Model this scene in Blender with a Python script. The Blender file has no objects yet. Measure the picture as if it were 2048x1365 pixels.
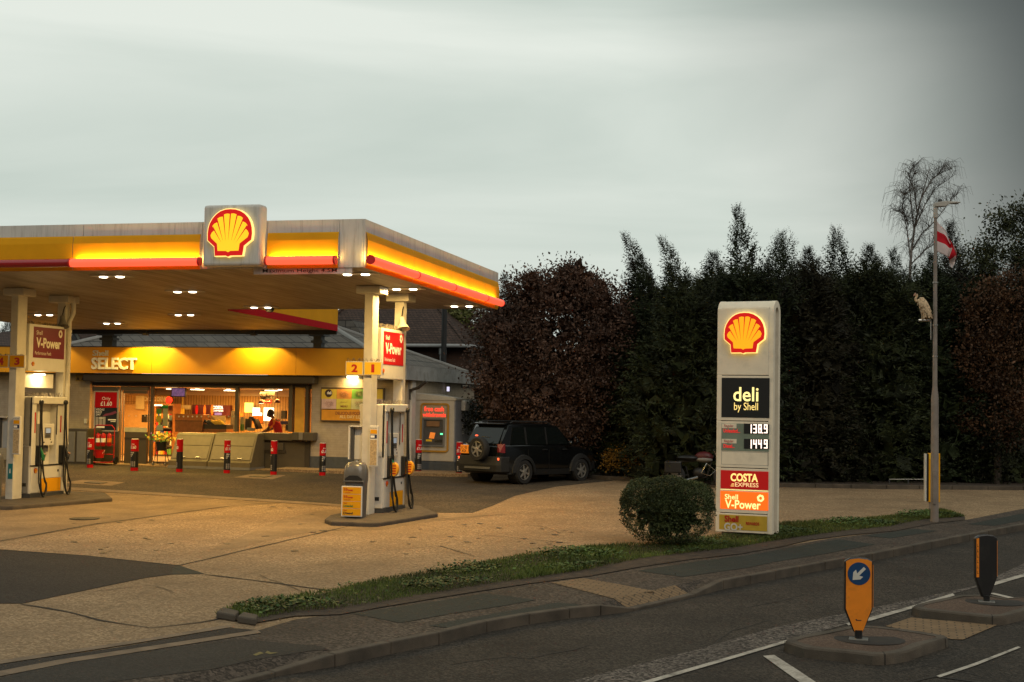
import bpy, bmesh, math, random
import numpy as np
from mathutils import Vector, Matrix
R_ = math.radians
SC = bpy.context.scene
COL = SC.collection
# ------------------------------------------------------------------ camera
FPX = 2900.0
YAW = math.atan2(794, FPX); PITCH = math.atan2(132.5, FPX); ROLL = 0.0165
cd = bpy.data.cameras.new('camera'); cam = bpy.data.objects.new('camera', cd); COL.objects.link(cam)
cd.sensor_width = 36; cd.lens = 36 * FPX / 2048; cd.clip_end = 4000; cd.clip_start = .1
CAMR = Matrix.Rotation(YAW, 3, 'Z') @ Matrix.Rotation(math.pi / 2 + PITCH, 3, 'X') @ Matrix.Rotation(ROLL, 3, 'Z')
CAMP = Vector((0, 0, 3.0))
cam.matrix_world = Matrix.Translation(CAMP) @ CAMR.to_4x4()
SC.camera = cam
# ------------------------------------------------------------------ world, sun, exposure
SC.view_settings.view_transform = 'Standard'; SC.view_settings.look = 'None'
SC.view_settings.exposure = 0; SC.view_settings.gamma = 1
SC.cycles.use_denoising = True
SC.cycles.max_bounces = 6; SC.cycles.diffuse_bounces = 3; SC.cycles.glossy_bounces = 3
SC.cycles.transparent_max_bounces = 8; SC.cycles.sample_clamp_indirect = 4
SC.cycles.caustics_reflective = False; SC.cycles.caustics_refractive = False
SUN_DIR = Vector((.55, -.60, .66)).normalized()   # towards the bright part of the cloud, behind the lens
SUN_EL = math.asin(SUN_DIR.z); SUN_AZ = math.atan2(SUN_DIR.x, SUN_DIR.y)
wd = bpy.data.worlds.new('World'); SC.world = wd; wd.use_nodes = True
nt = wd.node_tree; nt.nodes.clear()
def nd(nt, t, **kw):
    n = nt.nodes.new(t)
    for k, v in kw.items(): setattr(n, k, v)
    return n
L = nt.links.new
out = nd(nt, 'ShaderNodeOutputWorld')
sky = nd(nt, 'ShaderNodeTexSky', sky_type='NISHITA', sun_disc=False)
sky.sun_elevation = SUN_EL; sky.sun_rotation = SUN_AZ; sky.dust_density = 4
bg1 = nd(nt, 'ShaderNodeBackground'); bg1.inputs[1].default_value = .05; L(sky.outputs[0], bg1.inputs[0])
tc = nd(nt, 'ShaderNodeTexCoord')
mp = nd(nt, 'ShaderNodeMapping'); mp.inputs['Scale'].default_value = (1.0, 1.0, 4.6)
mp.inputs['Rotation'].default_value = (0, R_(5), 0); mp.inputs['Location'].default_value = (.35, .1, .52)
L(tc.outputs['Generated'], mp.inputs[0])
nz = nd(nt, 'ShaderNodeTexNoise'); nz.inputs['Scale'].default_value = 1.7; nz.inputs['Detail'].default_value = 6; nz.inputs['Roughness'].default_value = .50
nz.inputs['Distortion'].default_value = .5
L(mp.outputs[0], nz.inputs[0])
cr = nd(nt, 'ShaderNodeValToRGB'); e = cr.color_ramp.elements
e[0].position = .34; e[0].color = (.57, .65, .585, 1); e[1].position = .62; e[1].color = (.84, .89, .81, 1)
L(nz.outputs[0], cr.inputs[0])
# darkening put into the eastern sky colour, part cloud, part lens vignette
sx = nd(nt, 'ShaderNodeSeparateXYZ'); L(tc.outputs['Generated'], sx.inputs[0])
nz2 = nd(nt, 'ShaderNodeTexNoise'); nz2.inputs['Scale'].default_value = 2.2; nz2.inputs['Detail'].default_value = 2
L(tc.outputs['Generated'], nz2.inputs[0])
ma = nd(nt, 'ShaderNodeMath', operation='MULTIPLY_ADD'); L(nz2.outputs[0], ma.inputs[0]); ma.inputs[1].default_value = .22
L(sx.outputs[0], ma.inputs[2])
mz = nd(nt, 'ShaderNodeMath', operation='MULTIPLY_ADD'); L(sx.outputs[2], mz.inputs[0]); mz.inputs[1].default_value = .35; L(ma.outputs[0], mz.inputs[2])
cr2 = nd(nt, 'ShaderNodeValToRGB'); e = cr2.color_ramp.elements; cr2.color_ramp.interpolation = 'EASE'
q_ = e.new(.55); q_.color = (1, 1, 1, 1); q_ = e.new(.85); q_.color = (0, 0, 0, 1)
e[0].position = .0; e[0].color = (0, 0, 0, 1); e[1].position = .27; e[1].color = (1, 1, 1, 1)
L(mz.outputs[0], cr2.inputs[0])
mx = nd(nt, 'ShaderNodeMix', data_type='RGBA'); L(cr2.outputs[0], mx.inputs[0]); L(cr.outputs[0], mx.inputs[6]); mx.inputs[7].default_value = (.095, .106, .10, 1)
# dark horizon band added behind the lens to cut fill under the canopy
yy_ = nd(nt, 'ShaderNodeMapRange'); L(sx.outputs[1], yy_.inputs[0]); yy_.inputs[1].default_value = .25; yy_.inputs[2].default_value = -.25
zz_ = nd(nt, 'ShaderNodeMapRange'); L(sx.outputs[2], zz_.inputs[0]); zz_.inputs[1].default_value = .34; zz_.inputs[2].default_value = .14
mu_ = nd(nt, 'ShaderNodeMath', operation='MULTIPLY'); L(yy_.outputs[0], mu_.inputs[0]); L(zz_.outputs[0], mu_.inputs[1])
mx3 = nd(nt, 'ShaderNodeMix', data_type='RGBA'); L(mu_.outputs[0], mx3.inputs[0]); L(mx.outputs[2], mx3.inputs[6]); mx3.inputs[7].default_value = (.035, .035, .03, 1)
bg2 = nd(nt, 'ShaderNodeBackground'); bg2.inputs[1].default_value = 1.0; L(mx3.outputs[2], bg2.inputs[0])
ms = nd(nt, 'ShaderNodeMixShader'); ms.inputs[0].default_value = .92
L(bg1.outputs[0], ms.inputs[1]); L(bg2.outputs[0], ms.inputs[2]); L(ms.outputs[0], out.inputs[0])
sd = bpy.data.lights.new('sun', 'SUN'); sun = bpy.data.objects.new('sun', sd); COL.objects.link(sun)
sd.energy = .95; sd.angle = R_(40); sd.color = (1, .9, .78)
sun.rotation_euler = SUN_DIR.to_track_quat('Z', 'Y').to_euler()

# ------------------------------------------------------------------ unprojection helpers
SL = .019
FW = Vector((-math.sin(YAW), math.cos(YAW), 0))
def GZ(x, y):
    return SL * min(FW.x * x + FW.y * y, 60.0)
def ray(px, py):
    return CAMR @ Vector(((px - 1024) / FPX, -(py - 682.5) / FPX, -1.0))
def g(px, py, h=0.0):
    d = ray(px, py); n = Vector((-SL * FW.x, -SL * FW.y, 1)); t = (h - CAMP.dot(n)) / d.dot(n)
    return CAMP + d * t
def onY(px, py, Y):
    d = ray(px, py); return CAMP + d * (Y / d.y)
def onX(px, py, X):
    d = ray(px, py); return CAMP + d * (X / d.x)
def atp(base, px, py):
    """point at pixel on the vertical plane through base that faces the lens"""
    d = ray(px, py); n = FW; return CAMP + d * (((base - CAMP).dot(n)) / d.dot(n))
def onG(x, y, h=0.0): return Vector((x, y, GZ(x, y) + h))

# ------------------------------------------------------------------ mesh helpers
WM = {}
class Fr:
    """o origin, u to the right, v up, n = u x v towards the viewer"""
    def __init__(s, o, u, v=(0, 0, 1)):
        s.o = Vector(o); s.u = Vector(u).normalized(); s.v = Vector(v).normalized(); s.n = s.u.cross(s.v).normalized()
    def p(s, a, b, c=0.0): return s.o + s.u * a + s.v * b + s.n * c
    def hit(s, px, py, c=0.0):
        d = ray(px, py); o = s.o + s.n * c; t = (o - CAMP).dot(s.n) / d.dot(s.n); q = CAMP + d * t - o
        return q.dot(s.u), q.dot(s.v)
class MB:
    def __init__(s): s.v = []; s.f = []; s.m = []
    def add(s, vs, fs, mi=0):
        k = len(s.v); s.v += [Vector(v) for v in vs]
        for f in fs: s.f.append([i + k for i in f]); s.m.append(mi)
        return s
    def hexa(s, p, mi=0):
        return s.add(p, [(0, 3, 2, 1), (4, 5, 6, 7), (0, 1, 5, 4), (1, 2, 6, 5), (2, 3, 7, 6), (3, 0, 4, 7)], mi)
    def box(s, x0, x1, y0, y1, z0, z1, mi=0):
        return s.hexa([(x0, y0, z0), (x1, y0, z0), (x1, y1, z0), (x0, y1, z0), (x0, y0, z1), (x1, y0, z1), (x1, y1, z1), (x0, y1, z1)], mi)
    def fb(s, F, a0, a1, b0, b1, c0, c1, mi=0):
        return s.hexa([F.p(a0, b0, c1), F.p(a1, b0, c1), F.p(a1, b0, c0), F.p(a0, b0, c0),
                       F.p(a0, b1, c1), F.p(a1, b1, c1), F.p(a1, b1, c0), F.p(a0, b1, c0)], mi)
    def prism(s, pts, ext, mi=0, side=None):
        """closed polygon of 3D points pushed along ext"""
        ext = Vector(ext); n = len(pts); p = [Vector(q) for q in pts]
        k = len(s.v); s.v += p + [q + ext for q in p]
        nn = Vector((0, 0, 0))
        for i in range(n): nn += p[i].cross(p[(i + 1) % n])
        flip = nn.dot(ext) > 0
        a = list(range(n)); b = list(range(n, 2 * n))
        s.f.append([k + i for i in (a[::-1] if flip else a)]); s.m.append(mi)
        s.f.append([k + i for i in (b if flip else b[::-1])]); s.m.append(mi)
        for i in range(n):
            j = (i + 1) % n; q = [i, j, j + n, i + n]
            if not flip: q = q[::-1]
            s.f.append([k + t for t in q]); s.m.append(mi if side is None else side)
        return s
    def fprism(s, F, pts, c0, c1, mi=0, side=None):
        return s.prism([F.p(a, b, c0) for a, b in pts], F.n * (c1 - c0), mi, side)
    def tube(s, pts, r, n=8, mi=0, cap=True):
        pts = [Vector(p) for p in pts]; k0 = len(s.v); m = len(pts)
        rs = r if isinstance(r, (list, tuple)) else [r] * m
        ref = None
        for i, p in enumerate(pts):
            t = (pts[min(i + 1, m - 1)] - pts[max(i - 1, 0)]).normalized()
            if ref is None: ref = Vector((0, 0, 1)) if abs(t.z) < .9 else Vector((1, 0, 0))
            a = (ref - t * ref.dot(t)).normalized(); b = t.cross(a); ref = a
            for j in range(n):
                w = 2 * math.pi * j / n; s.v.append(p + (a * math.cos(w) + b * math.sin(w)) * rs[i])
        for i in range(m - 1):
            for j in range(n):
                q = k0 + i * n; s.f.append([q + j, q + (j + 1) % n, q + n + (j + 1) % n, q + n + j]); s.m.append(mi)
        if cap:
            s.f.append([k0 + j for j in range(n)][::-1]); s.m.append(mi)
            s.f.append([k0 + (m - 1) * n + j for j in range(n)]); s.m.append(mi)
        return s
    def lathe(s, o, prof, n=20, mi=0, axis=(0, 0, 1), sy=1.0):
        """prof: (radius, height) along axis"""
        ax = Vector(axis).normalized(); a = ax.orthogonal().normalized() if abs(ax.z) < .99 else Vector((1, 0, 0)); b = ax.cross(a)
        k0 = len(s.v); o = Vector(o)
        for r, h in prof:
            for j in range(n):
                w = 2 * math.pi * j / n; s.v.append(o + ax * h + a * (r * math.cos(w)) + b * (r * sy * math.sin(w)))
        for i in range(len(prof) - 1):
            for j in range(n):
                q = k0 + i * n; s.f.append([q + j, q + (j + 1) % n, q + n + (j + 1) % n, q + n + j]); s.m.append(mi)
        s.f.append([k0 + j for j in range(n)][::-1]); s.m.append(mi)
        s.f.append([k0 + (len(prof) - 1) * n + j for j in range(n)]); s.m.append(mi)
        return s
    def ball(s, o, r, n=12, mi=0, sc=(1, 1, 1)):
        o = Vector(o); k0 = len(s.v); m = n // 2 + 1
        for i in range(m):
            t = math.pi * (i + .02) / (m - 1 + .04)
            for j in range(n):
                w = 2 * math.pi * j / n
                s.v.append(o + Vector((r * sc[0] * math.sin(t) * math.cos(w), r * sc[1] * math.sin(t) * math.sin(w), -r * sc[2] * math.cos(t))))
        for i in range(m - 1):
            for j in range(n):
                q = k0 + i * n; s.f.append([q + j, q + (j + 1) % n, q + n + (j + 1) % n, q + n + j]); s.m.append(mi)
        return s
    def each(s, name, mats, parent=None, **kw):
        """one object per separate piece"""
        par = list(range(len(s.v)))
        def fnd(i):
            while par[i] != i: par[i] = par[par[i]]; i = par[i]
            return i
        for f in s.f:
            for j in f[1:]: par[fnd(j)] = fnd(f[0])
        grp = {}
        for f, m in zip(s.f, s.m): grp.setdefault(fnd(f[0]), []).append((f, m))
        r = []
        for fs in grp.values():
            mp_ = {}; q = MB()
            for f, m in fs:
                for i in f:
                    if i not in mp_: mp_[i] = len(q.v); q.v.append(s.v[i])
                q.f.append([mp_[i] for i in f]); q.m.append(m)
            r.append(q.build(name, mats, parent, **kw))
        return r
    def build(s, name, mats, parent=None, loc=None, smooth=False, bevel=0, seg=2):
        if not isinstance(mats, (list, tuple)): mats = [mats]
        if parent is not None: W = WM[parent]
        else:
            if loc is None:
                loc = Vector((0, 0, 0))
            W = Matrix.Translation(Vector(loc))
        Wi = W.inverted()
        me = bpy.data.meshes.new(name)
        me.from_pydata([Wi @ v for v in s.v], [], s.f)
        for m in mats: me.materials.append(m)
        me.polygons.foreach_set('material_index', s.m)
        if smooth:
            me.polygons.foreach_set('use_smooth', [True] * len(me.polygons))
        me.update()
        o = bpy.data.objects.new(name, me); COL.objects.link(o)
        if parent is not None: o.parent = parent; WM[o] = W
        else: o.matrix_world = W; WM[o] = W
        if smooth and smooth != 'full':
            me.set_sharp_from_angle(angle=R_(38))
        if bevel:
            b = o.modifiers.new('bevel', 'BEVEL'); b.width = bevel; b.segments = seg; b.limit_method = 'ANGLE'; b.angle_limit = R_(35)
        return o
def tag(o, label=None, cat=None, group=None, kind=None):
    if label: o['label'] = label
    if cat: o['category'] = cat
    if group: o['group'] = group
    if kind: o['kind'] = kind
    return o
def thing(name, label, cat, loc, rz=0.0, group=None):
    o = bpy.data.objects.new(name, None); o.empty_display_size = .2; COL.objects.link(o)
    W = Matrix.Translation(Vector(loc)) @ Matrix.Rotation(rz, 4, 'Z'); o.matrix_world = W; WM[o] = W
    return tag(o, label, cat, group)
def copy_tree(o, loc=None, rz=None, label=None, scale=None):
    c = o.copy(); COL.objects.link(c)
    if loc is not None: c.location = loc
    if rz is not None: c.rotation_euler = (0, 0, rz)
    if scale is not None: c.scale = scale
    if label: c['label'] = label
    def rec(a, b):
        for ch in list(a.children):
            d = ch.copy(); COL.objects.link(d); d.parent = b; rec(ch, d)
    rec(o, c)
    return c
_tc = {}
def text_mesh(txt, bold=0.0, shear=0.0, res=3):
    k = (txt, bold, shear)
    if k in _tc: return _tc[k]
    cu = bpy.data.curves.new('t', 'FONT'); cu.body = txt; cu.offset = bold; cu.shear = shear; cu.resolution_u = res; cu.size = 1
    o = bpy.data.objects.new('t', cu); COL.objects.link(o)
    dg = bpy.context.evaluated_depsgraph_get(); me = o.evaluated_get(dg).to_mesh()
    vs = [v.co.copy() for v in me.vertices]; fs = [list(p.vertices) for p in me.polygons]
    o.evaluated_get(dg).to_mesh_clear(); bpy.data.objects.remove(o); bpy.data.curves.remove(cu)
    _tc[k] = (vs, fs); return _tc[k]
def text(mb, F, txt, a0, b0, w, h, c=.004, depth=0.0, mi=0, bold=.02, shear=0.0):
    """letters fitted to the box (a0,b0,w,h) of frame F, standing c in front of it"""
    vs, fs = text_mesh(txt, bold, shear)
    if not vs: return
    x0 = min(v.x for v in vs); x1 = max(v.x for v in vs); y0 = min(v.y for v in vs); y1 = max(v.y for v in vs)
    q = [((v.x - x0) / (x1 - x0) * w + a0, (v.y - y0) / (y1 - y0) * h + b0) for v in vs]
    mb.add([F.p(a, b, c) for a, b in q], fs, mi)
    if depth:
        # walls of the letters
        from collections import Counter
        cnt = Counter()
        for f in fs:
            for i in range(len(f)): cnt[(f[i], f[(i + 1) % len(f)])] += 1
        ed = [e for e in cnt if (e[1], e[0]) not in cnt]
        for i, j in ed:
            mb.add([F.p(*q[i], c), F.p(*q[i], c - depth), F.p(*q[j], c - depth), F.p(*q[j], c)], [(0, 1, 2, 3)], mi)
def textbox(mb, F, txt, x0, y0, x1, y1, c=.004, **kw):
    """same, box given by photo pixels (left, bottom, right, top) on the frame"""
    a0, b0 = F.hit(x0, y0, c); a1, b1 = F.hit(x1, y1, c)
    text(mb, F, txt, a0, b0, a1 - a0, b1 - b0, c, **kw)
def rrect(a0, a1, b0, b1, r, n=5):
    pts = []
    for cx, cy, s in ((a1 - r, b1 - r, 0), (a0 + r, b1 - r, 90), (a0 + r, b0 + r, 180), (a1 - r, b0 + r, 270)):
        for i in range(n + 1):
            w = R_(s + 90 * i / n); pts.append((cx + r * math.cos(w), cy + r * math.sin(w)))
    return pts
def light(name, kind, loc, energy, color, parent=None, target=None, **kw):
    ld = bpy.data.lights.new(name, kind); o = bpy.data.objects.new(name, ld); COL.objects.link(o)
    ld.energy = energy; ld.color = color
    for k, v in kw.items(): setattr(ld, k, v)
    M = Matrix.Translation(Vector(loc))
    if target is not None:
        M = M @ (Vector(target) - Vector(loc)).to_track_quat('-Z', 'Y').to_matrix().to_4x4()
    if parent is not None:
        o.parent = parent; o.matrix_local = WM[parent].inverted() @ M
    else: o.matrix_world = M
    return o

# ------------------------------------------------------------------ materials
MT = {}
def mat(name, col, rough=.6, metal=0, var=.12, vs=6.0, bump=0, bs=60, em=0, emc=None, dirt=0, dcol=(.05, .045, .035), spec=.5, streak=False, island=0, coat=0, trans=0, alpha=None):
    m = bpy.data.materials.new(name); m.use_nodes = True; n = m.node_tree; bs_ = n.nodes['Principled BSDF']; Lk = n.links.new
    bs_.inputs['Roughness'].default_value = rough; bs_.inputs['Metallic'].default_value = metal
    bs_.inputs['Specular IOR Level'].default_value = spec
    if coat: bs_.inputs['Coat Weight'].default_value = coat; bs_.inputs['Coat Roughness'].default_value = .08
    t = nd(n, 'ShaderNodeTexCoord')
    c = (*col, 1)
    src = None
    if var:
        a = nd(n, 'ShaderNodeTexNoise'); a.inputs['Scale'].default_value = vs; a.inputs['Detail'].default_value = 5; Lk(t.outputs['Object'], a.inputs[0])
        r = nd(n, 'ShaderNodeValToRGB'); r.color_ramp.elements[0].position = .3; r.color_ramp.elements[1].position = .7
        r.color_ramp.elements[0].color = (*[x * (1 - var) for x in col], 1); r.color_ramp.elements[1].color = (*[min(1, x * (1 + var)) for x in col], 1)
        Lk(a.outputs[0], r.inputs[0]); src = r.outputs[0]
    if island:
        gi = nd(n, 'ShaderNodeNewGeometry'); hv = nd(n, 'ShaderNodeHueSaturation')
        ml = nd(n, 'ShaderNodeMapRange'); ml.inputs[3].default_value = 1 - island; ml.inputs[4].default_value = 1 + island
        Lk(gi.outputs['Random Per Island'], ml.inputs[0]); Lk(ml.outputs[0], hv.inputs['Value'])
        m2 = nd(n, 'ShaderNodeMapRange'); m2.inputs[3].default_value = .5 - island * .07; m2.inputs[4].default_value = .5 + island * .05
        Lk(gi.outputs['Random Per Island'], m2.inputs[0]); Lk(m2.outputs[0], hv.inputs['Hue'])
        if src: Lk(src, hv.inputs['Color'])
        else: hv.inputs['Color'].default_value = c
        src = hv.outputs[0]
    if dirt:
        mp_ = nd(n, 'ShaderNodeMapping'); mp_.inputs['Scale'].default_value = (9, 9, .9) if streak else (2, 2, 2)
        Lk(t.outputs['Object'], mp_.inputs[0])
        a = nd(n, 'ShaderNodeTexNoise'); a.inputs['Scale'].default_value = 1.6; a.inputs['Detail'].default_value = 6; a.inputs['Roughness'].default_value = .65; Lk(mp_.outputs[0], a.inputs[0])
        r = nd(n, 'ShaderNodeValToRGB'); r.color_ramp.elements[0].position = .5; r.color_ramp.elements[1].position = .72
        r.color_ramp.elements[0].color = (0, 0, 0, 1); r.color_ramp.elements[1].color = (dirt, dirt, dirt, 1); Lk(a.outputs[0], r.inputs[0])
        x = nd(n, 'ShaderNodeMix', data_type='RGBA'); Lk(r.outputs[0], x.inputs[0])
        if src: Lk(src, x.inputs[6])
        else: x.inputs[6].default_value = c
        x.inputs[7].default_value = (*dcol, 1); src = x.outputs[2]
    if src: Lk(src, bs_.inputs['Base Color'])
    else: bs_.inputs['Base Color'].default_value = c
    if bump:
        a = nd(n, 'ShaderNodeTexNoise'); a.inputs['Scale'].default_value = bs; a.inputs['Detail'].default_value = 3; Lk(t.outputs['Object'], a.inputs[0])
        b = nd(n, 'ShaderNodeBump'); b.inputs['Strength'].default_value = bump; b.inputs['Distance'].default_value = .02; Lk(a.outputs[0], b.inputs['Height']); Lk(b.outputs[0], bs_.inputs['Normal'])
    if em:
        bs_.inputs['Emission Color'].default_value = (*(emc or col), 1); bs_.inputs['Emission Strength'].default_value = em
    if trans: bs_.inputs['Transmission Weight'].default_value = trans
    MT[name] = m; return m
def ground_mat(name, col, speck, col2, scale=55, var=.2, stain=.0, rough=.9, stcol=(.03, .028, .025), bump=.5, crack=0):
    """aggregate surface: base colour, light specks, broad patches, oil stains"""
    m = bpy.data.materials.new(name); m.use_nodes = True; n = m.node_tree; b = n.nodes['Principled BSDF']; Lk = n.links.new
    b.inputs['Roughness'].default_value = rough; b.inputs['Specular IOR Level'].default_value = .25
    t = nd(n, 'ShaderNodeTexCoord')
    v = nd(n, 'ShaderNodeTexVoronoi'); v.inputs['Scale'].default_value = scale; Lk(t.outputs['Object'], v.inputs[0])
    sh = nd(n, 'ShaderNodeSeparateColor'); Lk(v.outputs['Color'], sh.inputs[0])
    r = nd(n, 'ShaderNodeValToRGB'); r.color_ramp.elements[0].position = .25; r.color_ramp.elements[1].position = .95
    r.color_ramp.elements[0].color = (*col, 1); r.color_ramp.elements[1].color = (*speck, 1); Lk(sh.outputs[0], r.inputs[0])
    a = nd(n, 'ShaderNodeTexNoise'); a.inputs['Scale'].default_value = .8; a.inputs['Detail'].default_value = 7; a.inputs['Roughness'].default_value = .6; Lk(t.outputs['Object'], a.inputs[0])
    rr = nd(n, 'ShaderNodeValToRGB'); rr.color_ramp.elements[0].position = .35; rr.color_ramp.elements[1].position = .68
    rr.color_ramp.elements[0].color = (0, 0, 0, 1); rr.color_ramp.elements[1].color = (1, 1, 1, 1); Lk(a.outputs[0], rr.inputs[0])
    mm = nd(n, 'ShaderNodeMath', operation='MULTIPLY'); mm.inputs[1].default_value = var * 2; Lk(rr.outputs[0], mm.inputs[0])
    x = nd(n, 'ShaderNodeMix', data_type='RGBA'); Lk(mm.outputs[0], x.inputs[0]); Lk(r.outputs[0], x.inputs[6]); x.inputs[7].default_value = (*col2, 1)
    src = x.outputs[2]
    if stain:
        mp_ = nd(n, 'ShaderNodeMapping'); mp_.inputs['Scale'].default_value = (1, .35, 1); mp_.inputs['Rotation'].default_value = (0, 0, R_(-50)); Lk(t.outputs['Object'], mp_.inputs[0])
        a2 = nd(n, 'ShaderNodeTexNoise'); a2.inputs['Scale'].default_value = .55; a2.inputs['Detail'].default_value = 8; a2.inputs['Roughness'].default_value = .7; Lk(mp_.outputs[0], a2.inputs[0])
        r2 = nd(n, 'ShaderNodeValToRGB'); r2.color_ramp.elements[0].position = .48; r2.color_ramp.elements[1].position = .75
        r2.color_ramp.elements[0].color = (0, 0, 0, 1); r2.color_ramp.elements[1].color = (stain, stain, stain, 1); Lk(a2.outputs[0], r2.inputs[0])
        y = nd(n, 'ShaderNodeMix', data_type='RGBA'); Lk(r2.outputs[0], y.inputs[0]); Lk(src, y.inputs[6]); y.inputs[7].default_value = (*stcol, 1); src = y.outputs[2]
    if crack:
        vc = nd(n, 'ShaderNodeTexVoronoi', feature='DISTANCE_TO_EDGE'); vc.inputs['Scale'].default_value = .28
        wn = nd(n, 'ShaderNodeTexNoise'); wn.inputs['Scale'].default_value = 1.5; wn.inputs['Detail'].default_value = 6; Lk(t.outputs['Object'], wn.inputs[0])
        vm = nd(n, 'ShaderNodeMix', data_type='VECTOR'); vm.inputs[0].default_value = .4; Lk(t.outputs['Object'], vm.inputs[4]); Lk(wn.outputs['Color'], vm.inputs[5]); Lk(vm.outputs[1], vc.inputs[0])
        rc = nd(n, 'ShaderNodeValToRGB'); rc.color_ramp.elements[0].position = 0.0; rc.color_ramp.elements[1].position = .006
        rc.color_ramp.elements[0].color = (crack, crack, crack, 1); rc.color_ramp.elements[1].color = (0, 0, 0, 1); Lk(vc.outputs[0], rc.inputs[0])
        y = nd(n, 'ShaderNodeMix', data_type='RGBA'); Lk(rc.outputs[0], y.inputs[0]); Lk(src, y.inputs[6]); y.inputs[7].default_value = (.02, .018, .015, 1); src = y.outputs[2]
    Lk(src, b.inputs['Base Color'])
    bp = nd(n, 'ShaderNodeBump'); bp.inputs['Strength'].default_value = bump; bp.inputs['Distance'].default_value = .01; Lk(v.outputs['Distance'], bp.inputs['Height']); Lk(bp.outputs[0], b.inputs['Normal'])
    MT[name] = m; return m
def brick_mat(name, c1, c2, cm, sx=1, sz=1, bw=.225, bh=.075, mortar=.01, vertical=True, rough=.85, bump=.4, axis='X', off=.5):
    m = bpy.data.materials.new(name); m.use_nodes = True; n = m.node_tree; b = n.nodes['Principled BSDF']; Lk = n.links.new
    b.inputs['Roughness'].default_value = rough; b.inputs['Specular IOR Level'].default_value = .25
    t = nd(n, 'ShaderNodeTexCoord'); s = nd(n, 'ShaderNodeSeparateXYZ'); cmb = nd(n, 'ShaderNodeCombineXYZ'); Lk(t.outputs['Object'], s.inputs[0])
    if vertical:
        ad = nd(n, 'ShaderNodeMath', operation='ADD'); Lk(s.outputs[0], ad.inputs[0]); Lk(s.outputs[1], ad.inputs[1])
        Lk(ad.outputs[0], cmb.inputs[0]); Lk(s.outputs[2], cmb.inputs[1])
    else:
        Lk(s.outputs[0], cmb.inputs[0]); Lk(s.outputs[1], cmb.inputs[1])
    k = nd(n, 'ShaderNodeTexBrick'); k.inputs['Scale'].default_value = 1; k.inputs['Brick Width'].default_value = bw; k.inputs['Row Height'].default_value = bh
    k.inputs['Mortar Size'].default_value = mortar; k.inputs['Mortar Smooth'].default_value = .3; k.offset = off
    k.inputs['Color1'].default_value = (*c1, 1); k.inputs['Color2'].default_value = (*c2, 1); k.inputs['Mortar'].default_value = (*cm, 1); Lk(cmb.outputs[0], k.inputs[0])
    a = nd(n, 'ShaderNodeTexNoise'); a.inputs['Scale'].default_value = 5; a.inputs['Detail'].default_value = 5; Lk(t.outputs['Object'], a.inputs[0])
    x = nd(n, 'ShaderNodeMix', data_type='RGBA', blend_type='MULTIPLY'); x.inputs[0].default_value = .45; Lk(k.outputs[0], x.inputs[6]); Lk(a.outputs[0], x.inputs[7])
    Lk(x.outputs[2], b.inputs['Base Color'])
    bp = nd(n, 'ShaderNodeBump'); bp.invert = True; bp.inputs['Strength'].default_value = bump; bp.inputs['Distance'].default_value = .01; Lk(k.outputs['Fac'], bp.inputs['Height']); Lk(bp.outputs[0], b.inputs['Normal'])
    MT[name] = m; return m
def glass_mat(name, tint=(.9, .95, .95), fac=.08, rough=.02):
    """single pane: mostly clear, mirror reflection by angle"""
    m = bpy.data.materials.new(name); m.use_nodes = True; n = m.node_tree; n.nodes.clear(); Lk = n.links.new
    o = nd(n, 'ShaderNodeOutputMaterial'); tr = nd(n, 'ShaderNodeBsdfTransparent'); tr.inputs[0].default_value = (*tint, 1)
    gl = nd(n, 'ShaderNodeBsdfGlossy'); gl.inputs['Roughness'].default_value = rough; gl.inputs[0].default_value = (.9, .9, .9, 1)
    fr = nd(n, 'ShaderNodeFresnel'); fr.inputs[0].default_value = 1.45; x = nd(n, 'ShaderNodeMixShader')
    Lk(fr.outputs[0], x.inputs[0]); Lk(tr.outputs[0], x.inputs[1]); Lk(gl.outputs[0], x.inputs[2]); Lk(x.outputs[0], o.inputs[0])
    MT[name] = m; return m

concrete = ground_mat('concrete', (.205, .136, .074), (.43, .305, .178), (.165, .11, .062), 36, .30, .28, stcol=(.095, .07, .043), crack=.25)
asphalt = ground_mat('forecourt_asphalt', (.034, .026, .018), (.14, .108, .072), (.028, .022, .016), 34, .35, .4, crack=.4)
dark_asphalt = ground_mat('new_asphalt', (.020, .017, .015), (.05, .044, .038), (.018, .015, .013), 50, .2, 0)
road_m = ground_mat('road_asphalt', (.021, .017, .0125), (.092, .075, .058), (.016, .013, .0105), 46, .35, .3, crack=.4)
worn_m = ground_mat('worn_surface', (.026, .021, .018), (.23, .195, .165), (.03, .025, .021), 34, .25, .25)
pave_m = ground_mat('pavement_asphalt', (.036, .028, .021), (.14, .108, .083), (.030, .023, .018), 34, .3, .25)
patch_m = ground_mat('pavement_patch', (.026, .030, .025), (.044, .048, .040), (.021, .024, .020), 55, .2, .15)
crossing_m = ground_mat('crossing_asphalt', (.026, .024, .020), (.055, .049, .041), (.020, .018, .016), 55, .25, .2)
kerb_m = mat('kerb_stone', (.080, .062, .044), .9, var=.35, vs=3, bump=.4, bs=90, dirt=.6)
tan_strip = mat('pale_strip', (.17, .12, .075), .9, var=.3, vs=4, bump=.3)
joint_m = mat('joint_tar', (.022, .018, .014), .9, var=.3)
soil_m = mat('soil', (.05, .034, .022), 1, var=.4, vs=7, bump=.9, bs=40)
ground_m = mat('ground_soil', (.035, .03, .022), 1, var=.3, vs=.5)
line_m = mat('road_paint', (.42, .38, .32), .8, var=.25, vs=30, dirt=.8, dcol=(.07, .06, .05))
block_m = brick_mat('block_paving', (.30, .195, .105), (.25, .165, .09), (.12, .085, .052), bw=.2, bh=.1, mortar=.012, vertical=False)
yellow_dab = mat('yellow_spray', (.14, .115, .03), .8, var=.3, vs=20)

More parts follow.
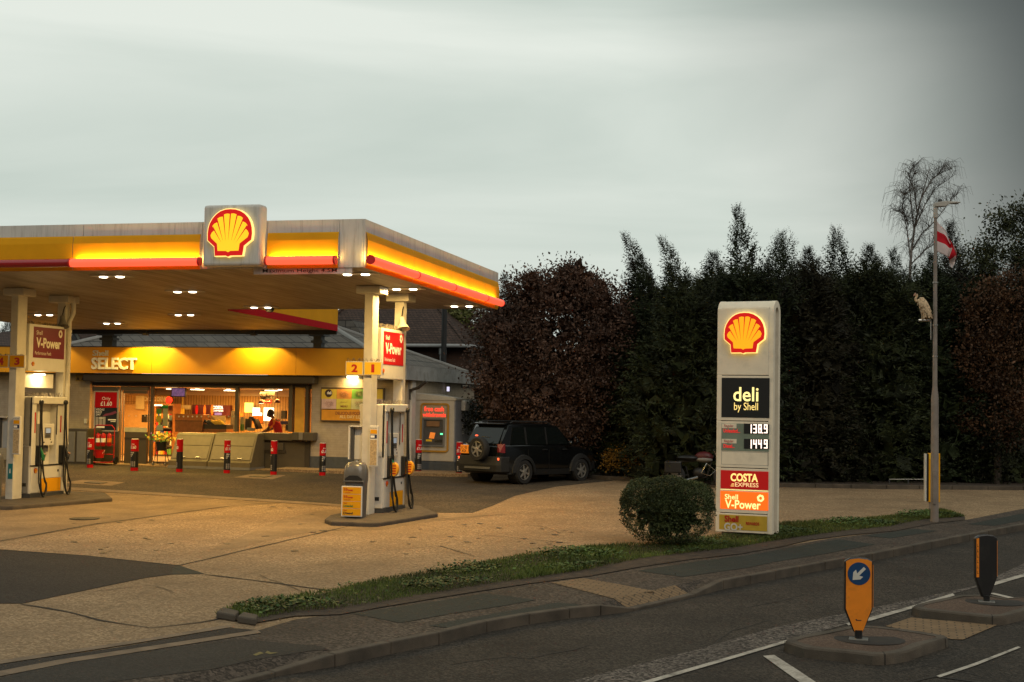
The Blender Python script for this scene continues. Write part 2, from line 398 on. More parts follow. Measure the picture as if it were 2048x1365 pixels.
# ------------------------------------------------------------------ ground
def fwp(d, l, z):  # distance along view, lateral
    return Vector((FW.x * d + FW.y * l, FW.y * d - FW.x * l, z))
b = MB()
prev = None
rows = [(-80, -80 * SL), (60, 60 * SL), (160, 60 * SL), (1800, 60 * SL)]
vs = []
for d, z in rows:
    vs += [fwp(d, -1800, z - .17), fwp(d, 1800, z - .17)]
b.add(vs, [(0, 1, 3, 2), (2, 3, 5, 4), (4, 5, 7, 6)])
tag(b.build('ground', ground_m), kind='structure')
def sheet(name, pts, h, m):
    """pts: pixels (px,py[,h0]) or Vectors on the ground"""
    P = []
    for q in pts:
        if isinstance(q, Vector): P.append(q + Vector((0, 0, h)))
        elif len(q) == 3: P.append(g(q[0], q[1], q[2]) + Vector((0, 0, h)))
        else: P.append(g(q[0], q[1], h))
    nn = sum((P[i].cross(P[(i + 1) % len(P)]) for i in range(len(P))), Vector())
    if nn.z < 0: P = P[::-1]
    bb = MB(); bb.add(P, [list(range(len(P)))])
    o = bb.build(name, m)
    bm = bmesh.new(); bm.from_mesh(o.data); bmesh.ops.triangulate(bm, faces=bm.faces); bm.to_mesh(o.data); bm.free()
    return tag(o, kind='structure')
HR = -.12  # road level below the pavement
KP = [(475, 1366, -.085), (552, 1347, -.085), (672, 1311, .0), (784, 1287, 0), (880, 1268, 0), (975, 1245, 0), (1060, 1230, 0), (1140, 1219, 0), (1203, 1213, 0), (1268, 1219, -.095),
      (1330, 1205, -.095), (1392, 1190, -.095), (1448, 1163, 0), (1600, 1135, 0), (1745, 1109, 0), (1900, 1078, 0), (2048, 1050, 0)]
KW = [(g(x, y, h), h) for x, y, h in KP]
dirr = (KW[-1][0] - KW[-3][0]).normalized(); dirl = (KW[0][0] - KW[1][0]).normalized()
def ext(p, d, l, h=0):
    q = p + d * l; return onG(q.x, q.y, h)
KW = [(ext(KW[0][0], dirl, 40, -.085), -.085), (ext(KW[0][0], dirl, 8, -.085), -.085)] + KW + [(ext(KW[-1][0], dirr, 10), 0), (ext(KW[-1][0], dirr, 45), 0)]
def perp_in(i):
    a = KW[max(i - 1, 0)][0]; c = KW[min(i + 1, len(KW) - 1)][0]; t = (c - a).normalized(); return Vector((-t.y, t.x, 0)).normalized()
inner = []
for i, (p, h) in enumerate(KW):
    q = p + perp_in(i) * .35; inner.append(onG(q.x, q.y, 0))
kin = []
for i, (p, h) in enumerate(KW):
    q = p + perp_in(i) * .125; kin.append(onG(q.x, q.y, h))
far = [onG(34, 47), onG(-4, 52), onG(-48, 47), onG(-52, 20)]
# forecourt slab (concrete) reaches from the kerb ramp to the back
fc = [q for q in inner]
sheet('forecourt', [Vector(q) for q in fc] + far, 0, concrete)
b = MB()
for i in range(len(KW) - 1):
    b.add([kin[i], kin[i + 1], inner[i + 1] + Vector((0, 0, .004)), inner[i] + Vector((0, 0, .004))], [(0, 1, 2, 3)])
tag(b.build('pavement_edge', pave_m), kind='structure')
# road
rd = [onG((p + Vector((0, 0, 0))).x, p.y, HR) for p, h in KW]
sheet('road', [Vector(q) for q in rd] + [onG(60, -30, HR), onG(-60, -30, HR)], 0, road_m)
# kerb stones
b = MB(); pts = [(p, h) for p, h in KW]
acc = []
for i in range(len(pts) - 1):
    (p, h), (q, k) = pts[i], pts[i + 1]; l = (q - p).length; n = max(1, round(l / .915))
    for j in range(n):
        t0 = j / n; t1 = (j + 1) / n - .012 / l * 1.0
        acc.append((p.lerp(q, t0), p.lerp(q, t1), kin[i].lerp(kin[i + 1], t0), kin[i].lerp(kin[i + 1], t1)))
up = Vector((0, 0, 1)); rk = random.Random(3)
for A, B, Ai, Bi in acc:
    j = Vector((rk.uniform(-.006, .006), rk.uniform(-.006, .006), rk.uniform(0, .008)))
    T = Vector((0, 0, .012)) + j; dn = Vector((0, 0, -.25)); o_ = (A - Ai) * .12
    b.hexa([A + dn, B + dn, Bi + dn, Ai + dn, A + T, B + T, Bi + T, Ai + T])
tag(b.build('kerb', kerb_m, bevel=.014, seg=2), kind='structure')
# pavement sheet, from the kerb to the verge
pv_in = [(-500, 1420), (0, 1330), (140, 1309), (330, 1287), (515, 1262), (590, 1240), (680, 1228), (760, 1212), (860, 1195), (980, 1176), (1090, 1158), (1200, 1146), (1300, 1127), (1450, 1112), (1560, 1095), (1660, 1078), (1760, 1066), (1860, 1047), (1935, 1040), (2048, 1018), (2400, 950)]
sheet('pavement', [Vector(q) for q in inner[1:-1]][::-1] + [(g(x, y, 0)) for x, y in pv_in], .004, pave_m)
sheet('pavement_crossing', [(-500, 1452), (0, 1357), (110, 1328), (330, 1298), (470, 1278), (640, 1292), (660, 1300)] + [Vector(inner[4]), Vector(inner[3]), Vector(inner[2])], .008, crossing_m)
sheet('pavement_patch', [(702, 1227), (801, 1246), (900, 1228), (1000, 1213), (1073, 1200), (973, 1187), (860, 1205)], .009, patch_m)
sheet('pavement_patch', [(857, 1252), (900, 1243), (1000, 1225), (1117, 1205), (1172, 1211), (1050, 1226), (950, 1245), (900, 1256)], .009, patch_m)
sheet('pavement_patch', [(1275, 1142), (1366, 1154), (1500, 1135), (1550, 1124), (1650, 1108), (1751, 1089), (1678, 1079), (1600, 1092), (1500, 1110), (1400, 1122)], .009, patch_m)
sheet('pavement_patch', [(1729, 1072), (1781, 1077), (1874, 1062), (1827, 1058)], .009, patch_m)
sheet('pavement_patch', [(1935, 1049), (1990, 1052), (2100, 1030), (2040, 1028)], .009, patch_m)
sheet('block_paving', [g(1102, 1167), g(1167, 1158), g(1240, 1171), g(1311, 1184.5), Vector(inner[12]), Vector(inner[11])], .012, block_m)
b = MB()
for i in range(11, 13):
    b.add([kin[i] + Vector((0, 0, .006)), kin[i + 1] + Vector((0, 0, .006)), inner[i + 1] + Vector((0, 0, .0125)), inner[i] + Vector((0, 0, .0125))], [(0, 1, 2, 3)])
tag(b.build('block_paving', block_m), kind='structure')
# edging strips of the vehicle crossing
sheet('edge_strip', [(-500, 1438), (110, 1321), (515, 1260), (522, 1266), (140, 1325), (-500, 1452)], .012, tan_strip)
sheet('channel_strip', [(-500, 1425), (0, 1330), (250, 1293), (460, 1256), (512, 1260), (110, 1321), (-500, 1438)], .010, dark_asphalt)
sheet('edge_strip', [(-500, 1412), (0, 1321), (250, 1284), (455, 1250), (466, 1254), (250, 1290), (0, 1328), (-500, 1420)], .012, tan_strip)
smooth_m = ground_mat('worn_concrete', (.235, .165, .092), (.32, .225, .13), (.14, .098, .056), 30, .4, .6, stcol=(.065, .046, .028), crack=.0)
sheet('smooth_lane', [onG(-46, 33.0), (-300, 966), (130, 983), (408, 998), (560, 1007), (540, 1009), (460, 1014), (340, 1030), (180, 1052), (60, 1074), (-300, 1135)], .003, smooth_m)
sheet('smooth_lane', [(700, 1016), (800, 1025), (880, 1029), (1000, 1030), (860, 1044), (760, 1060), (640, 1062), (560, 1075), (470, 1098), (420, 1100), (560, 1040), (640, 1022)], .003, smooth_m)
# forecourt asphalt and joints
sheet('forecourt_asphalt', [onG(-46, 34), (-300, 960), (130, 977), (408, 994), (700, 1013), (800, 1022), (880, 1026), (945, 1026), (985, 1012), (1030, 992), (1110, 974), (1180, 966), (1225, 962), (1225, 940), onG(-10, 47), onG(-46, 46)], .004, asphalt)
sheet('black_asphalt_patch', [(-400, 1040), (0, 1099), (170, 1111), (358, 1131), (345, 1137), (345, 1149), (290, 1156), (45, 1207), (0, 1207), (-500, 1235)], .006, dark_asphalt)
sheet('cement_patch', [(358, 1131), (410, 1148), (345, 1149), (345, 1137)], .006, patch_m)
sheet('kerb_channel', [(-300, 953), (130, 974), (408, 991), (700, 1010), (800, 1019), (800, 1023), (700, 1014), (408, 996), (130, 980), (-300, 959)], .009, tan_strip)
def strip(name, pts, w, h, m, jit=.0):
    P = [g(x, y, h) for x, y in pts]; Q = []; rr = random.Random(len(pts) * 7 + int(pts[0][0]))
    for i in range(len(P) - 1):
        n = max(1, int((P[i + 1] - P[i]).length / .35))
        for j in range(n):
            q = P[i].lerp(P[i + 1], j / n); Q.append(q + Vector((rr.uniform(-jit, jit), rr.uniform(-jit, jit), 0)))
    Q.append(P[-1]); bb = MB()
    vs = []
    for i, q in enumerate(Q):
        t = (Q[min(i + 1, len(Q) - 1)] - Q[max(i - 1, 0)]).normalized(); s_ = Vector((-t.y, t.x, 0)); ww = w * (.5 + (rr.uniform(-.25, .25) if jit else 0))
        vs += [q - s_ * ww, q + s_ * ww]
    bb.add(vs, [(2 * i + 1, 2 * i, 2 * i + 2, 2 * i + 3) for i in range(len(Q) - 1)])
    return tag(bb.build(name, m), kind='structure')
J = 'slab_joint'
strip(J, [(358, 1131), (500, 1098), (700, 1052), (760, 1038)], .035, .008, joint_m, .01)
strip(J, [(410, 1149), (520, 1162), (600, 1173), (690, 1185), (760, 1190)], .05, .008, joint_m, .015)
strip(J, [(45, 1208), (140, 1224), (200, 1240), (300, 1256), (400, 1245), (470, 1232)], .05, .008, joint_m, .02)
strip(J, [(60, 1072), (180, 1050), (340, 1028), (460, 1012), (540, 1006)], .03, .008, joint_m, .01)
strip(J, [(200, 1046), (-200, 1118)], .03, .008, joint_m, .01)
strip(J, [(968, 1070), (1140, 1086)], .03, .008, joint_m, .01)
strip(J, [(880, 1092), (950, 1113)], .02, .008, joint_m, .01)
strip(J, [(860, 1040), (1040, 1026), (1240, 1026)], .02, .008, joint_m, .01)
strip(J, [(1570, 996), (1760, 1000), (2048, 1012)], .03, .008, joint_m, .01)
strip(J, [(1640, 1010), (1850, 1020)], .02, .008, joint_m, .01)
strip(J, [(0, 1100), (170, 1111), (358, 1131)], .03, .011, joint_m, .01)
# manholes and access plates
mh = mat('iron_cover', (.05, .042, .033), .6, .6, var=.3, vs=20, bump=.3)
def plate(pts, m, h): return sheet('access_plate_surround', pts, h, m)
def cover(name, label, pts, h):
    P = [g(x, y, h) for x, y in pts]; c = sum(P, Vector()) / len(P); bb = MB(); bb.prism(P, (0, 0, .012))
    return tag(bb.build(name, mh, loc=c), label, 'manhole cover')
plate([(120, 966), (165, 960), (250, 965), (222, 972)], tan_strip, .008)
cover('manhole_cover', 'small cover in a pale surround near the shop door', [(168, 966), (182, 963.5), (215, 966), (200, 968.5)], .010)
plate([(468, 955), (500, 949), (572, 951), (545, 959)], tan_strip, .008)
cover('manhole_cover', 'dark cover in a pale surround beside the serving window', [(498, 954), (512, 951.5), (545, 952.5), (530, 955.5)], .010)
c0 = g(169, 1038, .005)
bb = MB(); bb.lathe(c0, [(.30, 0), (.30, .010), (.26, .012), (.255, .008)], 24); tag(bb.build('manhole_cover', mh, loc=c0), 'round iron manhole cover in the concrete forecourt', 'manhole cover')
# road markings
WL = HR + .006
sheet('worn_band', [(1000, 1400, WL), (1150, 1361, WL), (1398, 1298, WL), (1550, 1255, WL), (1760, 1213, WL), (1955, 1171, WL), (2048, 1127, WL), (2400, 1060, WL), (2400, 1075, WL), (2048, 1150, WL), (1905, 1188, WL), (1736, 1236, WL), (1550, 1290, WL), (1300, 1362, WL), (1200, 1400, WL)], 0, worn_m)
def paint(pts, h=WL + .005): return sheet('road_marking', [(x, y, h) for x, y in pts], 0, line_m)
paint([(1180, 1394), (1290, 1362), (1440, 1319), (1574, 1280), (1578, 1284), (1440, 1325), (1300, 1366), (1190, 1400)])
paint([(1692, 1247), (1736, 1236), (1820, 1213), (1905, 1187), (1910, 1191), (1822, 1218), (1740, 1242), (1697, 1251)])
paint([(1985, 1166), (2029, 1153), (2100, 1133), (2400, 1058), (2400, 1063), (2100, 1139), (2029, 1159), (1989, 1171)])
paint([(1526, 1312), (1548, 1310), (1592, 1338), (1634, 1366), (1680, 1400), (1650, 1400), (1596, 1362), (1565, 1340)])
paint([(1873, 1352), (1950, 1326), (2036, 1293), (2042, 1295), (1952, 1331), (1880, 1355)])
paint([(1978, 1187), (1988, 1186), (2031, 1196), (2027, 1199)])
strip('road_joint', [(1700, 1395), (1873, 1352)], .03, HR + .01, joint_m, .01)
strip('road_joint', [(1873, 1353), (2048, 1378)], .03, HR + .01, joint_m, .02)
sheet('tactile_paving', [(1771, 1253, WL), (1822, 1236, WL), (1994, 1251, WL), (1926, 1280, WL), (1901, 1279, WL)], 0.004, block_m)
sheet('old_road_paint', [(505, 1312, .0), (520, 1306, 0), (528, 1309, 0), (512, 1314, 0)], .012, yellow_dab)
sheet('old_road_paint', [(530, 1308, .0), (535, 1304, 0), (541, 1307, 0), (556, 1308, 0), (540, 1311, 0)], .012, yellow_dab)
# shop pavement with a low kerb, in front of the shop
SPY = 41.75
b = MB()
def lowslab(bb, pts, h, z0=-.1):
    P = [onG(x, y, z0) for x, y in pts]; n = len(P); T = [onG(x, y, h) for x, y in pts]
    bb.add(P + T, [list(range(n, 2 * n))] + [[i, (i + 1) % n, (i + 1) % n + n, i + n] for i in range(n)])
lowslab(b, [(-19.2, 42.0), (-15.2, 42.0), (-13.0, 42.6), (-12.9, 46.5), (-19.2, 46.5)], .09)
o = b.build('shop_pavement', [concrete]); tag(o, kind='structure')
b = MB(); lowslab(b, [(-27.5, 42.3), (-19.2, 42.3), (-19.2, 46.5), (-27.5, 46.5)], .03)
tag(b.build('shop_pavement', [concrete]), kind='structure')
# far bed behind the forecourt
BED = [(1150, 956), (1215, 961), (1300, 964), (1420, 970), (1560, 975), (1774, 979), (1905, 980), (2048, 981), (2500, 985)]
BW = [g(x, y, 0) for x, y in BED]
b = MB()
for i in range(len(BW) - 1):
    p, q = BW[i], BW[i + 1]; n = max(1, round((q - p).length / .915))
    for j in range(n):
        a = p.lerp(q, j / n); c = p.lerp(q, (j + .985) / n); t = (c - a).normalized(); s_ = Vector((-t.y, t.x, 0)) * .125
        b.hexa([a - up * .05, c - up * .05, c + s_ - up * .05, a + s_ - up * .05, a + up * .12, c + up * .12, c + s_ + up * .12, a + s_ + up * .12])
tag(b.build('far_kerb', kerb_m, bevel=.012), kind='structure')
sheet('planting_bed', [Vector(p + Vector((-.03, .12, .0))) for p in BW] + [onG(60, 80), onG(-14, 80), onG(-12, 47)], .085, soil_m)
# oil drips and tyre scuffs on the slabs
oil_m = mat('oil_stain', (.07, .048, .028), .6, var=.5, vs=5)
ro_ = random.Random(21)
bb = MB()
for i in range(70):
    px = ro_.uniform(120, 1150); q = g(px, ro_.uniform(1000, 1110) if px < 900 else ro_.uniform(1040, 1090), .0098); r_ = ro_.uniform(.02, .09); n = 9
    bb.add([q + Vector((math.cos(6.283 * k / n) * r_ * ro_.uniform(.6, 1.2), math.sin(6.283 * k / n) * r_ * ro_.uniform(.6, 1.2), 0)) for k in range(n)], [range(n)])
o = bb.build('oil_drips', oil_m); o['kind'] = 'stuff'; tag(o, 'small dark oil drips scattered on the forecourt concrete', 'stains', kind='stuff')
for p_ in ([(620, 1188), (560, 1166), (520, 1150)], [(1120, 1066), (1080, 1052), (1010, 1048)], [(350, 1185), (300, 1170), (190, 1182)], [(1290, 1010), (1200, 1000), (1160, 1003)]):
    strip('hairline_crack', p_, .014, .0095, joint_m, .03)
for p_ in ([(900, 1330), (1010, 1312), (1060, 1318), (1180, 1290)], [(1500, 1215), (1610, 1190), (1640, 1196)], [(1790, 1345), (1850, 1330), (1960, 1352)], [(1430, 1290), (1460, 1262), (1540, 1240)]):
    strip('road_crack', p_, .02, HR + .004, joint_m, .04)
# ================================================================== materials for the station
white_p = mat('white_panel', (.60, .575, .53), .5, var=.06, vs=2, dirt=.5, dcol=(.20, .18, .14), streak=True)
white_c = mat('white_paint', (.60, .57, .50), .45, var=.05, dirt=.25, dcol=(.3, .26, .18))
white_cl = mat('clean_white', (.66, .64, .58), .4, var=.04)
orange_p = mat('orange_panel', (.74, .34, .008), .65, spec=.12, var=.06, vs=1.5, dirt=.12, dcol=(.3, .14, .02))
yellow_p = mat('yellow_panel', (.82, .50, .02), .45, var=.05)
yellow_f = mat('yellow_fascia', (.66, .29, .003), .5, var=.06, vs=2, dirt=.1, dcol=(.4, .22, .02))
red_p = mat('red_panel', (.46, .006, .010), .6, var=.05, spec=.12)
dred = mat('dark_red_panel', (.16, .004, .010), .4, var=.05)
tube_on = mat('lit_red_tube', (.8, .05, .03), .3, var=0, em=1.25, emc=(1.0, .115, .05))
tube_ring = mat('tube_ring', (.45, .01, .01), .4, var=0, em=.10, emc=(1, .03, .02))
tube_off = mat('unlit_red_tube', (.34, .006, .008), .25, var=0, coat=.5)
black_p = mat('black_plastic', (.012, .012, .012), .45, var=.1)
black_r = mat('black_rubber', (.010, .010, .010), .4, var=.1)
dgrey = mat('dark_grey_paint', (.055, .056, .058), .5, var=.08, dirt=.2)
grey_bin = mat('grey_bin_plastic', (.10, .098, .095), .28, var=.1, spec=.6)
mgrey = mat('mid_grey', (.20, .195, .18), .5, var=.08)
steel = mat('brushed_steel', (.42, .40, .36), .35, .9, var=.1)
green_p = mat('green_plastic', (.01, .16, .05), .4, var=0)
teal_p = mat('teal_sticker', (.01, .16, .18), .5, var=0)
red_t = mat('red_lettering', (.45, .01, .01), .5, var=0)
white_t = mat('white_lettering', (.9, .88, .84), .5, var=0)
cream_t = mat('cream_lettering', (.75, .70, .55), .5, var=0)
dark_t = mat('dark_lettering', (.04, .02, .02), .5, var=0)
blue_dk = mat('navy_sticker', (.012, .02, .07), .5, var=0)
skin_beige = mat('beige_leaflet', (.45, .33, .18), .6, var=.4, vs=25)
em_yel = mat('emblem_yellow', (.9, .6, .03), .4, var=0, em=.85, emc=(1.0, .55, .012))
em_red = mat('emblem_red', (.6, .01, .01), .4, var=0, em=.45, emc=(.9, .008, .006))
em_halo = mat('emblem_halo', (.95, .8, .4), .4, var=0, em=1.15, emc=(1, .72, .18))
em_yel2 = mat('emblem_amber', (.9, .45, .02), .4, var=0, em=.85, emc=(1.0, .36, .004))
lamp_on = mat('lamp_face', (1, .9, .7), .3, var=0, em=9, emc=(1, .86, .62))
spike_m = mat('bird_spikes', (.12, .10, .08), .5, var=0)

# corrugated soffit boards
m = bpy.data.materials.new('soffit'); m.use_nodes = True; n_ = m.node_tree; pb = n_.nodes['Principled BSDF']
t_ = nd(n_, 'ShaderNodeTexCoord'); s_ = nd(n_, 'ShaderNodeSeparateXYZ'); n_.links.new(t_.outputs['Object'], s_.inputs[0])
fr_ = nd(n_, 'ShaderNodeMath', operation='PINGPONG'); fr_.inputs[1].default_value = .1; n_.links.new(s_.outputs[0], fr_.inputs[0])
cr_ = nd(n_, 'ShaderNodeValToRGB'); cr_.color_ramp.elements[0].position = .004; cr_.color_ramp.elements[1].position = .018
cr_.color_ramp.elements[0].color = (.14, .12, .09, 1); cr_.color_ramp.elements[1].color = (.30, .25, .18, 1); n_.links.new(fr_.outputs[0], cr_.inputs[0])
no_ = nd(n_, 'ShaderNodeTexNoise'); no_.inputs['Scale'].default_value = .9; no_.inputs['Detail'].default_value = 6; mpp = nd(n_, 'ShaderNodeMapping'); mpp.inputs['Scale'].default_value = (4, .6, 1)
n_.links.new(t_.outputs['Object'], mpp.inputs[0]); n_.links.new(mpp.outputs[0], no_.inputs[0])
rr_ = nd(n_, 'ShaderNodeValToRGB'); rr_.color_ramp.elements[0].position = .35; rr_.color_ramp.elements[1].position = .65; rr_.color_ramp.elements[0].color = (.38, .33, .26, 1); n_.links.new(no_.outputs[0], rr_.inputs[0])
mm_ = nd(n_, 'ShaderNodeMix', data_type='RGBA', blend_type='MULTIPLY'); mm_.inputs[0].default_value = .8; n_.links.new(cr_.outputs[0], mm_.inputs[6]); n_.links.new(rr_.outputs[0], mm_.inputs[7]); n_.links.new(mm_.outputs[2], pb.inputs['Base Color'])
bp_ = nd(n_, 'ShaderNodeBump'); bp_.inputs['Strength'].default_value = .8; bp_.inputs['Distance'].default_value = .02; n_.links.new(cr_.outputs[0], bp_.inputs['Height']); n_.links.new(bp_.outputs[0], pb.inputs['Normal'])
pb.inputs['Roughness'].default_value = .5
soffit_m = m

# ================================================================== shell emblem
_out = [(418, 163), (470, 167), (520, 182), (565, 208), (602, 245), (628, 290), (642, 340), (647, 395), (640, 456), (610, 478), (566, 512), (560, 556), (552, 602), (430, 603), (405, 614), (382, 603), (270, 604), (265, 556), (262, 515), (222, 482), (192, 456), (190, 395), (196, 340), (210, 295), (236, 250), (272, 212), (315, 183), (365, 167)]
_tips = [(236, 385), (262, 300), (314, 240), (386, 208), (458, 208), (526, 236), (578, 298), (600, 372)]
_base = [(603, 432), (523, 490), (514, 558), (430, 560), (405, 572), (385, 560), (298, 558), (290, 490), (228, 435)]
def emblem(name, F, cx, cy, w, parent, mats=None, c0=0.0, dep=.07, lit=True):
    """scallop emblem of width w centred on cx,cy of frame F"""
    k = w / 457.0
    T = lambda q: ((q[0] - 418) * k + cx, -(q[1] - 388) * k + cy)
    my, mr, mh_ = mats or (em_yel, em_red, em_halo)
    bb = MB()
    o = [T(q) for q in _out]
    big = [((a - cx) * 1.035 + cx, (b - cy) * 1.035 + cy) for a, b in o]
    bb.fprism(F, big, c0, c0 + dep, 0)
    bb.fprism(F, o, c0 + dep - .001, c0 + dep + .008, 1)
    inn = []
    for i, (x, y) in enumerate(_tips):
        # round-ended flutes
        dx, dy = x - 408, y - 520; l = math.hypot(dx, dy); ux, uy = dx / l, dy / l; px, py = -uy, ux
        hw = 36
        for s_, d_ in ((-1, -13), (-.8, -3), (0, 3), (.8, -3), (1, -13)):
            inn.append((x + px * hw * s_ + ux * d_, y + py * hw * s_ + uy * d_))
    pts = [T(q) for q in inn] + [T(q) for q in _base]
    bb.fprism(F, pts, c0 + dep + .0085, c0 + dep + .011, 2)
    ends = [(335, 480), (352, 468), (380, 465), (406, 462), (437, 465), (462, 472), (482, 486)]
    for i in range(7):
        x = (_tips[i][0] + _tips[i + 1][0]) / 2; y = (_tips[i][1] + _tips[i + 1][1]) / 2
        dx, dy = x - ends[i][0], y - ends[i][1]; l = math.hypot(dx, dy); ux, uy = dx / l, dy / l
        x += ux * 14; y += uy * 14; hw = 6.5
        bb.fprism(F, [T((x - uy * hw, y + ux * hw)), T(ends[i]), T((x + uy * hw, y - ux * hw))], c0 + dep + .0105, c0 + dep + .014, 1)
    ob = bb.build(name, [mh_, mr, my], parent)
    return ob

# ================================================================== canopy
S0 = 5.54
def SZ(x, y): return S0 - .0166 * (y - 29.35)
def sof(px, py):
    d = ray(px, py); n = Vector((0, .0166, 1)); p0 = Vector((0, 29.35, S0)); return CAMP + d * ((p0 - CAMP).dot(n) / d.dot(n))
CX0, CX1, CY0, CY1, EX1, EY1 = -27.0, -9.92, 25.5, 34.7, -17.3, 42.35
can = thing('fuel_canopy', 'large flat forecourt canopy with white and orange fascia and glowing red light tubes', 'canopy', onG(-11.1, 29.2))
b = MB(); foot = [(CX0, CY0), (CX1, CY0), (CX1, CY1), (EX1, CY1), (EX1, EY1), (CX0, EY1)]
b.prism([(x, y, SZ(x, y)) for x, y in foot], (0, 0, .06)); b.build('soffit', soffit_m, can)
ztop = onY(715, 439, CY0).z - SZ(0, CY0)
def wall_run(bb, x0, y0, x1, y1, h0, h1, t, mi=0):
    """vertical board following the canopy fall, t thick towards the outside"""
    d = Vector((x1 - x0, y1 - y0, 0)).normalized(); nrm = Vector((d.y, -d.x, 0)) * t
    a = Vector((x0, y0, SZ(x0, y0))); c = Vector((x1, y1, SZ(x1, y1))); U = Vector((0, 0, 1))
    bb.hexa([a + nrm + U * h0, c + nrm + U * h0, c + U * h0, a + U * h0, a + nrm + U * h1, c + nrm + U * h1, c + U * h1, a + U * h1], mi)
b = MB()
# white fascia in separate sheets with open joints
xs = [CX0, -24.4, -21.2, -18.1, -15.85, onY(352, 450, CY0).x, onY(407, 450, CY0).x, onY(537, 450, CY0).x, onY(681, 450, CY0).x, CX1]
for i in range(len(xs) - 1): wall_run(b, xs[i] + .006, CY0, xs[i + 1] - .006, CY0, -.02, ztop, .04)
ys = [CY0, onX(725, 500, CX1).y, onX(816, 500, CX1).y, onX(892, 500, CX1).y, onX(957, 500, CX1).y, CY1]
for i in range(len(ys) - 1): wall_run(b, CX1, ys[i] + .006, CX1, ys[i + 1] - .006, -.02, ztop, .04)
b.build('fascia_panel', white_p, can)
b = MB(); wall_run(b, CX1, CY1 + .04, EX1, CY1 + .04, 0, .75, .03); b.box(CX0, CX1, CY0 + .05, CY1, SZ(0, CY1) + .5, SZ(0, CY1) + .55); b.build('roof_deck', mgrey, can)
def orange_run(x0, y0, x1, y1, htop, nm='orange_fascia'):
    bb = MB(); d = Vector((x1 - x0, y1 - y0, 0)).normalized(); nrm = Vector((d.y, -d.x, 0)); U = Vector((0, 0, 1))
    prof = [(.045, -.03), (.07, .03), (.085, .10), (.085, htop - .15), (.06, htop - .03), (.045, htop)]
    A = [Vector((x0, y0, SZ(x0, y0))) + nrm * a + U * h for a, h in prof]; B = [Vector((x1, y1, SZ(x1, y1))) + nrm * a + U * h for a, h in prof]
    for i in range(len(prof) - 1): bb.add([A[i], B[i], B[i + 1], A[i + 1]], [(0, 1, 2, 3)])
    return bb.build(nm, orange_p, can)
HT = onY(600, 466, CY0).z - SZ(0, CY0)
for xa, xb in ((CX0, xs[2]), (xs[2], onY(150, 500, CY0).x), (onY(150, 500, CY0).x, onY(404, 500, CY0).x), (onY(537, 500, CY0).x, onY(680, 500, CY0).x)):
    orange_run(xa + .005, CY0, xb - .005, CY0, HT)
ya = onX(725, 500, CX1).y + .04
for yb in (onX(821, 500, CX1).y, onX(896, 500, CX1).y, onX(963, 500, CX1).y, CY1 - .05):
    orange_run(CX1, ya + .005, CX1, yb - .005, HT); ya = yb
def red_tube(x0, y0, x1, y1, lit=True, rings=()):
    A = Vector((x0, y0, SZ(x0, y0) + .10)); B = Vector((x1, y1, SZ(x1, y1) + .10)); d = (B - A).normalized()
    bb = MB(); bb.tube([A, B], .082, 16); t = bb.build('light_tube', tube_on if lit else tube_off, can, smooth=True)
    r_ = MB()
    for q in [A, B] + [A.lerp(B, k) for k in rings]: r_.tube([q - d * .02, q + d * .02], .088, 16)
    r_.each('tube_clamp', tube_ring if lit else tube_off, t, smooth=True)
    if lit:
        nrm = Vector((d.y, -d.x, 0)); n = max(1, round((B - A).length / 2.2)); ln = (B - A).length / n
        for i in range(n):
            c = A.lerp(B, (i + .5) / n) - nrm * .098 + Vector((0, 0, .045))
            o = light('tube_backlight', 'AREA', c, 13 * ln, (1, .62, .14), can, shape='RECTANGLE', size=ln * .96, size_y=.03)
            z = (nrm * .85 - Vector((0, 0, .53))).normalized(); x = d; y = z.cross(x)
            M = Matrix((x, y, z)).transposed().to_4x4(); M.translation = c
            o.matrix_local = WM[can].inverted() @ M
TO = .24
red_tube(CX0, CY0 - TO, onY(141, 525, CY0 - TO).x - .03, CY0 - TO, False)
red_tube(onY(141, 525, CY0 - TO).x, CY0 - TO, onY(399, 525, CY0 - TO).x, CY0 - TO)
red_tube(onY(533, 525, CY0 - TO).x, CY0 - TO, onY(670, 525, CY0 - TO).x, CY0 - TO)
tx = CX1 + TO
yt0, yt1 = onX(741, 525, tx).y, min(onX(1003, 608, tx).y, CY1 + 1.2)
red_tube(tx, yt0, tx, yt1, True, [(onX(q, 560, tx).y - yt0) / (yt1 - yt0) for q in (833, 907, 972)])
# logo box on the front fascia
FB = Fr((0, CY0 - .30, 0), (1, 0, 0))
a0, b0 = FB.hit(404, 533); a1, b1 = FB.hit(522, 408)
b = MB(); b.hexa([(a0, CY0 - .30, b0), (a1, CY0 - .30, b0), (a1, CY0 + .02, b0), (a0, CY0 + .02, b0), (a0, CY0 - .30, b1), (a1, CY0 - .30, b1), (a1, CY0 + .02, b1), (a0, CY0 + .02, b1)])
lb = b.build('logo_box', white_p, can, bevel=.06, seg=3)
c_ = FB.hit(463, 466); w_ = FB.hit(509, 466)[0] - FB.hit(417, 466)[0]
emblem('shell_emblem', FB, c_[0], c_[1] - .01, w_ * .96, lb)
# height board
FH = Fr((0, CY0 - .02, 0), (1, 0, 0)); a0, b0 = FH.hit(507, 549.5); a1, b1 = FH.hit(704, 534)
b = MB(); b.fb(FH, a0, a1, b0, b1 + .04, -.03, 0); hb = b.build('height_board', white_p, can)
b = MB(); textbox(b, FH, 'Maximum Height 4.5M', 525, 548, 674, 537, c=.006, bold=.008); b.build('lettering', dark_t, hb)
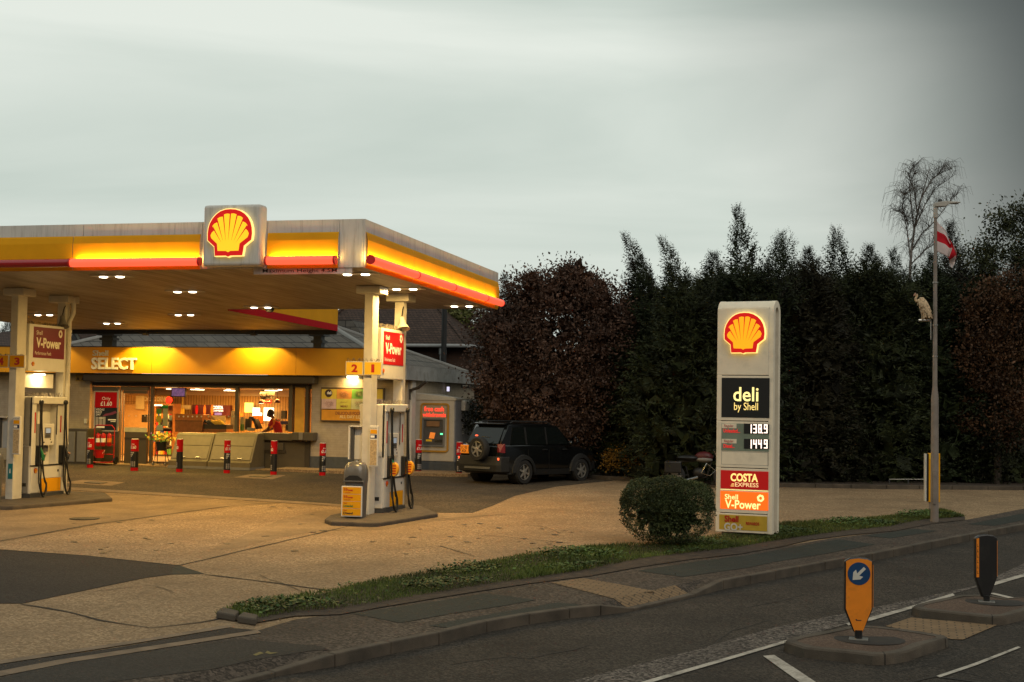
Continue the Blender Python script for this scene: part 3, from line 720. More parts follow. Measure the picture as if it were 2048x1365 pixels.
# side of the lower extension
b = MB(); wall_run(b, EX1, CY1 + .1, EX1, EY1, -.03, .17, .03); b.build('red_fascia', red_p, can)
for ya_, yb_ in ((CY1 + .1, 37.0), (37.01, 38.9), (38.91, 40.6), (40.61, EY1)):
    b = MB(); wall_run(b, EX1, ya_, EX1, yb_, .17, .98, .03); b.build('orange_fascia', orange_p, can)
b = MB(); z_b = SZ(0, EY1); b.box(CX0, EX1, EY1 - .02, EY1 + .05, z_b - .14, z_b + .35); b.build('rear_beam', black_p, can)
# recessed lamps in the soffit, each a pair of discs
LAMPC = (1, .63, .19)
def canopy_lamp(x, y, label, e=165):
    z = SZ(x, y) - .012
    t = thing('canopy_lamp', label, 'ceiling light', (x, y, z), 0, 'paired lamps in the canopy ceiling')
    b = MB(); b.box(x - .42, x + .42, y - .19, y + .19, z - .006, z + .02); b.build('lamp_plate', white_c, t, bevel=.01)
    for s in (-.19, .19):
        b = MB(); b.lathe((x + s, y, z - .0065), [(.088, 0), (.082, -.016), (.06, -.022)], 20); b.build('lamp_lens', lamp_on, t, smooth=True)
    light('lamp_light', 'AREA', (x, y, z - .05), e, LAMPC, t, (x, y, z - 3), shape='RECTANGLE', size=.7, size_y=.3)
    return t
LS = [(-15.93, 26.7, 'lamp pair in the front row left of the height board'), (-10.50, 26.66, 'lamp pair nearest the front right corner of the canopy'),
      (-15.95, 29.9, 'lamp pair in the second row behind the logo box'), (-10.53, 29.6, 'lamp pair beside the caps of the right hand columns'),
      (-15.98, 34.0, 'lamp pair beside the security camera at the back edge'), (-10.54, 33.8, 'lamp pair in the far right corner above the red tree side'),
      (-23.77, 36.26, 'lamp pair above the left V-Power sign'), (-19.37, 36.31, 'lamp pair in the canopy extension in front of the shop sign'), (-23.45, 39.4, 'lamp pair nearest the roof vent of the shop')]
for x, y, lb_ in LS: canopy_lamp(x, y, lb_)
# security camera dome
p = sof(543, 617); b = MB(); b.lathe((p.x, p.y - .1, p.z - .12), [(.02, 0), (.08, .02), (.11, .07), (.12, .12)], 16)
tag(b.build('security_camera', black_p, loc=(p.x, p.y - .1, p.z - .12), smooth=True), 'small dark dome camera under the back edge of the canopy', 'camera')

# ================================================================== one pump island with everything on it
def spikes(parent, x0, x1, y0, y1, z, h=.10, n=60, seed=1, nm='bird_spikes'):
    r = random.Random(seed); bb = MB()
    for i in range(n):
        x = r.uniform(x0, x1); y = r.uniform(y0, y1); q = Vector((x, y, z)); d = Vector((r.uniform(-.05, .05), r.uniform(-.05, .05), h * r.uniform(.7, 1.1)))
        bb.tube([q, q + d], .0035, 3, cap=False)
    return bb.build(nm, spike_m, parent)
def isl(px, py): return g(px, py)
def build_island(dx, nums, side):
    right = dx == 0
    dz = GZ(-11.1 + dx, 29.5) - GZ(-11.1, 29.5)
    def Vd(x, y, z): return Vector((x + dx, y, z + dz))
    Gz = GZ(-11.1, 29.5)     # level of the island foot (before dz)
    # kerbed island
    pts = [(649, 1047), (662, 1052), (741, 1055), (760, 1054), (876, 1035)]
    P = [g(x, y) for x, y in pts]; P += [Vector((-10.75 if right else -10.2, 31.6, 0)), Vector((-11.6, 31.6, 0)), Vector((-11.75, 28.6, 0))]
    if not right: P[4].x += .55; P[4].y += .35; P[3].x += .2
    P = [Vector((q.x + dx, q.y, GZ(q.x + dx, q.y))) for q in P]; c = sum(P, Vector()) / len(P)
    bb = MB(); bb.prism([q - Vector((0, 0, .05)) for q in P], (0, 0, .14))
    tag(bb.build('pump_island', kerb_m, loc=c, bevel=.03), f'raised concrete island under the {side} hand dispenser', 'kerbed island', 'pump islands')
    IT = Gz + .09
    # columns (parts of the canopy)
    for k, (x0, x1, y0, y1) in enumerate(((-11.22, -11.03, 29.0, 29.36), (-11.22, -11.0, 30.88, 31.08))):
        z1 = SZ(0, y0)
        bb = MB(); q = Vd(x0, y0, IT); bb.box(q.x, x1 + dx, y0, y1, IT + dz - .02, z1 + .02)
        col = bb.build('column', white_c, can, bevel=.012)
        bb = MB(); mx_, my_ = (x0 + x1) / 2 + dx, (y0 + y1) / 2
        bb.box(mx_ - .27, mx_ + .27, my_ - .25, my_ + .25, z1 - .17, z1 - .005); bb.build('column_cap', white_c, col, bevel=.01)
    if not right:
        bb = MB(); x = -10.86 + dx
        bb.tube([(x, 31.0, SZ(0, 31) - .05), (x, 31.0, SZ(0, 31) - .42), (x - .10, 31.0, SZ(0, 31) - .62), (x - .10, 31.0, IT + dz)], .055, 12)
        for z in (IT + dz + 1.2, IT + dz + 2.6, IT + dz + 3.9): bb.tube([(x - .10, 31, z), (x - .10, 31, z + .06)], .066, 12)
        bb.build('drain_pipe', white_c, can, smooth=True)
    # horn lamp / speaker between the columns
    hz = onX(795, 628, -10.9)
    hp = Vector((-10.95 + dx, 30.70, onX(795, 652, -10.95).z + dz))
    t = thing('horn_speaker', f'small horn loudspeaker hanging from the {side} hand rear column', 'loudspeaker', hp, 0, 'horn speakers')
    bb = MB(); ax = (.25, -.30, -1)
    bb.lathe(hp + Vector((-.05, .06, .22)), [(.03, -.0), (.06, .03), (.065, .10), (.08, .17), (.115, .24), (.145, .29), (.15, .30), (.13, .285), (.06, .2)], 18, axis=ax)
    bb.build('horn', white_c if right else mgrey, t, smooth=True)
    bb = MB(); bb.tube([hp + Vector((-.05, .06, .24)), hp + Vector((-.05, .12, .40)), hp + Vector((-.06, .19, .46))], .014, 6); bb.build('bracket', black_p, t)
    # product sign between the columns, facing +X
    FV = Fr(Vd(-10.97, 29.38, 0), (0, 1, 0)); 
    zt = onX(757, 655, -10.97).z + dz; zr = onX(757, 757, -10.97).z + dz
    t = thing('price_panel_sign', f'red V-Power sign box fixed between the {side} hand columns', 'sign', Vd(-11.05, 30.1, zr), 0, 'V-Power sign boxes')
    bb = MB(); bb.fb(FV, 0, 1.48, zr, zt, -.16, 0); bb.build('sign_box', white_cl, t, bevel=.01)
    H = zt - zr
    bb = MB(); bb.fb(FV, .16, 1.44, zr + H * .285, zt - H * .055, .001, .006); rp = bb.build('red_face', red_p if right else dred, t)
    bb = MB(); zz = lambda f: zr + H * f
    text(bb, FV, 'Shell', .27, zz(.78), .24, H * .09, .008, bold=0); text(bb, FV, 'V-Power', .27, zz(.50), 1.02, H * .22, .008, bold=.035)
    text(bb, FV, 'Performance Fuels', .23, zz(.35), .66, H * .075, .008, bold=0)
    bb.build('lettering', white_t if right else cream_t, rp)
    bb = MB()
    for i in range(12):
        w0 = 2 * math.pi * i / 12; w1 = w0 + 2 * math.pi / 12
        q = lambda r, w: (1.26 + r * math.cos(w), zz(.835) + r * 1.2 * math.sin(w))
        bb.fprism(FV, [q(.035, w0), q(.08, w0), q(.08, w1), q(.035, w1)], .006, .009)
    bb.build('round_mark', white_t if right else cream_t, rp)
    emblem('small_emblem', FV, .17, zz(.15), .10, t, (yellow_p, red_p, red_p), 0, .004)
    spikes(t, -11.12 + dx, -10.98 + dx, 29.4, 30.85, zt, .11, 110, 3)
    # number boards
    for j, nmb in enumerate(nums):
        FN = Fr(Vd(-11.60 + .42 * j, 28.93, 0), (1, 0, 0)); z0 = onY(735, 751, 28.93).z + dz; z1 = onY(735, 723.5, 28.93).z + dz
        t = thing('number_sign', f'yellow pump number board with a red {dict(zip("1234", ("one", "two", "three", "four")))[nmb]} on the {side} hand front column', 'sign', FN.p(.2, z0, -.03), 0, 'pump number boards')
        bb = MB(); bb.fb(FN, .005, .405, z0, z1, -.07, 0); bb.build('sign_case', white_cl, t, bevel=.006)
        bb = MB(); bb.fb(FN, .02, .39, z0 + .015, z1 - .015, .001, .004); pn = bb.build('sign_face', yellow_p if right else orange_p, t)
        bb = MB(); text(bb, FN, nmb, .14 if nmb != '1' else .17, z0 + .06, .14 if nmb != '1' else .07, z1 - z0 - .12, .006, bold=.04); bb.build('numeral', red_t, pn)
        q = FN.p(0, 0, 0); spikes(t, q.x + .01, q.x + .39, q.y + .01, q.y + .06, z1, .07, 26, 5 + j)
    # dispenser
    X1 = -10.85; Y0 = 29.42; Wd, Dp = 1.38, .60
    FD = Fr(Vd(X1, Y0, IT), (0, 1, 0)); F0 = Fr(Vector((X1, Y0, IT)), (0, 1, 0))
    def Z(zx, zy): return F0.hit(690 + zx / 4.875, 780 + zy / 4.875)
    TOPB = Z(415, 140)[1]
    t = thing('fuel_dispenser', f'white and yellow fuel dispenser with black hoses on the {side} hand island', 'fuel pump', Vd(X1 - Dp / 2, Y0 + Wd / 2, IT), 0, 'fuel dispensers')
    bb = MB()
    bb.fb(FD, 0, Wd, .0, .09, -Dp, 0); bb.build('plinth', dgrey, t)
    bb = MB(); bL = Z(400, 868)[1]; bM = Z(400, 658)[1]
    bb.fb(FD, .0, Wd, .09, bL, -Dp + .02, -.03)                   # lower housing
    bb.fb(FD, 0, Wd, bL, TOPB - .17, -Dp + .10, -.24)             # spine
    bb.fb(FD, .0, .17, bL, TOPB - .17, -Dp + .02, -.0); bb.fb(FD, Wd - .30, Wd, bL, TOPB - .17, -Dp + .02, -.05)
    bb.build('cabinet', white_cl, t, bevel=.012)
    bb = MB(); bb.fb(FD, -.01, Wd + .01, TOPB - .17, TOPB, -Dp, .03); bb.build('top_beam', white_cl, t, bevel=.02)
    # end panel facing the road
    FE = Fr(Vd(X1 - Dp, Y0, IT), (1, 0, 0))
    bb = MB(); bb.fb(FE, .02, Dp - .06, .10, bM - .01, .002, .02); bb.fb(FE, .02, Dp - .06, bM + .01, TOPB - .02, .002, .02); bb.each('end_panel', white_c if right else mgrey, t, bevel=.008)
    bb = MB(); bb.fb(FE, Dp - .055, Dp - .015, bM, TOPB - .02, .002, .012); bb.fb(FE, .30, .50, .26, .34, .021, .028); bb.each('dark_trim', black_p, t)
    # lower doors
    bb = MB(); zy = Z(400, 1003)[1]
    bb.fb(FD, .02, .40, .11, bL - .01, -.028, -.012); bb.fb(FD, .42, Wd - .12, zy, bL - .01, -.028, -.012); bb.fb(FD, Wd - .10, Wd - .01, .11, bL - .01, -.028, -.014); bb.each('service_door', white_cl, t, bevel=.006)
    bb = MB(); bb.fb(FD, .42, Wd - .12, .11, zy - .004, -.028, -.011); bb.build('yellow_panel', orange_p, t, bevel=.006)
    bb = MB(); bb.fb(FD, .0, Wd, bL - .006, bL + .022, -.03, .006); bb.fb(FD, Wd - .28, Wd - .23, bL - .16, bL - .11, -.011, -.004); bb.each('dark_trim', black_p, t)
    emblem('small_emblem', FD, .20, .62, .12, t, (yellow_p, red_p, red_p), -.012, .004)
    # terminal with screen and keys
    a0_, b0_ = .44, Z(448, 652)[1]; b1_ = Z(448, 424)[1]; a1_ = a0_ + .50
    bb = MB(); bb.fb(FD, a0_, a1_, b0_, b1_, -.23, -.02); tm = bb.build('terminal', white_cl, t, bevel=.012)
    bb = MB(); bb.fb(FD, a0_ + .10, a0_ + .36, b0_ + .17, b1_ - .09, -.019, -.012); kp = bb.build('keypad', mgrey, tm)
    bb = MB(); bb.fb(FD, a0_ + .14, a0_ + .32, b1_ - .22, b1_ - .11, -.011, -.006); bb.build('screen', mat('lcd_screen', (.3, .38, .45), .3, var=0, em=.25, emc=(.45, .55, .75)) if 'lcd_screen' not in MT else MT['lcd_screen'], tm)
    bb = MB()
    for i in range(4):
        for j in range(3): bb.fb(FD, a0_ + .13 + i * .05, a0_ + .165 + i * .05, b0_ + .19 + j * .035, b0_ + .21 + j * .035, -.011, -.007)
    for a in (.08, .38): bb.lathe(FD.p(a0_ + a, b0_ + .07, -.022), [(.018, 0), (.018, .012)], 10, axis=FD.n)
    bb.lathe(FD.p(a0_ + .34, b0_ + .14, -.022), [(.014, 0), (.014, .012)], 10, axis=FD.n)
    bb.build('button', black_p, tm)
    bb = MB(); bb.fb(FD, .50, .90, bL + .16, bL + .36, -.238, -.232); bb.build('display_window', dgrey, t)
    bb = MB()
    for i in range(8): bb.fb(FD, .46 + i * .05, .47 + i * .05, b0_ - .14 - .02 * (i % 3), b0_ - .005, -.21, -.10)
    bb.build('louvre', mgrey, t)
    bb = MB(); bb.fb(FD, .09, .135, bM + .30, bM + .78, .001, .004); bb.fb(FD, Wd - .16, Wd - .11, bM + .30, bM + .70, -.049, -.045); bb.each('red_sticker', red_p, t)
    bb = MB(); bb.fb(FD, Wd - .33, Wd - .305, bM + .25, TOPB - .19, -.045, -.035); bb.fb(FD, .175, .185, bM, TOPB - .18, -.1, .0); bb.each('dark_trim', black_p, t)
    # holsters, nozzles, hoses
    for k, a in enumerate((.27, Wd - .10)):
        n_out = .05
        bb = MB(); bb.fb(FD, a - .09, a + .07, bL + .02, bL + .46, -.16, n_out); bb.build('holster', black_p, t, bevel=.02)
        nz_ = MB(); q = FD.p(a, bL + .40, n_out)
        nz_.tube([FD.p(a, bL + .42, n_out + .01), FD.p(a, bL + .30, n_out + .06), FD.p(a, bL + .14, n_out + .08)], [.02, .035, .03], 8)
        nz_.tube([FD.p(a, bL + .30, n_out + .06), FD.p(a + .01, bL + .24, n_out + .13), FD.p(a, bL + .12, n_out + .11)], .012, 6)
        noz = nz_.build('nozzle', (green_p if k == 0 else black_p), t, smooth=True)
        if right:
            cv = MB()
            pts = []
            for i in range(9):
                w = R_(-60 + 15 * i); pts.append((n_out + .02 + .15 * math.cos(w), bL + .20 + .17 * math.sin(w)))
            poly = [FD.p(a - .04, z, c) for c, z in pts] + [FD.p(a - .04, bL + .34, n_out), FD.p(a - .04, bL + .06, n_out)]
            cv.prism(poly, FD.u * .12); cv.build('orange_cover', mat('orange_cover', (.80, .36, .015), .4, var=.05) if 'orange_cover' not in MT else MT['orange_cover'], noz, bevel=.006)
            FT = Fr(FD.p(a - .041, 0, 0), FD.n * -1 if False else (1, 0, 0)); tt = MB()
            for i in range(4): tt.fb(FT, n_out + .05, n_out + .13, bL + .10 + i * .055, bL + .125 + i * .055, .001, .003)
            tt.build('lettering', red_t, noz)
        else:
            gp = MB(); gp.tube([FD.p(a + .01, bL + .30, n_out + .06), FD.p(a + .06, bL + .26, n_out + .12)], .022, 6); gp.build('nozzle_grip', mat('nozzle_grip', (.4, .22, .16), .5) if 'nozzle_grip' not in MT else MT['nozzle_grip'], noz, smooth=True)
        # hoses from the beam to the ground loop and back to the nozzle
        for j in range(2):
            s = (-1, 1)[j]; a_ = a - .05 + j * .07
            sw = .10 if (j == 0) else .05
            H_ = MB()
            if j == 0:
                path = [(a_, TOPB - .10, .06), (a_, TOPB - .5, .07), (a_ - .03, bL + .3, .09), (a_ - .09, bL - .3, .13), (a_ - .10, .30, .16), (a_ - .03, .06, .19), (a_ + .08, .05, .20), (a_ + .15, .26, .18), (a_ + .09, bL - .25, .15), (a + .0, bL - .02, .13), (a, bL + .14, n_out + .08)]
            else:
                path = [(a_, TOPB - .10, .05), (a_, TOPB - .6, .06), (a_ + .03, bL + .5, .08), (a_ + .02, bL + .1, .10), (a_ + .08, bL - .35, .13), (a_ + .14, .32, .14), (a_ + .06, .10, .15), (a_ - .04, .10, .14), (a_ - .07, .4, .12), (a_ - .03, bL - .1, .10), (a_ - .02, bL + .15, .07)]
            pp = [FD.p(*q) for q in path]; sm = []
            for i in range(len(pp) - 1):
                p0, p1, p2, p3 = pp[max(i - 1, 0)], pp[i], pp[i + 1], pp[min(i + 2, len(pp) - 1)]
                for q in range(5):
                    u = q / 5; sm.append(.5 * ((2 * p1) + (p2 - p0) * u + (2 * p0 - 5 * p1 + 4 * p2 - p3) * u * u + (3 * p1 - p0 - 3 * p2 + p3) * u ** 3))
            sm.append(pp[-1])
            H_.tube(sm, .019, 7); H_.build('hose', black_r, t, smooth=True)
        bb = MB(); bb.lathe(FD.p(a - .015, TOPB - .13, .02), [(.055, 0), (.06, .03), (.05, .07)], 12, axis=FD.n); bb.build('hose_outlet', black_p, t, smooth=True)
    if right:
        # the hose of the far side that shows left of the bin
        H_ = MB(); q0 = Vector((X1 - Dp, Y0 + .3, IT))
        pth = [q0 + Vector((-.02, 0, .9)), q0 + Vector((-.02, -.5, .75)), q0 + Vector((-.06, -.8, .50)), q0 + Vector((-.12, -.85, .25)), q0 + Vector((-.05, -.85, .05)), q0 + Vector((.0, -.75, .03)), q0 + Vector((.05, -.4, .1))]
        H_.tube(pth, .018, 7); H_.build('hose', black_r, t, smooth=True)
    spikes(t, X1 - Dp + dx + .02, X1 + dx + .02, Y0, Y0 + Wd, IT + dz + TOPB, .10, 150, 9)
    # leaflet holder beside the front column
    x0h = -11.0 if right else -11.0
    FL = Fr(Vd(-10.99, 28.97, IT), (1, 0, 0)); zb_ = onY(760, 934, 28.95).z - IT; zt_ = onY(760, 852, 28.95).z - IT
    t = thing('leaflet_stand', f'narrow white information holder beside the {side} hand front column', 'information stand', Vd(-10.9, 28.9, IT + zb_), 0, 'information holders on the columns')
    bb = MB(); bb.fb(FL, -.02, .17, zb_, zt_, 0, .07); bb.build('holder_frame', white_cl, t, bevel=.012)
    bb = MB(); bb.fb(FL, .0, .15, zb_ + .03, zt_ - .30, .071, .075); bb.build('leaflet', skin_beige, t)
    bb = MB(); bb.fb(FL, .0, .15, zt_ - .17, zt_ - .085, .071, .076); bb.build('orange_label', orange_p, t)
    bb = MB(); bb.fb(FL, .0, .15, zt_ - .27, zt_ - .19, .071, .076); bb.build('blue_label', blue_dk, t)
    bb = MB(); text(bb, FL, 'For your safety', .0, zt_ - .07, .15, .03, .074, bold=.01); bb.build('lettering', dark_t, t)
    bb = MB(); bb.fb(FL, .01, .10, zt_ - .255, zt_ - .205, .077, .079); text(bb, FL, 'P', .02, zt_ - .25, .03, .035, .080); bb.build('lettering', white_t, t)
    # squeegee / glove dispenser on the other side of the column
    FS = Fr(Vd(-11.52, 28.99, IT), (1, 0, 0)); zb2 = onY(720, 920, 28.99).z - IT; zt2 = onY(720, 852, 28.99).z - IT
    t = thing('glove_dispenser', f'tall white open holder left of the {side} hand front column', 'dispenser box', Vd(-11.4, 29.05, IT + zb2), 0, 'open holders on the columns')
    bb = MB(); bb.fb(FS, .0, .035, zb2, zt2, -.12, .02); bb.fb(FS, .0, .29, zt2 - .03, zt2, -.12, .02); bb.fb(FS, .0, .29, zb2, zt2, -.14, -.12); bb.build('holder_frame', white_cl, t, bevel=.01)
    bb = MB(); bb.fb(FS, .05, .10, zb2, zt2 - .04, -.11, -.02); bb.build('dark_insert', dgrey, t)
    # column stickers belong to the column of the left side
    if not right:
        FC = Fr(Vd(-11.21, 28.995, IT), (1, 0, 0)); bb = MB(); bb.fb(FC, .05, .17, .45, .80, 0, .004); bb.build('sticker', teal_p, can)
        bb = MB(); text(bb, FC, 'i', .09, .58, .03, .1, .006); bb.build('sticker_mark', white_t, can)
        bb = MB(); bb.fb(FC, .02, .17, .84, 1.15, 0, .003); bb.fb(FC, .02, .17, .12, .42, 0, .003); bb.fb(FC, .03, .15, 1.75, 2.2, 0, .003); bb.each('notice', white_c, can)
    # litter bin with the product list
    bx = -11.06 if right else -11.12
    by = 28.30
    base = onG(bx + dx, by, .09)
    t = thing('litter_bin', f'grey hooded litter bin with yellow product list on the {side} hand island', 'litter bin', base, R_(8), 'grey hooded bins')
    bb = MB(); k0 = 0
    secs = [(0.0, .21, .18), (.03, .215, .185), (.72, .235, .205), (.78, .245, .215), (.90, .25, .225), (.98, .245, .215), (1.07, .22, .19), (1.13, .17, .14), (1.16, .07, .06)]
    n = 20; vs = []; fs = []
    for z, rx, ry in secs:
        for j in range(n):
            w = 2 * math.pi * j / n; ex = .62 if z < .8 else .8
            cx_ = math.copysign(abs(math.cos(w)) ** ex, math.cos(w)) * rx; cy_ = math.copysign(abs(math.sin(w)) ** ex, math.sin(w)) * ry
            vs.append(base + Matrix.Rotation(R_(8), 3, 'Z') @ Vector((cx_, cy_ + (.02 if z > .75 else 0) , z)))
    for i in range(len(secs) - 1):
        for j in range(n): fs.append((i * n + j, i * n + (j + 1) % n, (i + 1) * n + (j + 1) % n, (i + 1) * n + j))
    fs.append(list(range(n))[::-1]); fs.append([(len(secs) - 1) * n + j for j in range(n)])
    bb.add(vs, fs); bb.build('bin_body', grey_bin, t, smooth=True)
    FBn = Fr(base, Matrix.Rotation(R_(8), 3, 'Z') @ Vector((1, 0, 0)))
    bb = MB(); pts = [(-.19, .77), (.19, .77), (.17, .82), (.08, .875), (-.08, .875), (-.17, .82)]
    bb.fprism(FBn, pts, .19, .225); bb.build('bin_opening', black_p, t)
    bb = MB(); bb.fprism(FBn, [(-.22, .74), (.22, .74), (.20, .77), (-.20, .77)], .17, .25); bb.build('bin_lip', grey_bin, t, bevel=.01)
    bb = MB(); bb.lathe(base + Vector((0, .02, 1.15)), [(.05, 0), (.045, .02), (.02, .025)], 12); bb.build('ashtray', steel, t, smooth=True)
    bb = MB(); bb.fb(FBn, -.24, .20, .03, .66, .22, .245); pl = bb.build('list_board', white_cl, t, bevel=.01)
    for i in range(4):
        bb = MB(); bb.fb(FBn, -.215, .175, .055 + i * .148, .195 + i * .148, .246, .249); bb.build('list_panel', orange_p, pl)
    names = [('Shell', 'Diesel', dark_t), ('Shell', 'Unleaded', green_p), ('Shell', 'V-Power', red_t), ('Shell', 'V-Power', red_t)]
    for i, (s1, s2, mm) in enumerate(names):
        bb = MB(); text(bb, FBn, s1, -.19, .15 + i * .148, .07, .022, .251, bold=.03); bb.build('lettering', red_t, pl)
        bb = MB(); text(bb, FBn, s2, -.19, .095 + i * .148 + (.015 if i > 1 else -.015), .20, .05, .251, bold=.03)
        if i > 1: text(bb, FBn, 'unleaded' if i == 3 else 'Diesel', -.17, .072 + i * .148, .12, .022, .251, bold=.02)
        bb.build('lettering', mm, pl)
build_island(0, '21', 'right')
build_island(-8.65, '43', 'left')
# lamp over the left hand dispenser, lighting the board behind it
t = thing('pump_lamp', 'glowing panel lamp under the left V-Power sign', 'lamp', (-19.80, 30.0, onX(75, 770, -19.8).z))
F = Fr((-19.75, 29.45, 0), (0, 1, 0)); z0 = onX(75, 776, -19.75).z; z1 = onX(75, 748, -19.75).z
b = MB(); b.fb(F, 0, 1.15, z0, z1, -.05, 0); b.build('panel', white_cl, t)
b = MB(); b.fb(F, .35, .60, z1 - .03, z1 - .002, .01, .14); b.build('lamp_face', lamp_on, t)
light('lamp_light', 'AREA', F.p(.47, z1 - .05, .10), 14, (1, .68, .25), t, F.p(.47, z0 - .1, 0), shape='RECTANGLE', size=.3, size_y=.1)
# ================================================================== the shop
wall_brick = brick_mat('white_painted_brick', (.50, .42, .31), (.48, .40, .29), (.44, .365, .27), bw=.225, bh=.075, mortar=.008, bump=.25)
plinth_m = mat('slate_grey_plinth', (.055, .065, .075), .7, var=.15, dirt=.2, dcol=(.15, .14, .12))
frame_m = mat('bronze_grey_frame', (.070, .058, .040), .45, var=.06)
frame_dk = mat('dark_frame', (.035, .028, .020), .5, var=.06)
slate = brick_mat('slate_roof', (.165, .150, .130), (.125, .114, .10), (.03, .028, .026), bw=.40, bh=.26, mortar=.014, bump=1.0)
tile_m = brick_mat('plain_tile_roof', (.10, .060, .045), (.06, .037, .028), (.015, .011, .009), bw=.17, bh=.11, mortar=.012, bump=1.0)
brick_dk = brick_mat('dark_brick', (.10, .048, .032), (.075, .038, .026), (.07, .058, .045), bump=.5)
stucco = mat('grey_render', (.30, .30, .285), .8, var=.15, vs=3, dirt=.6, dcol=(.12, .09, .06), bump=.2)
pvc = mat('pvc_gutter', (.30, .31, .31), .5, var=.06)
pane = glass_mat('pane')
int_wall = mat('shop_wall', (.62, .38, .16), .7, var=.08)
int_slat = brick_mat('slatted_wall', (.60, .36, .12), (.55, .32, .11), (.22, .12, .04), bw=.11, bh=20, mortar=.012, off=0)
int_ceil = mat('shop_ceiling', (.55, .42, .28), .7, var=.05)
int_floor = mat('shop_floor', (.24, .20, .16), .35, var=.1)
wood_m = mat('wood_panel', (.30, .12, .035), .45, var=.2, vs=9)
strip_on = mat('strip_lamp', (1, .9, .7), .3, var=0, em=4.5, emc=(1, .85, .5))
win_on = mat('bright_display', (1, 1, .9), .3, var=0, em=2.6, emc=(1, .93, .70))
win_yel = mat('yellow_display', (1, .8, .3), .3, var=0, em=1.3, emc=(1, .72, .16))
colr = lambda nm, c, **k: MT[nm] if nm in MT else mat(nm, c, .5, var=.1, **k)
SY = 43.10
FS_ = Fr((0, SY, 0), (1, 0, 0))
gz = GZ(-20, SY)
def H(px, py, c=0.0): return FS_.hit(px, py, c)
x_ = lambda px, c=0.0: FS_.hit(px, 850, c)[0]
z_ = lambda px, py, c=0.0: FS_.hit(px, py, c)[1]
shop = thing('shop_building', 'low white brick petrol station shop with a floodlit yellow fascia and lit windows', 'shop', (-21, SY, gz))
XL, XR = -35.0, x_(814)
ZF0, ZF1 = z_(430, 749, .55), z_(430, 696, .55)
BY = SY + 7.0
# walls
xa, xb, xc = x_(178), x_(622), XR
zc0 = ZF0 + .1
b = MB()
b.box(XL, xa, SY, SY + .25, gz - .3, zc0); b.box(xb, xc, SY, SY + .25, gz - .3, zc0)
b.box(XR - .25, XR, SY + .252, BY, gz - .3, zc0); b.box(XL, XR, BY, BY + .25, gz - .3, zc0); b.box(XL, XL + .25, SY + .252, BY, gz - .3, zc0)
b.build('wall', wall_brick, shop)
b = MB(); b.box(xb, xc + .01, SY - .02, SY + .1, gz - .3, z_(660, 914)); b.box(xc - .1, xc + .02, SY + .12, BY, gz - .3, z_(660, 914)); b.build('plinth', plinth_m, shop)
b = MB(); b.box(xb + .8, x_(818), SY - .005, SY + .1, z_(700, 914) + .001, ZF0 - .0); 
# fascia
fy = SY - .55
xf1 = x_(752, .55)
segs = [XL, -32, -29.3, x_(20, .55), x_(300, .55), x_(589, .55), xf1]
b = MB()
for i in range(len(segs) - 1): b.box(segs[i] + .004, segs[i + 1] - .004, fy, fy + .04, ZF0, ZF1)
b.build('yellow_fascia', yellow_f, shop)
b = MB(); b.box(XL, xf1, fy + .05, SY, ZF1 - .08, ZF1 - .03); b.box(XL, xf1, fy + .05, SY, ZF0 + .02, ZF0 + .06); b.box(xf1 - .04, xf1, fy + .042, SY, ZF0, ZF1); b.build('fascia_soffit', mgrey, shop)
b = MB(); b.box(XL, xf1, fy - .02, fy + .10, ZF1 + .003, ZF1 + .03); b.build('fascia_capping', frame_dk, shop)
# lettering on the fascia
FF = Fr((0, fy, 0), (1, 0, 0))
b = MB(); textbox(b, FF, 'Shell', 185, 712, 216, 701, c=.05, depth=.04, bold=.015); b.build('lettering', white_cl, shop)
b = MB(); textbox(b, FF, 'SELECT', 182, 739, 272, 716, c=.09, depth=.08, bold=.025); b.build('lettering', white_t, shop)
# shutter housing and head frame
b = MB(); b.box(x_(176), x_(636), SY - .42, SY - .0, ZF0 - .28, ZF0 - .005); b.build('shutter_box', frame_dk, shop, bevel=.04)
b = MB(); b.box(x_(183), x_(622), SY - .02, SY + .12, z_(400, 774), ZF0 - .285); b.build('head_frame', frame_dk, shop)
# door and poster side light
def post(bb, p0, p1, y0, y1, c0=-.06, c1=.06, F=FS_):
    a0, b0 = F.hit(p0, y1); a1, b1 = F.hit(p1, y0); bb.fb(F, a0, a1, b0, b1, c0, c1)
b = MB(); post(b, 182, 187, 774, 934, -.06, .06); post(b, 238, 244, 774, 934); post(b, 299, 308, 774, 934); post(b, 187, 238, 774, 782); post(b, 244, 299, 774, 781)
b.build('door_frame', frame_m, shop)
b = MB(); post(b, 187, 238, 862, 933, -.03, .03); b.build('lower_panel', frame_m, shop)
dr = None
b = MB(); post(b, 244.5, 248.5, 782, 933, -.04, .045); post(b, 294.5, 298.5, 782, 933, -.04, .045); post(b, 248.5, 294.5, 782, 787, -.04, .045); post(b, 248.5, 294.5, 865, 933, -.035, .035)
dr = b.build('entrance_door', frame_m, shop)
b = MB(); post(b, 248.5, 294.5, 787, 865, -.01, 0); b.build('glass', pane, dr)
b = MB(); post(b, 248.6, 294.4, 856, 864.8, .002, .006); b.build('notice_strip', colr('notice_cream', (.45, .42, .28)), dr)
b = MB(); post(b, 250, 293, 876, 879, .036, .045); b.build('kick_rail', frame_dk, dr)
b = MB(); a_, z1_ = H(241, 840); b.tube([(a_, SY - .12, z1_ - .25), (a_, SY - .12, z1_ + .25)], .02, 8); b.build('handle', steel, dr, smooth=True)
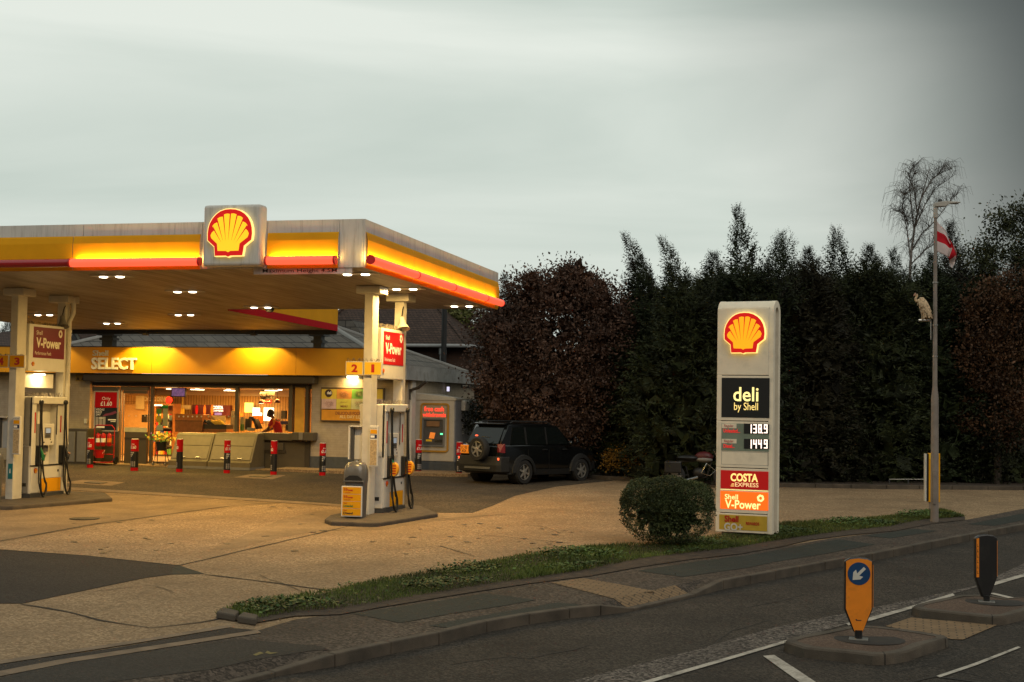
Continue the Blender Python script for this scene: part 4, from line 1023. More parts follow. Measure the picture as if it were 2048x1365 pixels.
# main windows
zb_w = lambda px: z_(px, 863)
b = MB()
post(b, 470, 478, 772, 864, -.08, .06); post(b, 578, 588, 752, 864, -.12, .08); post(b, 308, 472, 768, 774, -.06, .05); post(b, 478, 580, 768, 774, -.06, .05)
b.build('window_frame', frame_m, shop)
b = MB(); post(b, 308.2, 470, 774, 934, -.01, 0); b.build('window_glass', pane, shop)
b = MB(); post(b, 478, 578, 774, 866, -.01, 0); b.build('window_glass', pane, shop)
# bay return pane
b = MB(); post(b, 590, 611, 776, 866, .05, .06); b.build('bay_glass', colr('amber_blind', (.50, .26, .03), ), shop)
b = MB(); post(b, 588, 591, 760, 868, .03, .09); post(b, 611, 619, 768, 868, -.10, .09); post(b, 588, 619, 766, 775, -.10, .08); b.build('window_frame', frame_dk, shop)
b = MB(); a0, b0 = H(584, 881, .3); a1, b1 = H(628, 866, .3); b.box(a0, a1, SY - .34, SY, b0, b1); b.build('pay_sill', frame_m, shop, bevel=.015)
b = MB(); a0, b0 = H(597, 881, .36); a1, b1 = H(605, 866, .36); b.box(a0, a1, SY - .36, SY - .341, b0 + .01, b1 + .005); b.build('pay_tray', steel, shop, bevel=.008)
# counter front below the serving window
b = MB(); b.box(x_(500), x_(612), SY - .06, SY + .3, gz - .1, z_(540, 882)); b.build('counter_wall', frame_m, shop)
b = MB(); b.box(x_(498), x_(590), SY - .20, SY + .35, z_(540, 881), z_(540, 866)); b.build('counter_sill', frame_m, shop, bevel=.015)
b = MB(); b.box(x_(606), x_(622), SY - .055, SY + .25, gz - .1, z_(610, 882)); b.build('side_panel', frame_dk, shop)
b = MB(); a0, b0 = H(506, 900, .12); a1, b1 = H(567, 886, .12); b.box(a0, a1, SY - .12, SY - .062, b0, b1); b.build('night_hatch', frame_m, shop, bevel=.012)
b = MB(); b.box(a0 - .03, a1 + .06, SY - .10, SY - .064, b0 - .08, b0 - .004); b.build('hatch_shadow_strip', frame_dk, shop)  # solid dark strip modelled in place of the shadow under the hatch
# roof: hipped slate
ZE = 4.22; RX1, RX0, RY0, RY1, PT = -15.45, -30.0, 42.8, 50.5, .39
RH = (RY1 - RY0) / 2
b = MB()
A2 = Vector((RX0, RY0, ZE)); B = Vector((RX1, RY0, ZE)); C = Vector((RX1 - RH, RY0 + RH, ZE + RH * PT)); D = Vector((RX0 + RH, RY0 + RH, ZE + RH * PT)); rb = Vector((RX1, RY1, ZE)); lb_ = Vector((RX0, RY1, ZE))
b.add([A2, B, C, D], [(0, 1, 2, 3)]); b.add([B, rb, C], [(0, 1, 2)]); b.add([lb_, A2, D], [(0, 1, 2)]); b.add([rb, lb_, D, C], [(0, 1, 2, 3)])
rf = b.build('roof', slate, shop)
for P_, Q_ in ((B, C), (C, D), (D, A2), (rb, C)):
    b = MB(); b.tube([P_, Q_], .09, 8); b.build('hip_tile', mgrey, rf, smooth=True)
ze = ZE
b = MB(); b.box(-15.06, -15.0, 42.5, 50.9, ZE - .42, ZE + .03); b.box(xf1 + .01, -15.062, 42.5, 42.56, ZE - .42, ZE + .03); b.build('side_fascia', stucco, shop)
b = MB(); b.box(-16.0, -15.065, 42.6, 50.8, ZE - .40, ZE - .36); b.build('side_soffit', frame_dk, shop)
b = MB(); b.box(-15.062, -14.998, 42.49, 50.9, ZE + .031, ZE + .05); b.build('fascia_capping', mgrey, shop)
# vents that carry the canopy extension: dark stub columns through the roof
for px0, px1, py0, py1 in ((203, 225, 655, 694), (626, 643, 655, 700)):
    yy = fy + .25
    p0 = onY(px0, py1, yy); p1 = onY(px1, py0, yy)
    b = MB(); b.box(p0.x, p1.x, yy, yy + .3, p0.z - .4, SZ(0, yy) + .01); col = b.build('column', dgrey, can, bevel=.01)
    b = MB(); b.box(p0.x - .12, p1.x + .12, yy - .1, yy + .4, SZ(0, yy) - .16, SZ(0, yy)); b.build('column_cap', dgrey, col)
    b = MB(); b.box(p0.x - .06, p1.x + .06, yy - .05, yy + .35, p0.z + .22, p0.z + .30); b.build('column_collar', dgrey, col)
# floor, ceiling, interior walls
IZ = gz + .12; CZ = z_(400, 775); IY = SY + 6.3
b = MB(); b.box(x_(178) - 3.5, xb, SY + .26, IY, IZ - .1, IZ); b.build('shop_floor', int_floor, shop)
b = MB(); b.box(x_(178) - 3.5, xb + .3, SY + .13, IY, CZ, CZ + .1); b.build('shop_ceiling', int_ceil, shop)
b = MB(); b.box(onY(178, 800, IY).x - 4, onY(298, 800, IY - 1).x, IY - 1.0, IY - .9, IZ, CZ); b.box(xb, xb + .1, SY + .26, IY, IZ, CZ); b.box(x_(178) - 3.4, x_(178) - 3.3, SY + .26, IY, IZ, CZ); b.each('inner_wall', int_wall, shop)
b = MB(); b.box(onY(280, 800, IY).x, xb + .1, IY, IY + .1, IZ, CZ); b.build('slatted_wall', int_slat, shop)
b = MB(); q = onY(400, 791, IY - .12); b.box(onY(302, 800, IY).x, xb - .01, IY - .12, IY - .004, q.z, CZ - .005); b.build('wall_bulkhead', int_ceil, shop)
# interior strip lamps
def iY(px, py, Y): return onY(px, py, Y)
def lampstrip(px0, px1, py, Y, e):
    p0 = iY(px0, py, Y); p1 = iY(px1, py, Y); z = CZ - .04
    b = MB(); b.box(p0.x, p1.x, Y - .3, Y + .3, z - .03, z); b.build('ceiling_panel_lamp', strip_on, shop)
    light('shop_light', 'AREA', ((p0.x + p1.x) / 2, Y, z - .06), e * 5, (1, .46, .10), shop, ((p0.x + p1.x) / 2, Y, z - 3), shape='RECTANGLE', size=1.2, size_y=.6)
lampstrip(341, 353, 774, SY + 1.9, 44)
lampstrip(389, 401, 777, SY + 2.6, 44)
lampstrip(537, 549, 779, SY + 2.2, 46)
lampstrip(258, 270, 779, SY + 3.0, 50)
lampstrip(455, 465, 779, SY + 4.6, 40)
for px, py, Y in ((394.5, 785, SY + 4.5), (456.5, 786, SY + 4.5), (560, 781, SY + 3.0), (541, 785, SY + 3.4)):
    p = iY(px, py, Y); b = MB(); b.lathe((p.x, Y, CZ - .012), [(.08, 0), (.07, -.02)], 12); b.build('downlight', lamp_on, shop)

# ---- things inside, built on their own depth planes
def card(name, label, cat, px0, py0, px1, py1, Y, th, m, group=None, extra=None):
    """real box whose front face fills the given photo rectangle at depth Y"""
    a = iY(px0, py1, Y); c = iY(px1, py0, Y)
    t = MB(); t.box(a.x, c.x, Y, Y + th, a.z, c.z)
    o = t.build(name, m, loc=((a.x + c.x) / 2, Y, a.z))
    return tag(o, label, cat, group)
def box_on(bb, px0, py0, px1, py1, Y, th, mi=0):
    a = iY(px0, py1, Y); c = iY(px1, py0, Y); bb.box(a.x, c.x, Y, Y + th, a.z, c.z, mi)
# television
t = thing('television', 'wall television hanging under the shop ceiling, purple picture on screen', 'television', iY(357, 790, SY + 1.4))
b = MB(); box_on(b, 342, 776, 371, 794, SY + 1.4, .06); b.tube([iY(358, 776, SY + 1.45), Vector((iY(358, 776, SY + 1.45).x, SY + 1.45, CZ))], .03, 6); b.build('casing', black_p, t)
tvm = mat('tv_picture', (.2, .1, .25), .3, var=.9, vs=9, em=.35, emc=(.42, .22, .50)); b = MB(); box_on(b, 343.5, 777.5, 369.5, 792.5, SY + 1.39, .008); b.build('screen', tvm, t)
# chilled drinks header and fridge shelves on the left
FI = Fr((0, IY - 1.02, 0), (1, 0, 0))
t = thing('drinks_header', 'header board reading chilled drinks above the fridge shelves', 'sign', iY(320, 805, IY - 1.05))
b = MB(); box_on(b, 250, 792, 338, 808, IY - 1.10, .06); b.build('board', int_slat, t)
b = MB(); textbox(b, Fr((0, IY - 1.10, 0), (1, 0, 0)), 'CHILLED DRINKS', 288, 802.5, 336, 794.5, c=.01, bold=.01); b.build('lettering', cream_t, t)
t = thing('drinks_fridge', 'tall open fridge with shelves of drinks at the left of the window', 'fridge', iY(318, 925, IY - 1.5))
b = MB(); box_on(b, 306, 808, 312, 926, IY - 1.6, .6); box_on(b, 343, 808, 346, 926, IY - 1.6, .6); box_on(b, 306, 808, 346, 811, IY - 1.6, .6); box_on(b, 306, 808, 346, 926, IY - 1.05, .04); b.build('carcass', wood_m, t)
b = MB(); box_on(b, 307, 810, 325, 812, IY - 1.61, .02); b.build('strip_light', strip_on, t)
for py in (838, 856, 874, 892, 910):
    b = MB(); box_on(b, 312, py, 343, py + 1.5, IY - 1.6, .5); b.build('shelf', frame_m, t)
rs = random.Random(4)
pal = [colr('pack_red', (.55, .02, .02)), colr('pack_yellow', (.75, .5, .05)), colr('pack_green', (.12, .3, .05)), colr('pack_cream', (.6, .5, .3)), colr('pack_black', (.02, .02, .02)), colr('pack_white', (.7, .68, .6)), colr('pack_orange', (.7, .2, .02)), colr('pack_blue', (.05, .08, .3))]
def packs(nm, label, cat, px0, px1, py_base, hpx, n, Y, grp, seed, sizes=(3, 5)):
    """a row of goods standing on a shelf; each one an object"""
    r = random.Random(seed); x = px0
    for i in range(n):
        w = r.uniform(*sizes)
        if x + w > px1: break
        h = hpx * r.uniform(.75, 1); a = iY(x, py_base, Y); c = iY(x + w * .9, py_base - h, Y)
        b = MB(); b.box(a.x, c.x, Y, Y + .12, a.z, c.z)
        k = r.randrange(len(pal)); cn = ['red', 'yellow', 'green', 'cream', 'black', 'white', 'orange', 'blue'][k]
        o = b.build(nm, pal[k], loc=((a.x + c.x) / 2, Y + .06, a.z), bevel=.008)
        tag(o, f'{cn} drinks pack, {("first", "second", "third", "fourth", "fifth", "sixth", "seventh", "eighth")[i]} from the left on {label}', cat, grp); x += w
for j, (py, sd_) in enumerate(((837.5, 1), (855.5, 2), (873.5, 3), (891.5, 4), (909.5, 5))):
    packs('drinks_pack', f'the {("top", "second", "middle", "fourth", "bottom")[j]} fridge shelf', 'drinks pack', 312, 343, py, 12, 8, IY - 1.55, 'drinks packs in the fridge', sd_)
# stickers and posters on the window by the door
for px0, py0, px1, py1, mm, lb_ in ((313, 818, 323, 828, 'pack_green', 'green and white poster inside the window beside the fridge'), (313, 832, 323, 845, 'pack_yellow', 'light yellow green poster low in the window beside the fridge'), (325, 816, 336, 853, 'pack_cream', 'tall cream poster with small pictures inside the window'),
                               (324, 811, 336, 817.5, 'sign_green', 'green running exit sign board inside the window'), (313, 851, 326, 861, 'pack_white', 'grey white notice sheet inside the window'), (338, 831, 344, 841, 'pack_white', 'small white card at the right of the cream poster')):
    m = colr(mm, (.03, .35, .05)); card('window_poster', lb_, 'poster', px0, py0, px1, py1, SY + .10, .012, m)
p = iY(338.5, 801, SY + 2.4)
b = MB(); b.lathe(p, [(.12, 0), (.12, .02)], 24, axis=(0, -1, 0)); tag(b.build('round_sign', red_p, loc=p), 'round red hanging sign below the television', 'sign')
# behind the counter: food-to-go station, hanging shapes, coffee sign
t = thing('coffee_bar', 'dark red coffee express counter wall with white lettering and small screen', 'coffee machine', iY(445, 862, IY - .3))
b = MB(); box_on(b, 384, 811, 460, 832, IY - .25, .2); b.build('back_panel', colr('coffee_maroon', (.10, .008, .012)), t)
ct = mat('coffee_letters', (1, .95, .9), .4, var=0, em=1.6, emc=(1, .92, .82))
b = MB(); textbox(b, Fr((0, IY - .25, 0), (1, 0, 0)), 'COSTA', 425, 818.5, 446.5, 812.2, c=.02, bold=.05); textbox(b, Fr((0, IY - .25, 0), (1, 0, 0)), 'EXPRESS', 425.5, 823.5, 446.5, 820.3, c=.02, bold=.02); b.build('lettering', ct, t)
b = MB(); box_on(b, 429, 826, 443, 830.5, IY - .28, .02); b.build('screen', colr('violet_screen', (.2, .15, .4), em=.5, emc=(.40, .26, .75)), t)
for i, px in enumerate((390, 406, 421)):
    p = iY(px, 828, IY - .7); c = iY(px + 6, 812, IY - .7); w = c.x - p.x; h = c.z - p.z
    b = MB(); pts = []
    for k in range(14):
        w_ = 2 * math.pi * k / 14; pts.append(Vector((p.x + w / 2 + w / 2 * math.cos(w_) * (.9), IY - .7, p.z + h / 2 + h * .62 * math.sin(w_))))
    b.prism(pts, (0, .03, 0)); tag(b.build('hanging_menu', (red_p, pal[6], pal[6])[i], loc=p), ('dark red oval hanging board above the counter, leftmost of three', 'orange oval hanging board, middle of three above the counter', 'orange oval hanging board next to the coffee lettering')[i], 'hanging board', 'oval boards above the counter')
card('menu_board', 'cream sign with a round mark on the wall left of the ovals', 'sign', 348, 811, 381, 819, IY - .3, .04, pal[3])
card('shelf_unit', 'dark shelf unit with bottles at the right end of the coffee wall', 'shelf unit', 461, 822, 470, 862, IY - .8, .3, frame_dk)
card('broom', 'yellow broom leaning against the back wall under the television', 'broom', 364.5, 792, 366, 818, IY - .9, .03, pal[1])
card('dustpan', 'bright yellow dustpan at the foot of the broom', 'dustpan', 361, 817, 367.5, 830, IY - .92, .06, pal[1])
t = thing('food_counter', 'long brown wooden food counter behind the main window', 'counter', iY(385, 862, SY + 1.6))
b = MB(); box_on(b, 350, 830, 405, 864, SY + 1.6, .7); b.build('counter_body', wood_m, t)
b = MB(); box_on(b, 350, 841, 405, 842, SY + 1.58, .02); b.build('trim', frame_m, t)
dot = mat('window_dots', (.9, .8, .75), .5, var=0)
b = MB(); box_on(b, 350, 829, 405, 841, SY + 1.55, .03); b.build('counter_panel', colr('counter_amber', (.42, .16, .04)), t)
t = thing('food_display', 'glazed display of long yellow baguettes on the counter', 'food display', iY(428, 862, SY + 1.6))
b = MB(); box_on(b, 406, 832, 450, 846, SY + 2.2, .05); b.build('back_panel', pal[3], t); b = MB(); box_on(b, 406, 850, 453, 858, SY + 1.7, .5); b.build('tray', frame_dk, t)
b = MB(); box_on(b, 406, 859, 453, 865, SY + 1.7, .5); b.build('base', wood_m, t)
for i, px in enumerate((409, 416, 423, 430, 437)):
    p = iY(px, 842, SY + 1.75); q = iY(px + 12, 850, SY + 1.75); b = MB(); b.tube([p, p.lerp(q, .5) + Vector((0, 0, .01)), q], [.05, .06, .045], 8); tag(b.build('baguette', pal[1] if i > 1 else pal[4], loc=q, smooth=True), ('dark baguette at the left end of the display', 'dark baguette second from the left of the display', 'yellow baguette in the middle of the display', 'yellow baguette right of the middle of the display', 'yellow baguette at the right end of the display')[i], 'baguette', 'baguettes in the display')
# row of pale dots (window manifestation) as one transfer on the glass
b = MB()
for px in (358, 367, 376, 385, 394, 403, 417, 457, 466): p = iY(px, 833.5, SY + .03); b.lathe(p, [(.028, 0), (.028, .003)], 10, axis=(0, -1, 0))
for px in (258, 272, 290, 313, 323): p = iY(px, 832 if px < 300 else 870, SY + .03); b.lathe(p, [(.025, 0), (.025, .003)], 10, axis=(0, -1, 0))
o = b.build('glass_dots', dot, shop); o['kind'] = 'stuff'
# bright doorway/displays at the back of the right hand window
for px0, py0, px1, py1, m, lb_ in ((489, 806, 506, 825, win_yel, 'tall glowing yellow display panel at the back of the right window'), (505, 816, 519, 834, win_on, 'white glowing display left of the cashier'), (517, 826, 523, 840, win_on, 'small white glowing strip beside the till'), (527, 816, 547, 842, win_on, 'white glowing display behind the head of the cashier')):
    card('lit_display', lb_, 'lit display', px0, py0, px1, py1, IY - .4, .05, m)
card('amber_poster', 'amber poster left of the glowing white display', 'poster', 478.5, 826, 486, 834, IY - .5, .04, pal[6])
t = thing('menu_screen', 'black ceiling cluster with a small red sign above the cashier', 'ceiling unit', iY(530, 800, SY + 2.2))
b = MB(); box_on(b, 522, 782, 543, 799, SY + 2.2, .3); b.ball(iY(527, 790, SY + 2.2), .14, 10); b.ball(iY(540, 788, SY + 2.3), .17, 10); b.build('housing', frame_dk, t)
b = MB(); box_on(b, 527, 800, 542, 807, SY + 2.2, .05); b.build('sign', dred, t); b = MB(); textbox(b, Fr((0, SY + 2.2, 0), (1, 0, 0)), 'Food', 528, 804, 540, 801, c=.01, bold=.02); b.build('lettering', cream_t, t)
for px, py, lb_ in ((523, 805, 'dome pendant lamp glowing above the till'), (554.5, 804, 'dark ball pendant lamp right of the cashier')):
    p = iY(px, py, SY + 1.8); t = thing('pendant_lamp', lb_, 'lamp', p, 0, 'pendant lamps')
    b = MB(); b.lathe(p, [(.10, -.04), (.10, 0), (.07, .06), (.02, .09)], 14); b.build('lamp_shade', colr('copper', (.16, .03, .015)), t, smooth=True)
    b = MB(); b.tube([p + Vector((0, 0, .08)), Vector((p.x, p.y, CZ))], .006, 5); b.build('cord', black_p, t)
    if px == 523: b = MB(); b.lathe(p + Vector((0, 0, -.045)), [(.08, 0), (.08, .004)], 12); b.build('bulb', lamp_on, t)
# till counter with goods
t = thing('till_counter', 'wooden till counter inside the serving window', 'counter', iY(540, 862, SY + .8))
b = MB(); a0 = x_(480); b.box(a0, xb - .02, SY + .36, SY + 1.1, IZ, z_(540, 867)); b.build('counter_body', wood_m, t)
for px0, py0, px1, py1, Y, m, lb_, nm, ct_ in ((488, 838, 500, 860, SY + 1.0, black_p, 'black till screen seen from behind at the left of the counter', 'till_screen', 'till'), (480, 834, 487, 862, SY + .7, pal[3], 'tall beige box at the left end of the till counter', 'carton', 'box'),
        (494, 856, 507, 862, SY + .6, pal[5], 'low white paper stack in front of the till', 'paper_stack', 'paper'), (480, 849, 484.5, 862, SY + .5, pal[2], 'green and cream leaflet box by the mullion', 'leaflet_box', 'box'), (561, 843, 574, 849, SY + 1.6, pal[7], 'blue packet lying on the shelf right of the cashier', 'packet', 'packet'),
        (561, 851, 574, 853, SY + 1.6, pal[3], 'cream tray under the blue packet', 'tray', 'tray'), (571, 850, 579, 862, SY + 1.0, pal[4], 'black jar group at the right end of the till counter', 'jar', 'jar'), (497, 834, 505, 842, SY + 1.5, black_p, 'black scanner head above the till', 'scanner', 'scanner'), (562, 822, 571, 838, SY + 4.6, pal[4], 'dark picture on the back wall right of the cashier', 'picture', 'picture')):
    o = card(nm, lb_, ct_, px0, py0, px1, py1, Y, .14, m)
b = MB(); p = [iY(504, 838, SY + .75), iY(509, 838, SY + .75), iY(518, 858, SY + .75), iY(512, 859, SY + .75)]; b.prism(p, (0, .3, 0)); tag(b.build('till_monitor', black_p, loc=p[3]), 'tilted black till monitor in front of the cashier', 'monitor')
card('snack_stand', 'red and orange snack stand between the till and the glowing display', 'snack stand', 505, 832, 519, 848, SY + 2.6, .3, pal[6])
card('door_poster', 'framed poster of small pictures on the inner wall seen through the door', 'poster', 271, 792, 289, 819, IY - 1.15, .03, pal[3])
card('fruit_stand', 'dark stand with orange boxes seen through the door glass', 'stand', 283, 830, 294, 845, SY + 2.4, .4, frame_dk)

# ---- cashier
def skin_person(name, parent, pts, edges, radii, m, sub=2):
    me = bpy.data.meshes.new(name); me.from_pydata(pts, edges, []); o = bpy.data.objects.new(name, me); COL.objects.link(o)
    me.materials.append(m)
    W = WM[parent]; me.transform(W.inverted()); o.parent = parent; WM[o] = W
    s = o.modifiers.new('skin', 'SKIN'); s.use_smooth_shade = True
    for i, r in enumerate(radii): me.skin_vertices[0].data[i].radius = (r if isinstance(r, tuple) else (r, r))
    me.skin_vertices[0].data[0].use_root = True
    q = o.modifiers.new('sub', 'SUBSURF'); q.levels = sub; q.render_levels = sub
    return o
CY_ = SY + 1.45
hd = iY(540.5, 828, CY_); fl = IZ
per = thing('person', 'shop worker in a red and yellow polo leaning over the till, head bowed', 'person', (hd.x + .25, CY_, fl))
skin_m = mat('dark_skin', (.10, .035, .015), .5, var=.05); hair_m = mat('black_hair', (.008, .006, .005), .6, var=0); polo_r = mat('red_polo', (.50, .006, .006), .7, var=.08); polo_y = mat('yellow_polo', (.8, .33, .02), .7, var=.08); trou = mat('black_trousers', (.012, .012, .014), .7)
Xh = hd.x; zH = hd.z
sh = Vector((Xh + .17, CY_ + .02, zH - .24)); pel = Vector((Xh + .32, CY_ + .05, zH - .80)); ns = -.19
body = [pel, pel + Vector((-.03, 0, .2)), pel + Vector((-.08, 0, .42)), sh, sh + Vector((-.06, 0, .10)), hd + Vector((.02, 0, -.05)),           # 0-5
        sh + Vector((-.02, -.19, .01)), sh + Vector((-.14, -.24, -.27)), sh + Vector((-.40, -.22, -.40)), sh + Vector((-.50, -.2, -.42)),         # 6-9 near arm
        sh + Vector((-.02, .19, .01)), sh + Vector((-.16, .22, -.25)), sh + Vector((-.42, .16, -.36)), sh + Vector((-.52, .14, -.38)),           # 10-13
        Vector((pel.x, pel.y - .1, pel.z - .05)), Vector((pel.x - .03, pel.y - .11, fl + .50)), Vector((pel.x, pel.y - .11, fl + .08)), Vector((pel.x - .14, pel.y - .11, fl + .04)),
        Vector((pel.x, pel.y + .1, pel.z - .05)), Vector((pel.x - .01, pel.y + .11, fl + .50)), Vector((pel.x + .04, pel.y + .11, fl + .08)), Vector((pel.x - .10, pel.y + .11, fl + .04))]
ed = [(0, 1), (1, 2), (2, 3), (3, 4), (4, 5), (3, 6), (6, 7), (7, 8), (8, 9), (3, 10), (10, 11), (11, 12), (12, 13), (0, 14), (14, 15), (15, 16), (16, 17), (0, 18), (18, 19), (19, 20), (20, 21)]
ra = [.13, .12, .13, .11, .06, .07, .06, .05, .035, .03, .06, .05, .035, .03, .09, .065, .045, .04, .09, .065, .045, .04]
bd = skin_person('body', per, body, ed, ra, skin_m)
shirt = [pel + Vector((0, 0, -.02)), body[1], body[2], sh + Vector((.01, 0, 0)), body[6], sh + Vector((-.10, -.23, -.20)), body[10], sh + Vector((-.12, .22, -.20))]
skin_person('polo_shirt', per, shirt, [(0, 1), (1, 2), (2, 3), (3, 4), (4, 5), (3, 6), (6, 7)], [.155, .145, .155, .13, .085, .075, .085, .075], polo_r)
b = MB(); b.ball(sh + Vector((-.02, -.14, -.02)), .10, 12, sc=(1.1, .9, 1.25)); b.ball(sh + Vector((-.08, -.2, -.15)), .085, 10, sc=(1.1, .9, 1.3)); b.build('shoulder_yoke', polo_y, per, smooth=True)
skin_person('trousers', per, [body[0] + Vector((0, 0, -.02)), body[14], body[15], body[16], body[18], body[19], body[20]], [(0, 1), (1, 2), (2, 3), (0, 4), (4, 5), (5, 6)], [.15, .105, .08, .06, .105, .08, .06], trou)
b = MB(); b.ball(hd, .105, 16, sc=(1.05, .82, 1.25)); b.ball(hd + Vector((-.085, 0, -.055)), .05, 10, sc=(.9, 1, 1)); b.ball(hd + Vector((-.115, 0, -.02)), .018, 8, sc=(1, .8, 1.2))
b.ball(hd + Vector((.01, -.085, -.01)), .022, 8, sc=(1, .5, 1.5)); b.ball(hd + Vector((.01, .085, -.01)), .022, 8, sc=(1, .5, 1.5)); b.build('head', skin_m, bd, smooth='full')
b = MB(); b.ball(hd + Vector((.012, 0, .035)), .118, 16, sc=(1.0, .88, 1.08)); b.build('hair', hair_m, per, smooth='full')
b = MB(); 
for s in (-1, 1): b.ball(hd + Vector((-.10, .035 * s, .01)), .010, 6)
b.build('eye', black_p, bd)
for wr, s in ((body[9], -1), (body[13], 1)):
    b = MB(); b.ball(wr + Vector((-.04, 0, -.005)), .042, 10, sc=(1.2, .9, .5))
    for k in range(4):
        q = wr + Vector((-.075, (k - 1.5) * .019, 0)); l = (.055, .068, .064, .05)[k]; b.tube([q, q + Vector((-l * .55, 0, .006)), q + Vector((-l, 0, -.018))], [.0095, .009, .007], 6)
    q = wr + Vector((-.03, s * .036, 0)); b.tube([q, q + Vector((-.03, s * .025, -.003)), q + Vector((-.055, s * .022, -.01))], [.011, .010, .008], 6)
    b.build('hand', skin_m, bd, smooth='full')

# ================================================================== things in front of the shop
# floodlights above the shop fascia
for px, e in ((290, 62), (506, 42), (78, 26)):
    p = onY(px, 690, fy - .45); p.z = ZF1 + .28
    t = thing('fascia_floodlight', {290: 'small floodlight above the shop sign lettering', 506: 'small floodlight above the plain middle part of the shop fascia', 78: 'small floodlight above the left end of the shop fascia'}[px], 'floodlight', p, 0, 'floodlights above the shop fascia')
    b = MB(); b.box(p.x - .10, p.x + .10, p.y - .03, p.y + .07, p.z + .10, p.z + .17); b.tube([p + Vector((0, .02, .17)), p + Vector((0, .1, SZ(0, p.y) - p.z - .02))], .012, 6); b.build('housing', dgrey, t, bevel=.01)
    light('lamp_light', 'SPOT', p + Vector((0, .02, .08)), e * 6.5, (1, .72, .16), t, Vector((p.x, fy, ZF0 - .15)), spot_size=R_(128), spot_blend=.22, shadow_soft_size=.04)
# wall lamp and wall boards
t = thing('wall_lamp', 'small glowing bulkhead lamp on the white wall above the food poster', 'lamp', onY(703, 757, SY - .08))
b = MB(); box_on(b, 693, 752, 714, 757, SY - .12, .12); b.build('lamp_face', strip_on, t, bevel=.015)
light('lamp_light', 'AREA', onY(703, 758, SY - .15), 22, (1, .66, .24), t, onY(703, 800, SY + .05), shape='RECTANGLE', size=.3, size_y=.08)
FP = Fr((0, SY - .06, 0), (1, 0, 0))
def pbox(bb, F, p0, p1, y0, y1, c0, c1, mi=0):
    a0, b0 = F.hit(p0, y1, 0); a1, b1 = F.hit(p1, y0, 0); bb.fb(F, a0, a1, b0, b1, c0, c1, mi)
t = thing('food_poster', 'framed deli menu poster of coloured squares on the white wall', 'poster', onY(704, 842, SY - .06))
b = MB(); pbox(b, FP, 641, 769, 776.5, 843, -.05, .02); b.build('poster_frame', colr('bronze', (.10, .07, .04)), t, bevel=.01)
b = MB(); pbox(b, FP, 643.5, 766, 820, 840.5, .021, .026); b.build('orange_band', colr('poster_orange', (.62, .27, .02)), t)
sq = [(643.5, 674, 779, 798, 'poster_yellow', (.70, .52, .06)), (674, 704, 779, 798, 'poster_peach', (.70, .30, .06)), (704, 735, 779, 798, 'poster_green', (.20, .45, .06)), (735, 766, 779, 798, 'poster_yellow', (.7, .52, .06)),
      (643.5, 673, 798.5, 819.5, 'poster_pink', (.60, .42, .38)), (673, 703, 798.5, 819.5, 'poster_lime', (.62, .55, .08)), (703, 735, 798.5, 819.5, 'poster_pale', (.60, .58, .25)), (735, 766, 798.5, 819.5, 'poster_pink', (.6, .42, .38))]
for p0, p1, y0, y1, nm, c in sq:
    b = MB(); pbox(b, FP, p0, p1, y0, y1, .021, .026); b.build('poster_square', colr(nm, c), t)
b = MB(); a, z = FP.hit(658, 787); b.lathe(FP.p(a, z, .027), [(.125, 0), (.125, .003)], 24, axis=FP.n); rd_ = b.build('round_badge', dark_t, t)
b = MB(); textbox(b, FP, 'deli', 654, 789, 663, 783, c=.032, bold=.03); b.build('lettering', white_t, rd_)
b = MB(); textbox(b, FP, 'DELICIOUS FOOD & DRINK', 671, 830, 752, 825, c=.03); b.build('lettering', colr('brown_text', (.22, .06, .03)), t)
b = MB(); textbox(b, FP, 'MENU', 681, 815, 695, 811, c=.03, bold=.03); b.build('lettering', MT['brown_text'], t)
b = MB(); textbox(b, FP, 'BREAKFAST', 681, 806, 695, 804, c=.03, bold=0); b.build('lettering', MT['brown_text'], t)
b = MB(); textbox(b, FP, 'ALL DAY LONG', 679, 837, 733, 831.5, c=.03); b.build('lettering', colr('pale_text', (.75, .6, .3)), t)
rs = random.Random(8)
b = MB()
for (cx, cy) in ((659, 808), (689, 789), (719, 788), (719, 808)):
    q = []
    for k in range(26):
        w = 2 * math.pi * k / 12.5; rr = 7 * (.6 + .4 * math.sin(k * 1.7)); a, z = FP.hit(cx + rr * 1.4 * math.cos(w), cy + rr * math.sin(w)); q.append(FP.p(a, z, .029))
    b.tube(q, .004, 4)
b.each('line_drawing', colr('line_brown', (.3, .12, .06)), t)
# Only 1.60 poster in the side light
FQ = Fr((0, SY - .04, 0), (1, 0, 0))
t = thing('offer_poster', 'framed red and black offer poster beside the shop door', 'poster', onY(212, 862, SY - .04))
b = MB(); pbox(b, FQ, 187, 238.5, 781, 863, -.03, .02); b.build('poster_frame', colr('alu', (.35, .34, .32), ), t, bevel=.008)
b = MB(); pbox(b, FQ, 190.5, 235, 785, 815.5, .021, .026); rp = b.build('red_field', red_p, t)
b = MB(); pbox(b, FQ, 190.5, 235, 816, 860, .021, .026); bk = b.build('black_field', black_p, t)
b = MB(); textbox(b, FQ, 'Only', 204, 802, 221, 794.5, c=.03, bold=.0); b.build('lettering', white_t, rp)
b = MB(); textbox(b, FQ, '£1.60', 201, 812, 224, 803.5, c=.03, bold=.02); b.build('lettering', white_t, rp)
b = MB(); 
for i, (s, w) in enumerate((('VEGAS', 17), ('RACE', 12), ('DAY', 10))): textbox(b, FQ, s, 192, 821.5 + i * 5, 192 + w, 817.5 + i * 5, c=.03, bold=.02, shear=.2)
b.build('lettering', white_t, bk)
for i in range(3):
    b = MB(); pbox(b, FQ, 192 + i * 7, 198 + i * 7, 834, 851, .027, .031); b.build('can_picture', colr('can_grey', (.3, .28, .28)), bk)
